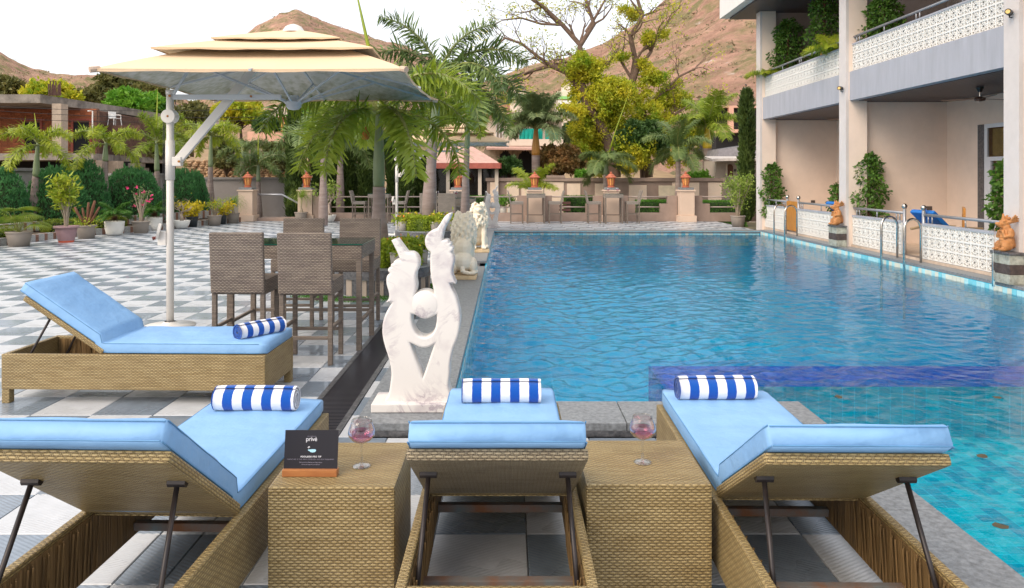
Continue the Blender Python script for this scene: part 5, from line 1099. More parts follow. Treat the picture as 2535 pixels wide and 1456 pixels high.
# ------------------------------------------------------------------ buildings in the background
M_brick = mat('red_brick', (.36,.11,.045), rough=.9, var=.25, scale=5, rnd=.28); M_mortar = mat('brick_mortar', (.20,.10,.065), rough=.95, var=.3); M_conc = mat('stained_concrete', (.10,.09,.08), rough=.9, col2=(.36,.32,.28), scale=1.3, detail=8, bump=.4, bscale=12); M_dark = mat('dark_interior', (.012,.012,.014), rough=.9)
M_hw = mat('cream_house_wall', (.72,.62,.52), rough=.8, var=.05, scale=1); M_pinkw = mat('pink_house_wall', (.68,.40,.30), rough=.8, var=.07, scale=1); M_roof = mat('pink_roof_tile', (.58,.36,.30), rough=.7, var=.15, scale=5); M_redf = mat('red_fascia', (.42,.11,.08), rough=.6)
M_teal_net = mat('teal_shade_net', (.0,.36,.30), rough=.7, var=.1); M_stone = mat('rubble_stone', (.40,.26,.15), rough=.9, var=.4, scale=4, rnd=.35); M_greyst = mat('grey_rubble', (.26,.21,.16), rough=.9, var=.4, scale=3, rnd=.3)
def bricks(t, x0,x1,z0,z1,y, holes, first, bl=.30, bh=.11, T_=None, m=None, nm='brick'):
    me = MB().bbox(.004,bl-.008,-.012,.02,.004,bh-.008,.006).mesh(nm, m or M_brick); st = MB(); out = []
    r_ = 0; z = z0
    while z+bh <= z1+.01:
        x = x0-(bl/2 if r_ % 2 else 0)
        while x < x1:
            a, b = max(x,x0), min(x+bl,x1)
            if b-a > .05 and not any(a < h[1] and b > h[0] and z < h[3] and z+bh > h[2] for h in holes): out.append((a, z, b-a))
            x += bl
        z += bh; r_ += 1
    random.Random(3).shuffle(out)
    for k, (a, z, w_) in enumerate(out):
        dy = random.uniform(-.006,.006)
        if k < first and w_ > bl*.9:
            o = place(nm, me, t, (T_ @ Vector((a,y+dy,z))) if T_ else (a, y+dy, z)); o.rotation_euler = (0,0,T_.to_euler().z if T_ else 0)
        else: st.box(a+.004,a+w_-.004,y-.012+dy,y+.015,z+.004,z+bh-.004,0,T_,(4,))
    o = st.build(nm+'work', m or M_brick, t); o['kind'] = 'stuff'
YB = 38.0
bb = thing('unfinished_building', 'unfinished red brick building with stained concrete slabs on the left', 'building', (AX(100,YB), YB, 0)); bx = bb.location.x
X = lambda px, Y: AX(px,Y)-bx
zr0, zr1, zf0, zf1 = AZ(255,YB), AZ(234,YB), AZ(396,YB), AZ(379,YB)
def slabp(nm, pts, z0, z1, m): MB().prism(pts, z0, z1).build(nm, m, bb)
slabp('roof_slab', [(X(-320,YB),0),(0,0),(X(325,46),8),(X(325,46),14),(X(-320,YB),14)], zr0, zr1, M_conc)
slabp('floor_slab', [(X(-320,YB),.6),(X(215,YB),.6),(X(262,40.5),2.5),(X(330,45.5),7.5),(X(330,45.5),14),(X(-320,YB),14)], zf0, zf1, M_conc)
MB().box(X(118,YB),X(141,YB),.35,.95,zf1,zr0).build('column', mat('pale_concrete_column', (.42,.34,.27), rough=.9, var=.15), bb)
MB().box(X(214,39),X(238,39),1.,1.6,-.5,zf0).build('column', MATS['pale_concrete_column'], bb); MB().box(X(268,41),X(292,41),3,3.6,-.5,zf0).build('column', MATS['pale_concrete_column'], bb)
yb = 3.2; YBW = YB+yb
h1 = (X(62,YBW),X(100,YBW),AZ(372,YBW),AZ(304,YBW)); h2 = (X(182,YBW),X(222,YBW),zf1,AZ(303,YBW))
MB().box(X(-320,YBW),X(240,YBW),yb+.03,yb+.25,zf1,zr0).build('wall', M_mortar, bb)
bricks(bb, X(-30,YBW), X(238,YBW), zf1, zr0, yb+.015, [h1,h2], 150, m=M_brick)
for h in (h1,h2):
    MB().box(h[0],h[1],yb-.01,yb+.02,h[2],h[3]).build('opening', M_dark, bb)
    MB().box(h[0]-.12,h[0],yb-.06,yb+.04,h[2],h[3]+.1).box(h[1],h[1]+.12,yb-.06,yb+.04,h[2],h[3]+.1).box(h[0]-.3,h[1]+.3,yb-.065,yb+.035,h[3]+.101,h[3]+.2).build('frame', mat('red_door_frame', (.30,.07,.045), rough=.7), bb)
T2 = Matrix.Translation((X(240,YBW),yb,0)) @ Matrix.Rotation(math.atan2(8.5,X(376,49)-X(240,YBW)), 4, 'Z'); LL = math.hypot(8.5, X(376,49)-X(240,YBW))
M_dbrick = mat('dark_brick', (.13,.065,.045), rough=.9, var=.35, scale=3, rnd=.3)  # darker brick than the front wall, for the receding wall and ledge
MB().box(0,LL,.02,.25,zf1,zr0-.1,0,T2).build('wall', M_mortar, bb); bricks(bb, 0, LL, zf1, zr0-.1, .005, [], 60, T_=T2, m=M_dbrick)
MB().box(X(-320,YB),X(330,46),13.6,13.9,-.5,zr0).build('rear_wall', M_dark, bb)
MB().box(X(-320,YB),X(300,41),5,5.2,-.5,zf0).build('basement_wall', M_dark, bb)
for k in range(9): MB().tube([(X(121+k*3.6,YB+.6),.6,zr1),(X(121+k*3.6,YB+.6)+random.uniform(-.03,.03),.6,AZ(200+random.uniform(-5,8),YB))], .035, 5).build('steel_rod', mat('rusty_rod', (.10,.05,.04), rough=.8), bb)
MB().tube([(X(217,YB-.2),-.2,AZ(276,YB)),(X(229,YB-.2),-.2,AZ(276,YB)),(X(229,YB-.2),-.2,AZ(340,YB))], .03, 6).build('drain_pipe', M_white, bb)
st_ = MB()
for k in range(7): st_.box(X(330,43)+k*.22,X(330,43)+.5+k*.22,4.4,5.4,zf0-.35-k*.27,zf0-.1-k*.27)
st_.build('stair_flight', M_conc, bb)
cz = zf1+.02; cy_ = AX(288,42.5)
led = thing('ledge_block', 'dark brick ledge jutting from the unfinished building under the plastic chair', 'ledge', (cy_, 42.4, AZ(330,42.5))); MB().box(-.8,1.6,-.4,1.2,0,AZ(312,42.5)-AZ(330,42.5)).build('brickwork', M_dbrick, led)
pc = thing('plastic_chair', 'white plastic armchair standing on the brick ledge', 'chair', (cy_-.1, 42.5, AZ(311.5,42.5)+.01), R(65)); M_pl = M_white
MB().bbox(-.24,.24,-.24,.2,.38,.41,.01).build('seat', M_pl, pc); MB().bbox(-.24,.24,.19,.23,.42,.8,.012).build('backrest', M_pl, pc)
for sx in (-.22,.22):
    MB().tube([(sx,-.22,.38),(sx*1.15,-.26,0)], .025, 6).build('leg', M_pl, pc); MB().tube([(sx,.2,.38),(sx*1.15,.26,0)], .025, 6).build('leg', M_pl, pc); MB().tube([(sx*1.1,-.2,.4),(sx*1.12,-.2,.6),(sx*1.05,.2,.63)], .022, 6).build('arm', M_pl, pc)
# overhead wires
wr = thing('power_line', 'three thin power lines sagging in front of the brick building', 'wires', (AX(100,36),36,AZ(265,36)))
for (y0, y1, y2) in ((258,263,270),(266,276,290),(286,293,298)):
    P0 = Vector((AX(-200,36),36,AZ(y0-6,36))); P2 = Vector((AX(640,40),40,AZ(y2,40))); pts = [P0.lerp(P2, k/12)-Vector((0,0,math.sin(math.pi*k/12)*.25))-Vector(wr.location) for k in range(13)]; MB().tube(pts, .012, 4).build('cable', M_black, wr)
up = thing('utility_pole', 'pale concrete utility pole behind the fourth palm', 'pole', (AX(537,40),40,.0)); MB().tube([(0,0,-1),(.02,0,AZ(278,40))], [.19,.13], 4).build('shaft', mat('pale_concrete', (.50,.42,.36), rough=.9), up)
for z in (AZ(386,40),AZ(413,40)): MB().tube([(0,0,z),(0,0,z+.05)], .21, 8).build('band', M_black, up)
MB().tube([(-.5,0,AZ(300,40)),(.5,0,AZ(300,40))], .04, 6).build('cross_arm', mat('rusty_rod', (.1,.05,.04)), up)
# rubble terraces
def rubble(label, px0, px1, Y, py0, py1, m, n, sz, seed):
    rs = random.Random(seed); t = thing('rubble_wall', label, 'stone wall', (AX((px0+px1)/2,Y), Y, AZ(py1,Y))); x0, x1 = AX(px0,Y)-t.location.x, AX(px1,Y)-t.location.x; h = AZ(py0,Y)-AZ(py1,Y)
    me = []
    for k in range(4):
        bm = bmesh.new(); bmesh.ops.create_icosphere(bm, subdivisions=1, radius=.5)
        for v in bm.verts: v.co = Vector((v.co.x*rs.uniform(.8,1.2), v.co.y*.8, v.co.z*rs.uniform(.55,.75)))
        q = MB(); q.addbm(bm); bm.free(); me.append(q.mesh('stone', m))
    MB().box(x0,x1,.1,.6,-.5,h*.92).build('backing', m, t); st = MB(); c = 0; z = sz*.2
    while z < h:
        x = x0
        while x < x1:
            w_ = sz*rs.uniform(.7,1.5)
            if c < n: o = place('stone', me[rs.randint(0,3)], t, (x+w_/2, rs.uniform(-.05,.08), z), (rs.uniform(-.3,.3),rs.uniform(-.2,.2),rs.uniform(-.3,.3))); o.scale = (w_*1.1, sz, sz*.95)
            c += 1; x += w_
        z += sz*.42
rubble('orange-brown rubble retaining wall behind the utility pole', 455, 700, 37, 398, 447, M_stone, 300, .27, 5)
rubble('thin rubble wall below the pink house', 600, 720, 44, 352, 362, M_greyst, 120, .35, 6)
rubble('grey rubble wall right of the white house', 1335, 1470, 44, 366, 388, M_greyst, 200, .42, 7)
# pink house
ph = thing('pink_house', 'pink house with a white balcony parapet behind the umbrella hub', 'house', (AX(700,62),62,AZ(352,62))); q = lambda px: AX(px,62)-ph.location.x; zq = lambda py: AZ(py,62)-ph.location.z
MB().box(q(612),q(800),.0,6,-1,zq(326)).build('lower_wall', M_pinkw, ph); MB().box(q(672),q(800),.8,6,zq(326)+.01,zq(262)).build('upper_wall', M_hw, ph); MB().box(q(652),q(712),-.6,.79,zq(294),zq(291)).build('balcony_slab', M_redf, ph)
MB().box(q(657),q(690),-.55,-.4,zq(290.8),zq(279)).build('parapet', M_hw, ph); MB().box(q(694),q(712),-.55,-.4,zq(290.8),zq(279)).build('parapet', M_hw, ph)
MB().box(q(655),q(691),-.58,-.38,zq(278.9),zq(277)).build('parapet_band', M_redf, ph)
for (a,b,c,d) in ((674,692,326,304),(742,752,285,270)): w_ = MB().box(q(a),q(b),.74,.79,zq(c),zq(d)).build('window', M_dark, ph); MB().box((q(a)+q(b))/2-.05,(q(a)+q(b))/2+.05,.70,.735,zq(c),zq(d)).build('frame', M_white, w_)
for px in (693,706): MB().box(q(px),q(px)+.25,-.4,-.15,zq(326),zq(295)).build('column', mat('ochre_column', (.65,.40,.08), rough=.7), ph)
# white house with arcade
wh = thing('white_house', 'white house with teal shade nets and a stone arcade behind the royal palm', 'house', (AX(1300,45),45,0)); Y0 = 45; q = lambda px, Y=45: AX(px,Y)-wh.location.x; zq = lambda py, Y=45: AZ(py,Y)
MB().box(q(1198),q(1262),.0,6,zq(362),zq(286)).build('upper_wall', M_hw, wh); MB().box(q(1262),q(1392),.6,6,zq(362),zq(296)).build('upper_wall', M_hw, wh)
MB().prism([(q(1190),-.9),(q(1290),-.9),(q(1290),6),(q(1190),6)], zq(286), zq(281)).build('roof', M_roof, wh); MB().prism([(q(1262),-.3),(q(1395),-.3),(q(1395),6),(q(1262),6)], zq(296), zq(293)).build('roof', M_roof, wh)
MB().box(q(1262),q(1392),-.6,-.5,zq(362),zq(346)).build('balcony_parapet', M_hw, wh); MB().box(q(1262),q(1392),-.55,.6,zq(364),zq(362)).build('balcony_slab', M_hw, wh)
for (a,b) in ((1285,1323),(1331,1342),(1348,1380)):
    nb_ = MB(); k_ = 12
    for i in range(k_): x_ = q(a)+(q(b)-q(a))*i/k_; dx = (q(b)-q(a))/k_; nb_.quad((x_,-.42+.05*math.sin(i*2),zq(349+math.sin(i)*2)),(x_+dx,-.42+.05*math.sin(i*2+2),zq(349+math.sin(i+1)*2)),(x_+dx,-.5,zq(320)),(x_,-.5,zq(320)))
    nb_.build('shade_net', M_teal_net, wh)
w_ = MB().box(q(1229),q(1243),-.05,-.01,zq(341),zq(311)).build('window', M_win, wh); MB().box(q(1227),q(1229),-.08,-.0,zq(342),zq(309)).box(q(1243),q(1245),-.08,-.0,zq(342),zq(309)).box(q(1235),q(1237),-.075,-.051,zq(341),zq(311)).box(q(1227),q(1245),-.085,-.001,zq(309),zq(307)).build('frame', M_white, w_)
er = MB(); i = er.v([(q(1205),-1.6,zq(369)),(q(1400),-1.6,zq(371)),(q(1400),.2,zq(361)),(q(1205),.2,zq(359)),(q(1205),-1.6,zq(373)),(q(1400),-1.6,zq(375))]); er.f((i,i+1,i+2,i+3)); er.f((i+4,i+5,i+1,i)); er.f((i+4,i+3,i+2,i+5)); er.build('awning_roof', M_roof, wh)
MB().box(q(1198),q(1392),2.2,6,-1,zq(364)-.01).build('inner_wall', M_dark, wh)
def arcade(cols_, Yf):
    for (a, b) in cols_: MB().box(q(a),q(b),-.3,.3,-1,zq(371)).build('pier', M_greyst, wh)
arcade(((1198,1236),(1266,1282),(1318,1330),(1364,1395)), 45)
for (a, b) in ((1236,1266),(1282,1318),(1330,1364)):         # scalloped arch heads
    n = 5; pts = [(q(a),zq(371)),(q(b),zq(371)),(q(b),zq(392))]; w_ = (q(b)-q(a))
    for k in range(n):
        for s in range(4):
            u = 1-(k+s/4)/n; hgt = zq(392)+(zq(375)-zq(392))*math.sin(math.pi*u)**.7; pts.append((q(a)+w_*u, hgt+.09*math.sin(math.pi*s/4)))
    pts.append((q(a),zq(392))); mb = MB(); poly_xz(mb, pts, -.2, .1); mb.build('scalloped_arch', M_greyst, wh)
MB().box(q(1198),q(1270),3,3.3,zq(280),zq(268)).build('roof_rail', M_hw, wh)
# far buildings on the slope
fb_ = thing('brick_house', 'small brown brick house on the slope above the white house', 'house', (AX(1270,80),80,AZ(280,80)))
q = lambda px, Y=80: AX(px,Y)-fb_.location.x; zq = lambda py, Y=80: AZ(py,Y)-fb_.location.z
MB().box(q(1225),q(1262),0,5,-2,zq(223)).build('wall', mat('far_brick_wall', (.40,.22,.14), rough=.9), fb_); MB().box(q(1262),q(1300),-.4,5,-2,zq(222)).build('wall', M_hw, fb_); MB().box(q(1220),q(1302),-.6,5.2,zq(222),zq(220)).build('roof', M_conc, fb_); MB().box(q(1290),q(1300),-.45,-.41,zq(262),zq(236)).build('window', M_dark, fb_)
gh = thing('green_roofed_house', 'cream house with a green roof sheet behind the yellow-green crown', 'house', (AX(1410,78),78,AZ(300,78)))
q = lambda px, Y=78: AX(px,Y)-gh.location.x; zq = lambda py, Y=78: AZ(py,Y)-gh.location.z
MB().box(q(1380),q(1455),0,5,-2,zq(226)).build('wall', M_hw, gh); r_ = MB(); i = r_.v([(q(1378),-2,zq(250)),(q(1458),-2,zq(252)),(q(1458),2,zq(228)),(q(1378),2,zq(226))]); r_.f((i,i+1,i+2,i+3)); r_.build('roof_sheet', mat('green_roof_sheet', (.16,.42,.10), rough=.6), gh); MB().box(q(1394),q(1420),.5,3,zq(226),zq(208)).build('stair_tower', M_hw, gh); MB().box(q(1378),q(1458),-2.1,-2,zq(262),zq(254)).build('balcony_rail', M_white, gh)
# scattered hillside houses behind the umbrella arm
for k, (px, py, w_, h_) in enumerate(((430,262,12,7),(455,268,14,7),(476,262,10,8),(1222,236,12,6))):
    Yh = 150; o = thing('far_house', ['tiny cream house just right of the umbrella pole top','tiny cream house in the middle under the umbrella arm','tiny cream house under the umbrella arm, rightmost','tiny pale house on the hill left of the royal palm'][k], 'house', (AX(px,Yh),Yh,AZ(py+h_,Yh)))
    MB().box(0,w_*Yh/F,0,4,-1,h_*Yh/F).build('wall', M_hw, o); MB().box(-.2,w_*Yh/F+.2,-.3,4.2,h_*Yh/F,h_*Yh/F+.2).build('roof', M_conc, o); MB().box(w_*Yh/F*.3,w_*Yh/F*.5,-.04,-.01,.8,1.7).build('window', M_dark, o)
# terraced house with the man, right
th = thing('terraced_house', 'terracotta-roofed terrace house on the slope beside the tall cypress', 'house', (AX(1800,60),60,AZ(300,60)))
q = lambda px, Y=60: AX(px,Y)-th.location.x; zq = lambda py, Y=60: AZ(py,Y)-th.location.z
MB().box(q(1768),q(1880),-.4,6,zq(268),zq(263)).build('floor_slab', M_pinkw, th); MB().box(q(1772),q(1880),0,6,-3,zq(268)-.01).build('wall', M_dark, th); MB().box(q(1768),q(1880),-.8,0,zq(330),zq(322)).build('lower_roof', M_pinkw, th); MB().box(q(1800),q(1812),-.4,0,zq(322),zq(268)).build('column', M_pinkw, th)
MB().box(q(1772),q(1784),-.3,.1,zq(263),zq(252)).box(q(1836),q(1846),-.3,.1,zq(263),zq(246)).build('post', M_hw, th)
for z in (250.5,255,259.5): MB().box(q(1784),q(1836),-.12,-.05,zq(z+.8),zq(z)).build('rail', mat('grey_brown_rail', (.22,.15,.12), rough=.8), th)
mp_ = thing('person', 'dark-haired man in a white shirt standing on the terrace house roof', 'person', (AX(1845,61),61,AZ(262,61)))
b = MB(); s_ = 1.72
for (a0, a1, r0, r1) in (((0,.09,0),(0,.09,.45),.05,.06),((0,.09,.45),(0,.07,.88),.06,.09),((0,-.09,0),(0,-.09,.45),.05,.06),((0,-.09,.45),(0,-.07,.88),.06,.09)): b.tube([a0,a1],[r0,r1],8)
ell(b,(0,0,.95),(.12,.17,.14)); ell(b,(0,0,1.2),(.12,.18,.24)); ell(b,(0,0,1.4),(.1,.21,.09)); b.tube([(0,0,1.42),(0,0,1.55)],.055,8); ell(b,(0,0,1.63),(.1,.08,.12)); ell(b,(-.1,0,1.61),(.02,.015,.02)); ell(b,(0,.08,1.62),(.02,.012,.03)); ell(b,(0,-.08,1.62),(.02,.012,.03))
for s in (-1,1): b.tube([(0,s*.2,1.42),(-.03,s*.25,1.15),(-.1,s*.22,.92)],[.055,.045,.03],8); ell(b,(-.12,s*.22,.86),(.035,.02,.06))
remesh('body', b, .03, mat('skin', (.34,.19,.12), rough=.6), mp_, 1)
b = MB(); ell(b,(0,0,1.2),(.135,.195,.27)); ell(b,(0,0,1.39),(.115,.225,.1))
for s in (-1,1): b.tube([(0,s*.2,1.42),(-.03,s*.255,1.18)],[.07,.06],8)
remesh('shirt', b, .03, M_white, mp_, 1); b = MB(); ell(b,(.015,0,1.68),(.1,.088,.09)); b.build('hair', M_black, mp_, smooth=True)
b = MB()
for s in (-1,1): b.tube([(0,s*.09,.05),(0,s*.09,.45),(0,s*.07,.95)],[.065,.075,.11],8)
remesh('trousers', b, .03, mat('dark_trousers', (.04,.04,.06)), mp_, 1)
# small hut at the right
ht = thing('garden_hut', 'small pale hut with a grey sloping roof edge and arched niche', 'hut', (AX(1800,31),31,-.4)); q = lambda px, Y=31: AX(px,Y)-ht.location.x; zq = lambda py, Y=31: AZ(py,Y)+.4
MB().box(q(1772),q(1900),0,4,0,zq(398)).build('wall', mat('hut_wall', (.52,.45,.39), rough=.85, var=.05), ht)
a_ = MB(); i = a_.v([(q(1742),-1.2,zq(401)),(q(1822),-1.6,zq(399)),(q(1900),-1.6,zq(402)),(q(1900),0,zq(393)),(q(1742),0,zq(393))]); j = a_.v([Vector(v)+Vector((0,0,.1)) for v in a_.V[i:i+5]]); a_.f((i+4,i+3,i+2,i+1,i)); a_.f((j,j+1,j+2,j+3,j+4))
for k in range(5): a_.f((i+k,i+(k+1)%5,j+(k+1)%5,j+k))
a_.build('canopy_slab', mat('hut_canopy', (.60,.55,.52), rough=.7), ht); 
a_ = MB(); poly_xz(a_, [(q(1775),zq(393)+.1),(q(1900),zq(393)+.1),(q(1900),zq(352)),(q(1870),zq(356)),(q(1780),zq(370))], .02, 3.8); a_.build('parapet', mat('hut_parapet', (.27,.26,.28), rough=.8), ht)
n_ = MB(); poly_xz(n_, [(q(1799),zq(436)),(q(1813),zq(436)),(q(1813),zq(412)),(q(1809),zq(407)),(q(1803),zq(407)),(q(1799),zq(412))], -.05, -.01); n_.build('niche', mat('niche_wood', (.14,.06,.03)), ht); MB().box(q(1796),q(1799),-.07,-.0,zq(438),zq(405)).box(q(1799),q(1815),-.07,-.052,zq(439),zq(436)).build('niche_frame', M_hw, ht); MB().box(q(1817),q(1820),-.05,-.001,zq(425),zq(419)).build('wall_lamp', M_black, ht)
# cafe pavilion with the red-edged tiled roof
cf = thing('cafe_pavilion', 'glazed pavilion with pink tiled roof and red edge behind the dining set', 'pavilion', (AX(1130,31),31,-.4)); q = lambda px, Y=31: AX(px,Y)-cf.location.x; zq = lambda py, Y=31: AZ(py,Y)+.4
za, zt_ = zq(411), zq(366); x0, x1 = q(1022), q(1236); ny = 9
for k in range(ny):                                        # lapped tile courses up the hip
    f0, f1 = k/ny, (k+1)/ny
    mb = MB(); a = (x0+f0*1.2, -1.4+f0*2.4, za+.10+(zt_-za)*f0); b_ = (x1-f0*1.2, a[1], a[2]); c_ = (x1-f1*1.2, -1.4+f1*2.4, za+.10+(zt_-za)*f1+.02); d_ = (x0+f1*1.2, c_[1], c_[2])
    mb.quad(a, b_, c_, d_); mb.quad((a[0],a[1],a[2]-.04),(b_[0],b_[1],b_[2]-.04),b_,a); mb.quad(b_, (b_[0],4,b_[2]),(c_[0],4,c_[2]),c_); mb.build('tile_course', M_roof, cf)
MB().box(x0-.05,x1+.05,-1.5,-1.41,za-.12,za+.1).box(x1,x1+.09,-1.4,4,za-.12,za+.1).build('red_edge', M_redf, cf); MB().box(x0,x1,-1.4,4,za-.13,za-.121).build('soffit', M_dark, cf)
for px in (1022,1070,1114,1152,1190,1230): MB().box(q(px)-.07,q(px)+.07,-1.2,-1.05,0,za-.131).build('post', M_hw, cf)
MB().box(x0+.2,x1-.2,-.2,-.15,0,za-.131).build('glazing', pane('cafe_glass', (.05,.05,.05), .5), cf)
for px in (1035,1058,1084,1100,1128,1140,1165,1178,1205,1217): MB().box(q(px)-.14,q(px)+.14,.0,.06,.1,za-.14).build('curtain', mat('beige_curtain', (.45,.38,.28), rough=.9), cf)
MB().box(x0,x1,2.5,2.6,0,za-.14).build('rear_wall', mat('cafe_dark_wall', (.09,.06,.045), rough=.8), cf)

# ------------------------------------------------------------------ square cantilever umbrellas
M_can = mat('cream_canopy_canvas', (.78,.575,.38), rough=.85, var=.06, scale=1.5, bump=.12, bscale=3)
def canvas():
    m = bpy.data.materials.new('mildewed_canvas'); m.use_nodes = True; nt = m.node_tree; N, L = nt.nodes, nt.links; b = N['Principled BSDF']; b.inputs['Roughness'].default_value = .9
    tc = N.new('ShaderNodeTexCoord'); mp = N.new('ShaderNodeMapping'); mp.inputs['Scale'].default_value = (1,1,.6); L.new(tc.outputs['Object'], mp.inputs[0])
    n = N.new('ShaderNodeTexNoise'); n.inputs['Scale'].default_value = 14; n.inputs['Detail'].default_value = 6; L.new(mp.outputs[0], n.inputs[0]); n2 = N.new('ShaderNodeTexNoise'); n2.inputs['Scale'].default_value = 1.6; L.new(tc.outputs['Object'], n2.inputs[0])
    sp = N.new('ShaderNodeSeparateXYZ'); L.new(tc.outputs['Object'], sp.inputs[0])
    ax = N.new('ShaderNodeMath'); ax.operation = 'ABSOLUTE'; L.new(sp.outputs[0], ax.inputs[0]); ay = N.new('ShaderNodeMath'); ay.operation = 'ABSOLUTE'; L.new(sp.outputs[1], ay.inputs[0]); mx = N.new('ShaderNodeMath'); mx.operation = 'MAXIMUM'; L.new(ax.outputs[0], mx.inputs[0]); L.new(ay.outputs[0], mx.inputs[1])
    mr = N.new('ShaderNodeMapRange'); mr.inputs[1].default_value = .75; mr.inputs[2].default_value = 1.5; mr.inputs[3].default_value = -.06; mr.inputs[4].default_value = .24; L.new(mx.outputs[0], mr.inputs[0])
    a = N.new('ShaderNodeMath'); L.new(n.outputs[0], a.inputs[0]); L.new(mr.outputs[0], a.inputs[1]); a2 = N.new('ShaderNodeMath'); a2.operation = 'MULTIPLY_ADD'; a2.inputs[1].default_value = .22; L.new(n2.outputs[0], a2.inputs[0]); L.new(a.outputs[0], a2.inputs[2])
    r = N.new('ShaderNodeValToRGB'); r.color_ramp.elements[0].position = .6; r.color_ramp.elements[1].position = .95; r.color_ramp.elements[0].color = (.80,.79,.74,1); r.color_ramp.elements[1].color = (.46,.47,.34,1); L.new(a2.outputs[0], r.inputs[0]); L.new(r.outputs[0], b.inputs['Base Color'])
    t = N.new('ShaderNodeBsdfTranslucent'); t.inputs[0].default_value = (.62,.58,.48,1); ms = N.new('ShaderNodeMixShader'); ms.inputs[0].default_value = .22; L.new(b.outputs[0], ms.inputs[1]); L.new(t.outputs[0], ms.inputs[2]); L.new(ms.outputs[0], N['Material Output'].inputs[0]); return m
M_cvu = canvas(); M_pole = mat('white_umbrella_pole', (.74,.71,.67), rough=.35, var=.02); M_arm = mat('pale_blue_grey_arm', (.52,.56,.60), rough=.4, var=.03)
def tier(mb, a, z0, b_, z1, sag, m=0, valance=.06, corner_drop=.0, n=14, th=.006):
    """square tent tier from half-size a at the hem to b_ at the top; hem hangs between the corners"""
    for off, mi in ((0, m), (-th, m+1)):
        for side in range(4):
            T_ = Matrix.Rotation(side*math.pi/2, 4, 'Z'); rows = []
            for r_ in range(6):
                q = r_/5; h = a+(b_-a)*q; row = []
                for k in range(n+1):
                    u = -1+2*k/n; z = z0+(z1-z0)*(q**.92)-sag*(1-u*u)*(1-q)*.0+sag*.5*(1-u*u)*math.sin(q*math.pi)*-1-corner_drop*abs(u)**3*(1-q); row.append(T_ @ Vector((u*h, -h*(1-.018*(1-u*u)*(1-q)*2), z+off)))
                rows.append(mb.v(row))
            for r_ in range(5):
                for k in range(n): f = (rows[r_]+k, rows[r_]+k+1, rows[r_+1]+k+1, rows[r_+1]+k); mb.f(f if off == 0 else f[::-1], mi)
def umbrella(label, xc, yc, ze, half, xp, yp, zp, s=1.):
    t = thing('cantilever_umbrella', label, 'umbrella', (xc,yc,0)); px, py = xp-xc, yp-yc
    for nm, a, z0, b_, z1, v in (('canopy', half, ze, half*.44, ze+.36*s, .07), ('middle_canopy_tier', half*.75, ze+.27*s, half*.27, ze+.50*s, .05), ('top_canopy_tier', half*.46, ze+.45*s, .03, ze+.66*s, .04)):
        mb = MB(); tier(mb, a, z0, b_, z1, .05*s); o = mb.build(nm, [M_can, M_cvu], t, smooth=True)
        hm = MB(); c4 = [(-a,-a),(a,-a),(a,a),(-a,a)]
        for (p, q_) in zip(c4, c4[1:]+c4[:1]):
            k_ = 14; R_ = [(p[0]+(q_[0]-p[0])*i/k_, p[1]+(q_[1]-p[1])*i/k_) for i in range(k_+1)]
            for i in range(k_):
                u0, u1 = -1+2*i/k_, -1+2*(i+1)/k_; f0, f1 = 1-.018*(1-u0*u0)*2*.99, 1-.018*(1-u1*u1)*2*.99
                g0 = (R_[i][0]*(f0 if abs(R_[i][0]) >= a*.999 else 1), R_[i][1]*(f0 if abs(R_[i][1]) >= a*.999 else 1)); g1 = (R_[i+1][0]*(f1 if abs(R_[i+1][0]) >= a*.999 else 1), R_[i+1][1]*(f1 if abs(R_[i+1][1]) >= a*.999 else 1))
                w0, w1 = v*.32*(1+.3*math.sin(i*1.7)), v*.32*(1+.3*math.sin((i+1)*1.7)); hm.quad((g0[0]*.997,g0[1]*.997,z0-w0),(g1[0]*.997,g1[1]*.997,z0-w1),(g1[0],g1[1],z0+.004),(g0[0],g0[1],z0+.004))
        hm.build('hem', M_can, o)
        if nm == 'canopy':
            for (p, q_) in c4: MB().tube([(p*.97,q_*.97,z0+.005),(p*1.012,q_*1.012,z0-.012)], .03*s, 8).build('corner_pocket', mat('corner_pocket_leather', (.55,.42,.32), rough=.7), o)
    MB().lathe([(.14*s,ze+.63*s),(.09*s,ze+.70*s),(.05*s,ze+.72*s),(.001,ze+.735*s)], 16).build('cap', M_pole, t, smooth=True)
    zh = ze-.20*s
    hb_ = MB().lathe([(.001,zh-.07*s),(.06*s,zh-.06*s),(.085*s,zh-.03*s),(.09*s,zh),(.11*s,zh+.015*s),(.11*s,zh+.03*s),(.07*s,zh+.04*s),(.06*s,zh+.1*s)], 18); hb_.build('hub', M_arm, t, smooth=True)
    for k in range(8):
        a = k*math.pi/4; e = half*(1.0 if k % 2 == 0 else 1.414)*.985; d = Vector((math.cos(a), math.sin(a), 0)); top = Vector((0,0,ze+.33*s))
        rb = MB().tube([top+d*.06, d*e+Vector((0,0,ze-.008))], .016*s, 4, sq=True).build('rib', M_arm, t)
        j = (top+d*.06).lerp(d*e+Vector((0,0,ze)), .52 if k%2 else .55); MB().tube([d*.08*s+Vector((0,0,zh+.02)), j-Vector((0,0,.02))], .014*s, 4, sq=True).build('strut', M_arm, t)
    pr = .039*s
    MB().tube([(px,py,0),(px,py,zp)], pr, 20).build('pole', M_pole, t, smooth=True); MB().lathe([(.26*s,0),(.26*s,.012),(.1,.014),(.06*s,.05)], 24, (px,py,0)).build('base_plate', M_pole, t, smooth=True)
    MB().tube([(px,py,zp-.50*s),(px,py,zp-.13*s)], pr*1.3, 20).build('sliding_collar', M_pole, t, smooth=True) if False else MB().tube([(px,py,zp-.95*s),(px,py,zp-.52*s)], pr*1.25, 20).build('sliding_collar', M_pole, t, smooth=True)
    MB().tube([(px,py,zp-.02),(px,py,zp+.03*s)], pr*1.15, 20).build('pole_cap', M_pole, t, smooth=True)
    dx = 1 if px < 0 else -1
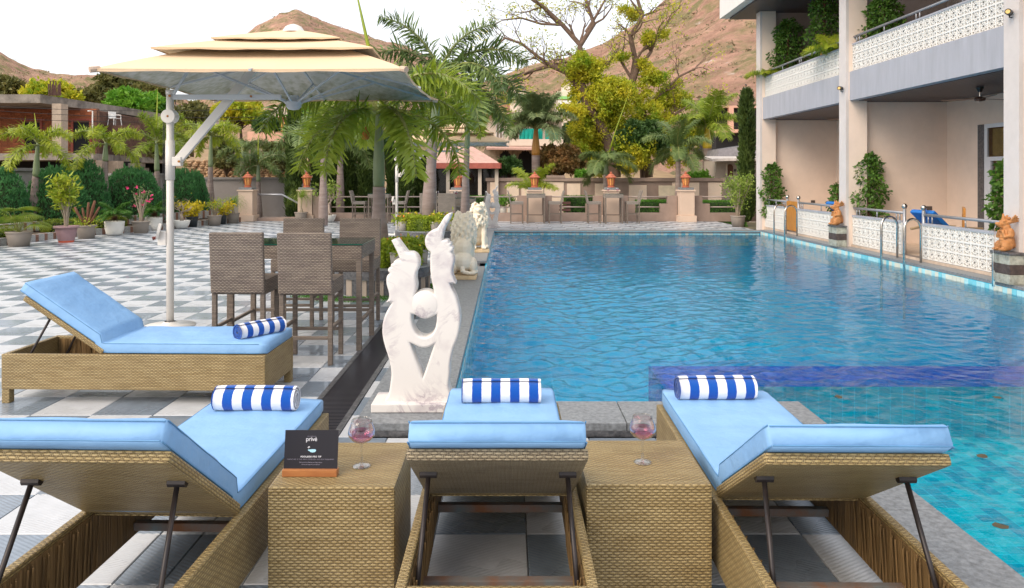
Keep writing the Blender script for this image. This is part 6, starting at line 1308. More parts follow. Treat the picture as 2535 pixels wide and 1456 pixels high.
    MB().bbox(px,-.0+.02*s,py-.02*s+0,py+.02*s,zp-.075*s,zp-.02*s,.004).build('horizontal_arm', M_arm, t) if px < 0 else None
    MB().tube([(px+dx*.05,py-.03,zp-.02),(-.95*s,py-.03,ze+.16*s)], .018*s, 4, sq=True).build('brace', M_arm, t)
    dg = Vector((-.30*s,0,ze+.26*s))-Vector((px+.07,0,zp-.76*s)); A_ = Vector((px+dx*.07,py,zp-.76*s)); B_ = Vector((-.28*s,py*.5,ze+.27*s)); f = (B_-A_).normalized(); up_ = Vector((0,1,0)); n_ = f.cross(up_).normalized(); T_ = Matrix((f, up_, n_)).transposed().to_4x4(); T_.translation = A_
    MB().bbox(0,(B_-A_).length,-.028*s,.028*s,-.045*s,.045*s,.006,0,T_).build('diagonal_arm', M_pole, t)
    MB().bbox(px+.03,px+.13*s,py-.035*s,py+.035*s,zp-.80*s,zp-.70*s,.008).build('bracket', M_pole, t)
    MB().tube([(px,py-.06,zp-.26*s),(px,py+.06,zp-.26*s)], .075*s, 20).build('pulley', M_pole, t, smooth=False)
    for (bx_, bz_) in ((px+.02,zp-.04),(px+.12*s,zp-.75*s),(px,zp-.26*s),(px+.9*s,zp-.045)): MB().tube([(bx_,py-.064,bz_),(bx_,py-.046,bz_)], .012*s, 8).build('bolt', M_nest, t)
    MB().tube([(px-.06*s,py-.03,zp-.26*s),(px-.065*s,py-.03,1.12*s)], .004, 4).build('cable', M_black, t); MB().tube([(px-.045*s,py-.03,zp-.26*s),(px-.05*s,py-.03,1.12*s)], .004, 4).build('cable', M_black, t)
    MB().bbox(px-.12*s,px-.03,py-.04,py+.04,.88*s,1.03*s,.006).build('winch_box', M_pole, t); MB().tube([(px-.10*s,py-.02,1.03*s),(px-.125*s,py-.03,1.035*s)], [.085*s,.088*s], 20).build('winch_wheel', M_pole, t); MB().tube([(px-.125*s,py-.03,.965*s),(px-.17*s,py-.05,.955*s)], [.015,.02], 8).build('crank_handle', mat('red_brown_knob', (.12,.02,.015)), t)
    return t
umbrella('large cream three-tier square umbrella on a white side pole', -2.49, 8.64, 2.665, 1.5, AX(421,8.1), 8.1, 2.54)
umbrella('second cream square umbrella, half hidden by palm fronds', -1.45, 20.7, 2.50, 1.45, -3.05, 20.4, 2.33, .94)
# ------------------------------------------------------------------ rattan bar furniture
W_grey = wicker('grey_brown_rattan', (.25,.195,.16), (.37,.30,.235), (.022,.016,.014), .0145, .036); W_pale = wicker('pale_grey_rattan', (.34,.30,.26), (.42,.37,.31), (.12,.10,.09), .016, .036); M_wrap = mat('wrapped_rattan_leg', (.20,.16,.13), rough=.55, var=.35, scale=3, stretch=(1,1,40), bump=.6, bscale=12)
M_tglass = pane('green_edged_table_glass', (.02,.05,.045), .38); M_gedge = mat('green_glass_edge', (.01,.10,.07), rough=.1)
CH = {}
def bar_chair(label, x, y, rz, key='front', W=None, group='rattan bar chairs', curved=False):
    """high chair facing -Y local (back at +Y local)"""
    if key in CH: return dup(CH[key], (x,y,0), rz, label, group)
    W = W or W_grey; t = thing('bar_chair', label, 'chair', (x,y,0), rz, group); w_ = .232
    if not curved:
        MB().bbox(-w_,w_,-.025,.025,0,.53,.012).build('backrest', W, t, uv=True, loc=(0,.205,.62), rot=(-.08,0,0))
        MB().bbox(-w_,w_,-.235,.175,.60,.735,.014).build('seat', W, t, uv=True); L4 = ((-.21,.19,.62),(.21,.19,.62),(-.21,-.21,.6),(.21,-.21,.6))
    else:
        pr = [(.17,.66),(.2,.80),(.225,.95),(.27,1.1)]; mb = MB(); pts = [(a,b) for a,b in pr]+[(a+.045,b) for a,b in pr[::-1]]
        n = len(pts); i = mb.v([(-w_,a,b) for a,b in pts]); j = mb.v([(w_,a,b) for a,b in pts]); mb.f([i+k for k in range(n)]); mb.f([j+k for k in range(n)][::-1])
        for k in range(n): mb.f((i+k,j+k,j+(k+1)%n,i+(k+1)%n))
        mb.build('backrest', W, t, uv=True); MB().bbox(-w_,w_,-.235,.17,.64,.735,.012).build('seat', W, t, uv=True); L4 = ((-.21,.19,.66),(.21,.19,.66),(-.21,-.21,.64),(.21,-.21,.64))
    for (a, b, z) in L4: MB().bbox(a-.02,a+.02,b-.02,b+.02,0,z,.006).build('leg', M_wrap, t)
    for (a0,a1,b0,b1,z) in ((-.19,.19,-.225,-.195,.22),(-.19,.19,.175,.205,.22),(-.225,-.195,-.19,.17,.30),(.195,.225,-.19,.17,.30)): MB().bbox(a0,a1,b0,b1,z,z+.03,.008).build('stretcher', M_wrap, t)
    CH[key] = t; return t
bar_chair('grey-brown rattan bar chair seen from behind, nearest the umbrella pole', -2.345, 6.67, math.pi)
bar_chair('grey-brown rattan bar chair seen from behind, nearest the lounger foot', -1.745, 6.62, math.pi)
bar_chair('grey-brown rattan bar chair facing the camera across the table, left', -2.33, 8.25, 0)
bar_chair('grey-brown rattan bar chair facing the camera across the table, right, before the palm trunk', -1.68, 8.22, 0)
def bar_table(label, x, y, w_, d_, W=None, z=1.0, key=None, group='rattan bar tables'):
    t = thing('bar_table', label, 'table', (x,y,0), 0, group); W = W or W_grey; a, b = w_/2, d_/2
    MB().bbox(-a,a,-b,-b+.03,z-.14,z-.012,.006).build('apron', W, t, uv=True); MB().bbox(-a,a,b-.03,b,z-.14,z-.012,.006).build('apron', W, t, uv=True)
    MB().bbox(-a,-a+.03,-b+.031,b-.031,z-.14,z-.012,.006).build('apron', W, t, uv=True); MB().bbox(a-.03,a,-b+.031,b-.031,z-.14,z-.012,.006).build('apron', W, t, uv=True); MB().box(-a+.031,a-.031,-b+.031,b-.031,z-.03,z-.014).build('top_weave', W, t, uv=True)
    g = MB().box(-a-.004,a+.004,-b-.004,b+.004,z-.01,z).build('glass_top', M_tglass, t); e = MB(); e.box(-a-.006,a+.006,-b-.0065,-b-.0045,z-.0095,z-.0005).box(a+.0045,a+.0065,-b,b,z-.0095,z-.0005); e.build('glass_edge', M_gedge, g)
    for sx in (-1,1):
        for sy in (-1,1): MB().bbox(sx*(a-.03)-.024,sx*(a-.03)+.024,sy*(b-.03)-.024,sy*(b-.03)+.024,0,z-.141,.006).build('leg', M_wrap, t)
        MB().bbox(sx*(a-.03)-.015,sx*(a-.03)+.015,-b+.055,b-.055,.25,.28,.006).build('stretcher', M_wrap, t)
    MB().bbox(-a+.055,a-.055,b-.045,b-.015,.25,.28,.006).build('stretcher', M_wrap, t); return t
bar_table('rattan bar table with a green-edged glass top among four bar chairs', -2.0, 7.29, 1.27, .70)
# far sets
DS = 'rattan chairs by the far rails'
for (xc, s) in ((AX(1326,25.2),'left'),(AX(1517,25.2),'right')):
    bar_table('pale rattan bar table in front of the %s lantern pillar across the pool' % s, xc, 25.2, .62, .55, W_pale)
    bar_chair('pale curved rattan bar chair on the left of the %s table across the pool' % s, xc-.66, 25.2, math.pi/2, 'curved', W_pale, DS, True); bar_chair('pale curved rattan bar chair on the right of the %s table across the pool' % s, xc+.66, 25.2, -math.pi/2, 'curved', W_pale, DS, True)
xc = AX(939,25.3); bar_table('pale rattan bar table behind the near palm trunk', xc, 25.3, .7, .55, W_pale)
bar_chair('pale curved rattan bar chair left of the near palm trunk by the rails', xc-.68, 25.3, math.pi/2, 'curved', W_pale, DS, True); bar_chair('pale curved rattan bar chair right of the second umbrella pole by the rails', xc+.70, 25.3, -math.pi/2, 'curved', W_pale, DS, True)
DN = 'rattan chairs of the far dining set'
bar_table('pale rattan high table of the dining set behind the far planter', AX(1120,20.6), 20.7, 1.25, .7, W_pale)
bar_chair('pale rattan high chair seen from behind at the far dining set', AX(1107,19.9), 19.95, math.pi, 'pale', W_pale, DN); bar_chair('pale rattan high chair behind the thick ringed palm trunk', AX(1062,19.9), 19.95, math.pi, 'pale', W_pale, DN)
bar_chair('pale rattan high chair on the far side of the dining set, right', AX(1140,21.5), 21.45, 0, 'pale', W_pale, DN); bar_chair('pale curved high chair in profile at the right end of the dining set', AX(1180,22.6), 22.6, -math.pi/2, 'curved', W_pale, DN, True)
for k in range(3):
    pass
wp = [(AX(1245,28),28),(AX(1264,28),28)]
for (p, s) in zip(wp, ('left','right')):
    pot('small white pot behind the far rails, %s of two' % s, p[0], p[1], .26, .42, M_wpot, 'taper', -.0); stems(plant('potted_shrub', 'leafy green shrub in the %s small white pot behind the rails' % s, p[0], p[1], .38), 8, .4, .25, M_bright, 40, .09, 21)
MB().box(AX(1215,28)-.1,AX(1300,28),27.6,28.15,-.35,0).build('garden_ledge', M_brown, kind='structure')

# ------------------------------------------------------------------ loungers
W_tan = wicker('tan_rattan', (.35,.25,.10), (.48,.365,.17), (.13,.085,.038), .0108, .030, .42); W_in = mat('brown_rattan_back_strands', (.20,.12,.045), rough=.6, var=.4, scale=30, stretch=(1,1,.04), bump=.8, bscale=90)
M_cush = mat('sky_blue_cushion', (.20,.40,.70), rough=.6, col2=(.255,.47,.76), scale=1.6, bump=.8, bscale=6); M_pipe = mat('blue_piping', (.10,.26,.48), rough=.6); M_rod = mat('rusty_dark_rod', (.018,.016,.018), rough=.4, col2=(.04,.03,.028), scale=14, metal=.3); M_bar = mat('rusty_blue_bar', (.13,.19,.21), rough=.6, col2=(.22,.09,.035), scale=6, detail=7)
def sweep(mb, path, w_, th, corner=.014, m=0, ns=8, puff=.006, seed=0):
    """rounded slab that follows a path in (y,z), width along x; path points carry their normal"""
    sec = []; hw, ht_ = w_/2, th/2
    for cx_, cz_, a0 in ((hw-corner, ht_-corner, 0),(-hw+corner, ht_-corner, 90),(-hw+corner,-ht_+corner,180),(hw-corner,-ht_+corner,270)):
        for k in range(4): a = R(a0+k*30); sec.append((cx_+corner*math.cos(a), cz_+corner*math.sin(a)))
    top = []
    ex = [(hw-corner)*(1-2*k/10) for k in range(1,10)]
    sec = sec[:4]+[(e, ht_) for e in ex]+sec[4:12]+[(-e, -ht_) for e in ex]+sec[12:]
    n = len(sec); rings = []; N_ = len(path)
    for i, (y, z, ny, nz, sc_) in enumerate(path):
        row = []
        for (sx, sz) in sec:
            wr_ = (mn.noise(Vector((sx*5+seed, i*.35, seed*1.3)))*puff*1.3+mn.noise(Vector((sx*3+seed, i*1.1+sx*9, seed)))*puff*.55)*(1 if sz > 0 else .2)+puff*.6*math.cos(sx/hw*1.4)*(1 if sz > 0 else 0)
            q = (sz+wr_)*sc_[1]; row.append((sx*sc_[0], y+ny*q, z+nz*q))
        rings.append(mb.v(row))
    for i in range(N_-1):
        for j in range(n): mb.f((rings[i]+j, rings[i+1]+j, rings[i+1]+(j+1)%n, rings[i]+(j+1)%n), m)
    mb.f([rings[0]+j for j in range(n)], m); mb.f([rings[-1]+j for j in range(n)][::-1], m); return mb
LW, LL_, ZF, HD = .64, 1.92, .355, .73
W_tau = wicker('weathered_taupe_rattan', (.27,.215,.135), (.40,.33,.215), (.07,.05,.03), .0108, .030, .42)
def lounger(label, x, y, rz, ang=34., seed=0, WB=None):
    """origin at the hinge, floor level; +Y towards the foot"""
    t = thing('sun_lounger', label, 'sun lounger', (x,y,0), rz, 'rattan sun loungers with sky-blue cushions'); a = LW/2; y0, y1 = -HD, LL_-HD
    for sx in (-1,1): MB().bbox(min(sx*a,sx*(a-.035)),max(sx*a,sx*(a-.035)),y0,y1,.10,ZF,.008).build('side_panel', W_tan, t, uv=True)
    for sx in (-1,1):
        MB().box(min(sx*(a-.036),sx*(a-.04)),max(sx*(a-.036),sx*(a-.04)),y0+.04,y1-.04,.11,ZF-.02).build('inner_strands', W_in, t)
        st = MB()
        for k in range(26): yy = y0+.06+k*(.72/26); st.tube([(sx*(a-.043),yy,.115),(sx*(a-.045-.006*((k*7)%3)),yy+.012*((k*5)%3-1),ZF-.03)], .0035, 4)
        st.build('loose_strands', W_in, t)
    MB().bbox(-a+.036,a-.036,y1-.035,y1,.10,ZF,.008).build('foot_panel', W_tan, t, uv=True); MB().bbox(-a+.036,a-.036,y0,y0+.035,.10,ZF-.0,.008).build('head_panel', W_tan, t, uv=True)
    MB().bbox(-a+.036,a-.036,.02,y1-.036,ZF-.03,ZF-.002,.004).build('seat_panel', W_tan, t, uv=True)
    for sx in (-1,1):
        for yy in (y0+.03,y1-.03): MB().bbox(sx*(a-.03)-.028,sx*(a-.03)+.028,yy-.028,yy+.028,0,.099,.005).build('leg', W_tan, t, uv=True)
    c, s = math.cos(R(ang)), math.sin(R(ang)); bw_ = .30
    bp_ = MB().bbox(-bw_,bw_,0,.70,-.02,.02,.012).build('backrest', WB or W_tan, t, uv=True, loc=(0,0,ZF+.01), rot=(0,0,0)); bp_.rotation_euler = (R(180-ang),0,0)
    bp_.matrix_basis = Matrix.Translation((0,0,ZF+.01)) @ Matrix.Rotation(math.pi, 4, 'Z') @ Matrix.Rotation(R(ang), 4, 'X')
    for sx in (-.245,.245):
        MB().tube([(sx,-.50*c,ZF+.50*s-.03),(sx*1.12,-.66,.14)], .009, 8).build('prop_rod', M_rod, t, smooth=True); MB().tube([(sx-.03,-.50*c+.005,ZF+.50*s-.02),(sx+.03,-.50*c+.005,ZF+.50*s-.02)], .016, 8).build('rod_hinge', M_rod, t)
        MB().bbox(sx*1.12-.012,sx*1.12+.012,-.70,-.60,.115,.15,.003).build('notch_plate', M_bar, t)
    MB().bbox(-a+.04,a-.04,-.36,-.325,.15,.185,.004).build('cross_bar', M_bar, t); MB().bbox(-a+.04,a-.04,.3,.335,.13,.165,.004).build('cross_bar', M_bar, t)
    th = .078; path = []
    ys = y1-.0; n1, n2 = 20, 16
    for k in range(n1+1):
        y_ = ys-(ys-.045)*k/n1; e = min(1, k/1.2); path.append((y_+.0, ZF+th/2+.002, 0, 1, (1 if k else .985, 1 if k else .90)))
    zc_ = ZF+th/2+.002
    for k in range(1,6):
        f = k/6; A = R(ang)*f; path.append((.045-.085*f, zc_+.012*f*f+.0, math.sin(A), math.cos(A), (1, 1-.10*math.sin(math.pi*f))))
    for k in range(n2+1):
        u = .05+.665*k/n2; e = 1 if k < n2 else 0; path.append((-u*c+ -0+ (th/2+.032)*s*0 + (-(0))+0, ZF+.012+u*s+ (th/2+.020)/c*.98 , s, c, (1 if e else .99, 1 if e else .93)))
    cu = sweep(MB(), path, .585, th, .014, seed=seed).build('cushion', M_cush, t, smooth=True)
    for sx in (-1,1):
        MB().tube([(sx*.291, p[0]+p[2]*th*.42, p[1]+p[3]*th*.42) for p in path[1:]], .0028, 5).build('piping', M_pipe, cu, smooth=True); MB().tube([(sx*.291, p[0]-p[2]*th*.42, p[1]-p[3]*th*.42) for p in path[1:]], .0028, 5).build('piping', M_pipe, cu, smooth=True)
    y_, z_ = -.715*c, ZF+.012+.715*s
    for q_ in (.44,-.42): zz = (th/2+.020)/c*.98; MB().tube([(-.285,path[-1][0]+s*th*q_*.9-.002,path[-1][1]+c*th*q_*.9),(.285,path[-1][0]+s*th*q_*.9-.002,path[-1][1]+c*th*q_*.9)], .0028, 5).build('piping', M_pipe, cu)
    return t
lounger('rattan sun lounger at the bottom left with its back towards the camera', -1.325, 2.86, R(-1.6), ang=36.5, seed=1)
lounger('middle rattan sun lounger between the two side tables, back to the camera', -.035, 3.04, 0, ang=31.5, seed=2, WB=W_tau)
lounger('rattan sun lounger at the bottom right beside the pool corner', 1.14, 3.0, R(-.8), ang=31.5, seed=3)
lounger('rattan sun lounger lying sideways at the left with its back raised to the left', -2.915, 5.66, R(-91.5), seed=4)

M_tow = bpy.data.materials.new('striped_terry'); M_tow.use_nodes = True
def terry():
    nt = M_tow.node_tree; N, L = nt.nodes, nt.links; b = N['Principled BSDF']; b.inputs['Roughness'].default_value = .95; b.inputs['Specular IOR Level'].default_value = .1; b.inputs['Sheen Weight'].default_value = .3
    tc = N.new('ShaderNodeTexCoord'); sp = N.new('ShaderNodeSeparateXYZ'); L.new(tc.outputs['Object'], sp.inputs[0]); nz = N.new('ShaderNodeTexNoise'); nz.inputs['Scale'].default_value = 60; L.new(tc.outputs['Object'], nz.inputs[0])
    a = N.new('ShaderNodeMath'); a.operation = 'MULTIPLY_ADD'; a.inputs[1].default_value = .004; L.new(nz.outputs[0], a.inputs[0]); L.new(sp.outputs[0], a.inputs[2])
    d = N.new('ShaderNodeMath'); d.operation = 'MULTIPLY_ADD'; d.inputs[1].default_value = 1/.1; d.inputs[2].default_value = 5.02; L.new(a.outputs[0], d.inputs[0]); f = N.new('ShaderNodeMath'); f.operation = 'FRACT'; L.new(d.outputs[0], f.inputs[0]); g = N.new('ShaderNodeMath'); g.operation = 'GREATER_THAN'; g.inputs[1].default_value = .5; L.new(f.outputs[0], g.inputs[0])
    m = N.new('ShaderNodeMix'); m.data_type = 'RGBA'; L.new(g.outputs[0], m.inputs[0]); m.inputs[6].default_value = (.80,.79,.82,1); m.inputs[7].default_value = (.008,.085,.40,1); L.new(m.outputs[2], b.inputs['Base Color'])
    n2 = N.new('ShaderNodeTexNoise'); n2.inputs['Scale'].default_value = 260; n2.inputs['Detail'].default_value = 3; L.new(tc.outputs['Object'], n2.inputs[0]); bp = N.new('ShaderNodeBump'); bp.inputs['Strength'].default_value = .7; bp.inputs['Distance'].default_value = .004; L.new(n2.outputs[0], bp.inputs['Height']); L.new(bp.outputs[0], b.inputs['Normal'])
terry()
def towel_mesh(seed):
    mb = MB(); turns = 4.3; n = 110; L_ = .42; th = .009; nx = 14; rows = []
    for i in range(nx+1):
        x_ = -L_/2+L_*i/nx; row = []; edge = abs(2*i/nx-1)**6
        for side in (0,1):
            for k in range(n+1):
                q = k/n; a = q*turns*2*math.pi; r = .010+.054*q+(th*.5 if side else -th*.5)*(1 if q < .985 else .2)-edge*.003+.0016*mn.noise(Vector((x_*7+seed, math.cos(a)*2, math.sin(a)*2+q*3)))
                xo = x_+(.007*mn.noise(Vector((q*6, seed, 0))) if i in (0,nx) else 0); zc_ = r*math.sin(a); zc_ = zc_ if zc_ > -.052 else -.052+(zc_+.052)*.25
                row.append((xo, r*math.cos(a)*1.05, zc_+.054))
        rows.append(mb.v(row))
    m_ = n+1
    for i in range(nx):
        for k in range(n):
            mb.f((rows[i]+k, rows[i+1]+k, rows[i+1]+k+1, rows[i]+k+1)); mb.f((rows[i]+m_+k+1, rows[i+1]+m_+k+1, rows[i+1]+m_+k, rows[i]+m_+k))
        mb.f((rows[i]+n, rows[i+1]+n, rows[i+1]+m_+n, rows[i]+m_+n))
    for i in (0,nx):
        for k in range(n): f = (rows[i]+k, rows[i]+k+1, rows[i]+m_+k+1, rows[i]+m_+k); mb.f(f if i else f[::-1])
    return mb.mesh('rolled_towel', M_tow, smooth=True)
for k, (x, y, rz, s) in enumerate(((-1.30,3.84,R(-1),'across the foot of the bottom left lounger'),(-.035,3.97,R(0),'across the foot of the middle lounger'),(1.125,4.03,R(1.5),'across the foot of the lounger beside the pool corner'),(-1.87,5.62,R(52),'lying askew on the sideways lounger'))):
    o = place('rolled_towel', towel_mesh(k), None, (x,y,ZF+.083), (0,0,rz)); tag(o, 'rolled white towel with blue stripes '+s, 'towel', 'rolled striped towels on the loungers')
    if k == 3: o.scale = (.92,.92,.92)

# side tables, glasses, card
def side_table(label, x0, y0):
    t = thing('side_table', label, 'side table', (x0+.242,y0+.242,0), 0, 'square rattan side tables'); MB().bbox(-.242,.242,-.242,.242,.03,.46,.012).build('woven_body', W_tan, t, uv=True)
    for sx in (-1,1):
        for sy in (-1,1): MB().box(sx*.2-.02,sx*.2+.02,sy*.2-.02,sy*.2+.02,0,.031).build('foot', M_black, t)
side_table('square rattan side table carrying the black card and a wine glass', -.915, 2.825); side_table('square rattan side table on the right carrying only a wine glass', .30, 2.85)
M_wine = thin_glass('blown_glass', (.97,.98,.98), 1.1); M_rose = thin_glass('rose_drink', (.99,.68,.80), .35)
def wine_glass(label, x, y, z, rz=0):
    t = thing('wine_glass', label, 'wine glass', (x,y,z), rz, 'stemmed glasses of pink drink'); s = 1.
    out = [(.001,.0),(.036,.0),(.037,.002),(.030,.005),(.012,.010),(.0045,.016),(.0038,.05),(.0038,.082),(.006,.090),(.016,.096),(.034,.108),(.046,.124),(.0488,.136),(.046,.152),(.038,.176),(.0345,.190)]
    inn = [(.0337,.190),(.0372,.176),(.0452,.152),(.0479,.136),(.0451,.1245),(.033,.109),(.015,.0975),(.001,.0945)]
    wd = lambda L_: [(r*(1.13 if z > .1 else 1), z) for r, z in L_]; MB().lathe(wd(out+inn), 40).build('glass', M_wine, t, smooth=True)
    dr_ = [(.001,.0952),(.0145,.0982),(.0325,.1097),(.0444,.1250),(.0472,.136),(.0468,.140),(.001,.140)]; MB().lathe(wd(dr_), 40).build('drink', M_rose, t, smooth=True); return t
x, y = P(895,1155,.46); wine_glass('stemmed glass of pink drink beside the black card', x, y, .462); x, y = P(1590,1145,.46); wg = wine_glass('stemmed glass of pink drink on the right side table', x, y, .462, 1)
for (gx, gy, s) in ((AX(1082,20.5),20.5,'on the far dining table, left'),(AX(1128,20.7),20.7,'on the far dining table, right'),(AX(926,25.25),25.25,'on the table behind the near palm trunk, left'),(AX(952,25.25),25.25,'on the table behind the near palm trunk, right'),(AX(1505,25.2),25.2,'on the right table across the pool, left'),(AX(1528,25.2),25.2,'on the right table across the pool, right')):
    dup(wg, (gx, gy, 1.002), 0, 'tiny stemmed glass of pink drink '+s)
x, y = P(765,1182,.46); cd = thing('table_card', 'black printed card in a wooden slot holder on the side table', 'sign', (x,y+.02,.461), R(-.5)); M_card = mat('black_card', (.012,.011,.018), rough=.4, var=.05); M_ink = mat('white_print', (.75,.75,.80), rough=.6, var=0.02); M_ink2 = mat('dim_print', (.30,.28,.36), rough=.6, var=0.02); M_sky = mat('light_blue_print', (.40,.70,.85), rough=.6, var=.02); M_hold = mat('varnished_card_holder', (.50,.21,.07), rough=.4, col2=(.34,.12,.04), scale=7, stretch=(1,6,6))
MB().bbox(-.108,.108,-.018,.018,0,.026,.002).build('wooden_base', M_hold, cd); bd = MB().box(-.106,.106,-.002,.002,.012,.166).build('board', M_card, cd, loc=(0,.004,0), rot=(R(-9),0,0))
bd.location = (0,-.002,.006)
def ln(s, size, z, m, sp=1., b=0.): text('lettering', s, size, m, bd, (0,-.0024,z), (R(90),0,0), 'CENTER', .0001, sp, b)
ln('ELIVAAS', .0062, .1405, M_ink2, 1.5); ln('privé', .0235, .1245, M_ink, .95); ln('POOLSIDE PRO TIP', .0085, .0625, M_ink, 1.15, .0002); ln('FLOATING IS THE NEW EXERCISE—NO GYM REQUIRED!', .0056, .0535, M_ink2, 1.35); ln('Did you know floating can help reduce', .0058, .042, M_ink2); ln('stress and improve circulation?', .0058, .034, M_ink2)
lg = MB(); pts = [(-.013,.092),(-.006,.0925),(.004,.0935),(.016,.0935),(.020,.089),(.016,.083),(.006,.081),(-.003,.083),(-.008,.0875),(-.012,.088)]; poly_xz(lg, pts, -.0026, -.0022); lg.build('pool_emblem', M_sky, bd)
lg = MB(); poly_xz(lg, [(-.016,.099),(-.009,.105),(-.004,.101),(-.010,.100)], -.0026, -.0022); poly_xz(lg, [(-.0105,.0935),(-.0098,.0935),(-.0098,.100),(-.0105,.100)], -.0026, -.0022); lg.build('umbrella_emblem', M_ink, bd)

# ------------------------------------------------------------------ statues
def marble(name, base, vein, sc_=2.4):
    m = bpy.data.materials.new(name); m.use_nodes = True; nt = m.node_tree; N, L = nt.nodes, nt.links; b = N['Principled BSDF']; b.inputs['Roughness'].default_value = .38
    tc = N.new('ShaderNodeTexCoord'); n = N.new('ShaderNodeTexNoise'); n.inputs['Scale'].default_value = sc_; n.inputs['Detail'].default_value = 9; n.inputs['Roughness'].default_value = .62; n.inputs['Distortion'].default_value = 1.6; L.new(tc.outputs['Object'], n.inputs[0])
    s = N.new('ShaderNodeMath'); s.operation = 'SUBTRACT'; s.inputs[1].default_value = .5; L.new(n.outputs[0], s.inputs[0]); a = N.new('ShaderNodeMath'); a.operation = 'ABSOLUTE'; L.new(s.outputs[0], a.inputs[0])
    r = N.new('ShaderNodeValToRGB'); r.color_ramp.elements[0].position = 0; r.color_ramp.elements[0].color = (1,1,1,1); r.color_ramp.elements[1].position = .035; r.color_ramp.elements[1].color = (0,0,0,1); L.new(a.outputs[0], r.inputs[0])
    n2 = N.new('ShaderNodeTexNoise'); n2.inputs['Scale'].default_value = 2.1; n2.inputs['Detail'].default_value = 3; L.new(tc.outputs['Object'], n2.inputs[0]); r2 = N.new('ShaderNodeValToRGB'); r2.color_ramp.elements[0].position = .47; r2.color_ramp.elements[1].position = .68; L.new(n2.outputs[0], r2.inputs[0])
    n3 = N.new('ShaderNodeTexNoise'); n3.inputs['Scale'].default_value = 3.; n3.inputs['Detail'].default_value = 8; L.new(tc.outputs['Object'], n3.inputs[0]); r3 = N.new('ShaderNodeValToRGB'); r3.color_ramp.elements[0].position = .54; r3.color_ramp.elements[1].position = .74; L.new(n3.outputs[0], r3.inputs[0])
    mu = N.new('ShaderNodeMath'); mu.operation = 'MULTIPLY'; L.new(r.outputs[0], mu.inputs[0]); L.new(r2.outputs[0], mu.inputs[1]); ad = N.new('ShaderNodeMath'); ad.operation = 'MULTIPLY_ADD'; ad.inputs[1].default_value = .8; ad.use_clamp = True; L.new(r3.outputs[0], ad.inputs[0]); L.new(mu.outputs[0], ad.inputs[2])
    m2 = N.new('ShaderNodeMath'); m2.operation = 'MULTIPLY'; m2.inputs[1].default_value = .8; L.new(ad.outputs[0], m2.inputs[0])
    mx = N.new('ShaderNodeMix'); mx.data_type = 'RGBA'; L.new(m2.outputs[0], mx.inputs[0]); mx.inputs[6].default_value = rgb(base); mx.inputs[7].default_value = rgb(vein); L.new(mx.outputs[2], b.inputs['Base Color']); return m
M_mar = marble('veined_white_marble', (.76,.73,.70), (.30,.24,.30)); M_lion = mat('cream_marble', (.82,.71,.54), rough=.4, col2=(.88,.80,.66), scale=3, bump=.15, bscale=20)
out = [(103,1322),(125,1280),(140,1200),(145,1120),(130,1040),(105,960),(88,890),(85,830),(95,770),(115,720),(150,660,1),(110,657,1),(128,632),(130,600),(120,560),(112,520),(118,480),(136,461,1),(123,445),(130,426),(145,420,1),(143,405),(160,396,1),(166,380),(185,373),(205,375,1),(190,330),(165,280),(146,241,1),(182,230,1),(215,275),(250,322,1),(290,325),(320,350),(332,390),(328,425),(312,460,1),(309,500),(315,540),(312,580),(303,606,1),(330,588),(370,580),(410,588),(437,606,1),(424,540),(412,480),(407,400),(410,322,1),(385,295),(372,255),(378,215),(400,185),(430,170),(450,165,1),(480,120),(515,70),(552,55,1),(545,88),(515,140),(497,190),(487,241,1),(512,235),(530,242),(533,256,1),(548,262),(546,280,1),(560,290),(558,310),(547,320,1),(562,345),(568,380),(560,420),(555,460),(566,500),(583,534,1),(538,531,1),(555,570),(580,620),(600,690),(610,760),(605,830),(590,900),(565,960),(550,1020),(540,1080),(538,1150),(530,1215),(545,1270),(560,1322)]
h1_ = [(282,735,1),(312,745),(350,765),(392,766),(428,752),(452,738,1),(449,800),(428,858),(392,888),(358,892),(322,875),(298,840),(283,790)]; h2_ = [(272,930,1),(300,942),(350,963),(400,957),(437,937,1),(415,1000),(385,1090),(357,1170,1),(330,1090),(300,1010)]
SC = .00099
cv = lambda pts: [((p[0]-325)*SC, (1322-p[1])*SC)+tuple(p[2:]) for p in pts]
def bird_statue(label, x, y, z, sc_=1.):
    t = thing('bird_statue', label, 'statue', (x,y,z), 0, 'marble hornbill pair statues on the pool coping')
    curve_solid('carved_birds', [cv(out), cv(h1_), cv(h2_)], .15, .014, M_mar, t).location = (0,0,.055); MB().bbox(-.30,.29,-.14,.14,0,.055,.006).build('plinth', M_mar, t)
    b = MB().lathe([(.001,-.002),(.080,-.0015),(.084,0)], 28); b.V = [(p[0], p[2], p[1]) for p in b.V]; o = b.build('disc', M_mar, t, smooth=True); o.location = ((370-325)*SC, -.0765, .055+(1322-675)*SC); t.scale = (sc_,)*3; return t
bs = bird_statue('large white veined marble statue of two entwined birds behind the middle lounger', -.600, 5.02, .085)
b2 = dup(bs, (AX(1215,23.), 23.0, .0), 0, 'far white marble statue of two entwined birds at the pool end', None)

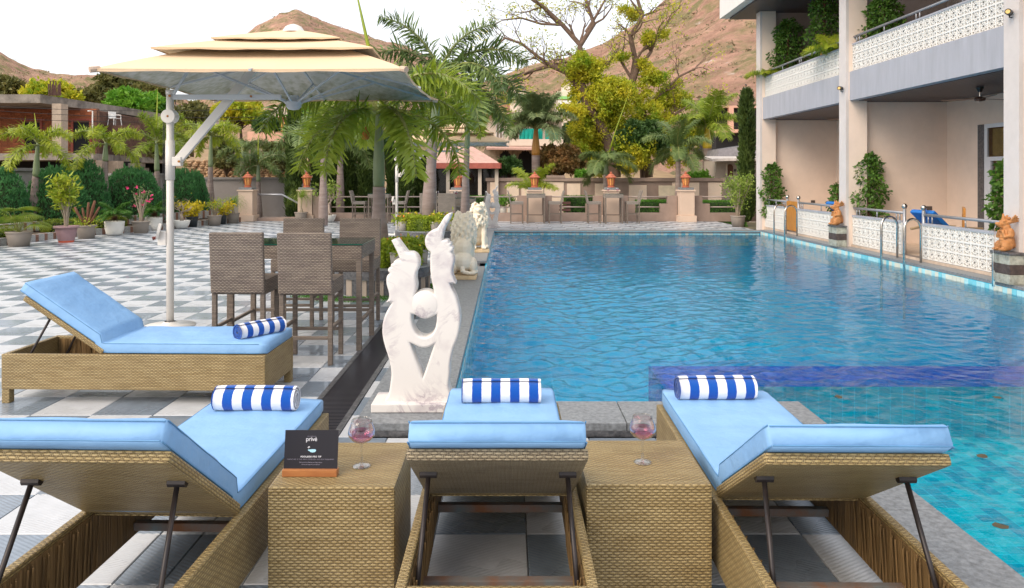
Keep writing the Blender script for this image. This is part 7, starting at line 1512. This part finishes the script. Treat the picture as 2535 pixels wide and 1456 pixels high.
def lion(m):
    b = MB(); E = lambda c, r, rx=0, ry=0, rz=0, n=14: ell(b, c, r, Matrix.Rotation(rz,3,'Z')@Matrix.Rotation(ry,3,'Y')@Matrix.Rotation(rx,3,'X'), n)
    # faces -Y, sits on its haunches
    E((0,.13,.20),(.15,.17,.16)); E((0,.08,.36),(.145,.14,.20), rx=-.25); E((0,0,.52),(.14,.13,.16)); E((0,-.02,.66),(.15,.14,.15)); E((0,-.05,.78),(.125,.12,.115))
    for s in (-1,1):
        E((s*.14,.10,.13),(.075,.15,.13)); E((s*.16,-.06,.05),(.05,.13,.045)); b.tube([(s*.10,-.05,.50),(s*.105,-.12,.30),(s*.10,-.14,.10),(s*.10,-.14,.04)],[.075,.055,.045,.05],10); E((s*.10,-.18,.04),(.055,.075,.04))
        for k in (-1,0,1): E((s*.10+k*.03,-.245,.03),(.018,.025,.022), n=8)
        E((s*.115,-.03,.885),(.032,.02,.04)); E((s*.045,-.165,.83),(.022,.015,.014)); E((s*.045,-.16,.855),(.04,.02,.012))
    E((0,-.15,.80),(.075,.07,.06)); E((0,-.20,.785),(.055,.04,.035)); E((0,-.235,.80),(.022,.012,.016)); E((0,-.17,.695),(.05,.055,.022)); E((0,-.15,.87),(.07,.06,.04)); E((0,-.12,.745),(.055,.03,.05))
    for s in (-1,1): b.tube([(s*.028,-.21,.77),(s*.028,-.212,.735)],[.009,.003],6); b.tube([(s*.028,-.20,.705),(s*.028,-.203,.735)],[.008,.003],6)
    rs = random.Random(2)                                              # mane in overlapping locks
    for k in range(74):
        q = (k+.5)/74; a = k*2.399; zz = .90-.42*q; rr = .10+.075*math.sin(min(1,q*1.25)*math.pi*.62)
        if math.cos(a+math.pi/2) > .55 and zz > .66: continue
        p = Vector((math.cos(a)*rr, -.03+math.sin(a)*rr*.95, zz)); n_ = Vector((math.cos(a), math.sin(a), 0)); b.tube([p-n_*.03+Vector((0,0,.05)), p+n_*.012, p+n_*.004+Vector((rs.uniform(-.02,.02),0,-.085))], [.03,.031,.008], 6)
    b.tube([(0,.28,.06),(-.10,.30,.04),(-.17,.24,.035),(-.19,.12,.035)],[.03,.028,.028,.022],8); E((-.19,.08,.04),(.035,.05,.03)); b.tube([(0,.26,.12),(0,.29,.05)],.035,8)
    return b
lm_ = lion(None); base = remesh('lion_body', lm_, .0085, M_lion, smooth_it=1)
def lion_statue(label, x, y, z, rz, first=False):
    t = thing('lion_statue', label, 'statue', (x,y,z), rz, 'cream marble lions on the pool coping'); o = base if first else base.copy()
    if not first: COL.objects.link(o)
    o.name = 'carved_lion'; o.parent = t; o.location = (0,0,.056); MB().bbox(-.205,.205,-.28,.32,0,.058,.006).build('plinth', mat('stained_cream_plinth', (.66,.50,.30), rough=.6, var=.2, scale=7), t); return t
lion_statue('cream marble lion seated with its back to the camera', AX(1147,11.3), 11.35, .085, R(180), True); lion_statue('cream marble lion seated facing the camera with open jaws', AX(1184,15.2), 15.15, .085, R(6))

# wall loungers and furniture on the hotel terrace
M_blue = mat('bright_blue_cushion', (.01,.16,.55), rough=.6, var=.08)
def terrace_lounger(label, x, y, rz):
    t = thing('terrace_lounger', label, 'sun lounger', (x,y,.13), rz, 'blue cushioned loungers on the hotel terrace'); MB().bbox(-.3,.3,0,1.25,.1,.33,.01).build('frame', W_tan, t, uv=True)
    for sx in (-.27,.27):
        for sy in (.04,1.2): MB().box(sx-.03,sx+.03,sy-.03,sy+.03,0,.1).build('leg', M_bench, t)
    MB().bbox(-.29,.29,.02,1.23,.331,.41,.02).build('seat_cushion', M_blue, t); o = MB().bbox(-.29,.29,0,.68,0,.08,.02).build('back_cushion', M_blue, t); o.matrix_basis = Matrix.Translation((0,0,.36)) @ Matrix.Rotation(math.pi, 4, 'Z') @ Matrix.Rotation(R(42), 4, 'X')
    for sx in (-.32,.32): MB().tube([(sx,-.45,.5),(sx,-.1,.56),(sx,.5,.53)], .025, 8).build('armrest', mat('pale_wood_arm', (.45,.32,.18), rough=.5), t)
terrace_lounger('blue-cushioned lounger seen through the gap in the screen walls', 8.05, 13.7, R(-80)); terrace_lounger('blue-cushioned lounger behind the near handrail', 8.75, 11.8, R(60)); terrace_lounger('blue-cushioned lounger behind the far handrail', 8.25, 17.9, R(-70))
sg = thing('folded_screen', 'varnished wooden frame with dark woven panel leaning behind the near handrail', 'screen', (8.0, 13.05, .13), R(60)); 
for (a,b,c,d) in ((-.35,.35,.82,.94),(-.35,.35,0,.1)): MB().bbox(a,b,-.02,.02,c,d,.006).build('frame_rail', M_varn, sg)
for a in (-.35,.27): MB().bbox(a,a+.08,-.019,.019,.101,.819,.006).build('frame_post', M_varn, sg)
MB().box(-.269,.269,-.008,.008,.101,.819).build('woven_panel', mat('dark_woven_panel', (.10,.04,.02), rough=.6, var=.5, scale=60), sg)
M_cane = mat('golden_cane', (.36,.18,.05), rough=.5, var=.5, scale=50)
for (x, y, s) in ((8.2,12.6,'on the upper balcony near the frame top'),(8.0,18.2,'on the upper balcony of the farther bay')):
    t = thing('cane_chair', 'round-backed golden cane chair '+s, 'chair', (x,y,3.69), R(70)); b = MB()
    for k in range(15): a = math.pi*k/14; b.tube([(math.cos(a)*.36,.3,.75+math.sin(a)*.42),(math.cos(a)*.05,.26,.42)], .012, 5)
    b.tube([(math.cos(math.pi*k/14)*.37,.3,.75+math.sin(math.pi*k/14)*.43) for k in range(15)], .022, 6); b.build('backrest', M_cane, t); MB().bbox(-.3,.3,-.25,.3,.36,.42,.02).build('seat', M_cane, t)
    for a in (-.25,.25):
        for c in (-.2,.25): MB().tube([(a,c,0),(a,c,.36)], .018, 6).build('leg', M_cane, t)
# fallen leaves in the shallow end
M_dead = mat('sunken_leaf', (.08,.065,.035), rough=.8)
for k, (px, py, z) in enumerate(((1840,988,-.05),(2075,983,-.3),(2470,985,-.3),(2475,1303,-.4),(2430,1130,-.4))):
    x, y = P(px,py,-.05)
    if k == 0: y = 5.5
    t = MB(); n = 9; c = t.v([(0,0,.004)]); i = t.v([(math.cos(2*math.pi*j/n)*.04*(1.25 if j%2 else .9), math.sin(2*math.pi*j/n)*.03, .0+.004*math.sin(j*2)) for j in range(n)])
    for j in range(n): t.f((c, i+j, i+(j+1)%n))
    o = t.build('fallen_leaf', M_dead, loc=(x,y,-.047), rot=(0,0,k)); tag(o, ['brown leaf floating nearest the right lounger','brown leaf floating just below the cobalt wall','brown leaf floating near the right frame edge below the cobalt wall','pale leaf floating low at the right edge','pale leaf floating in the shallow end, middle right'][k], 'leaf')
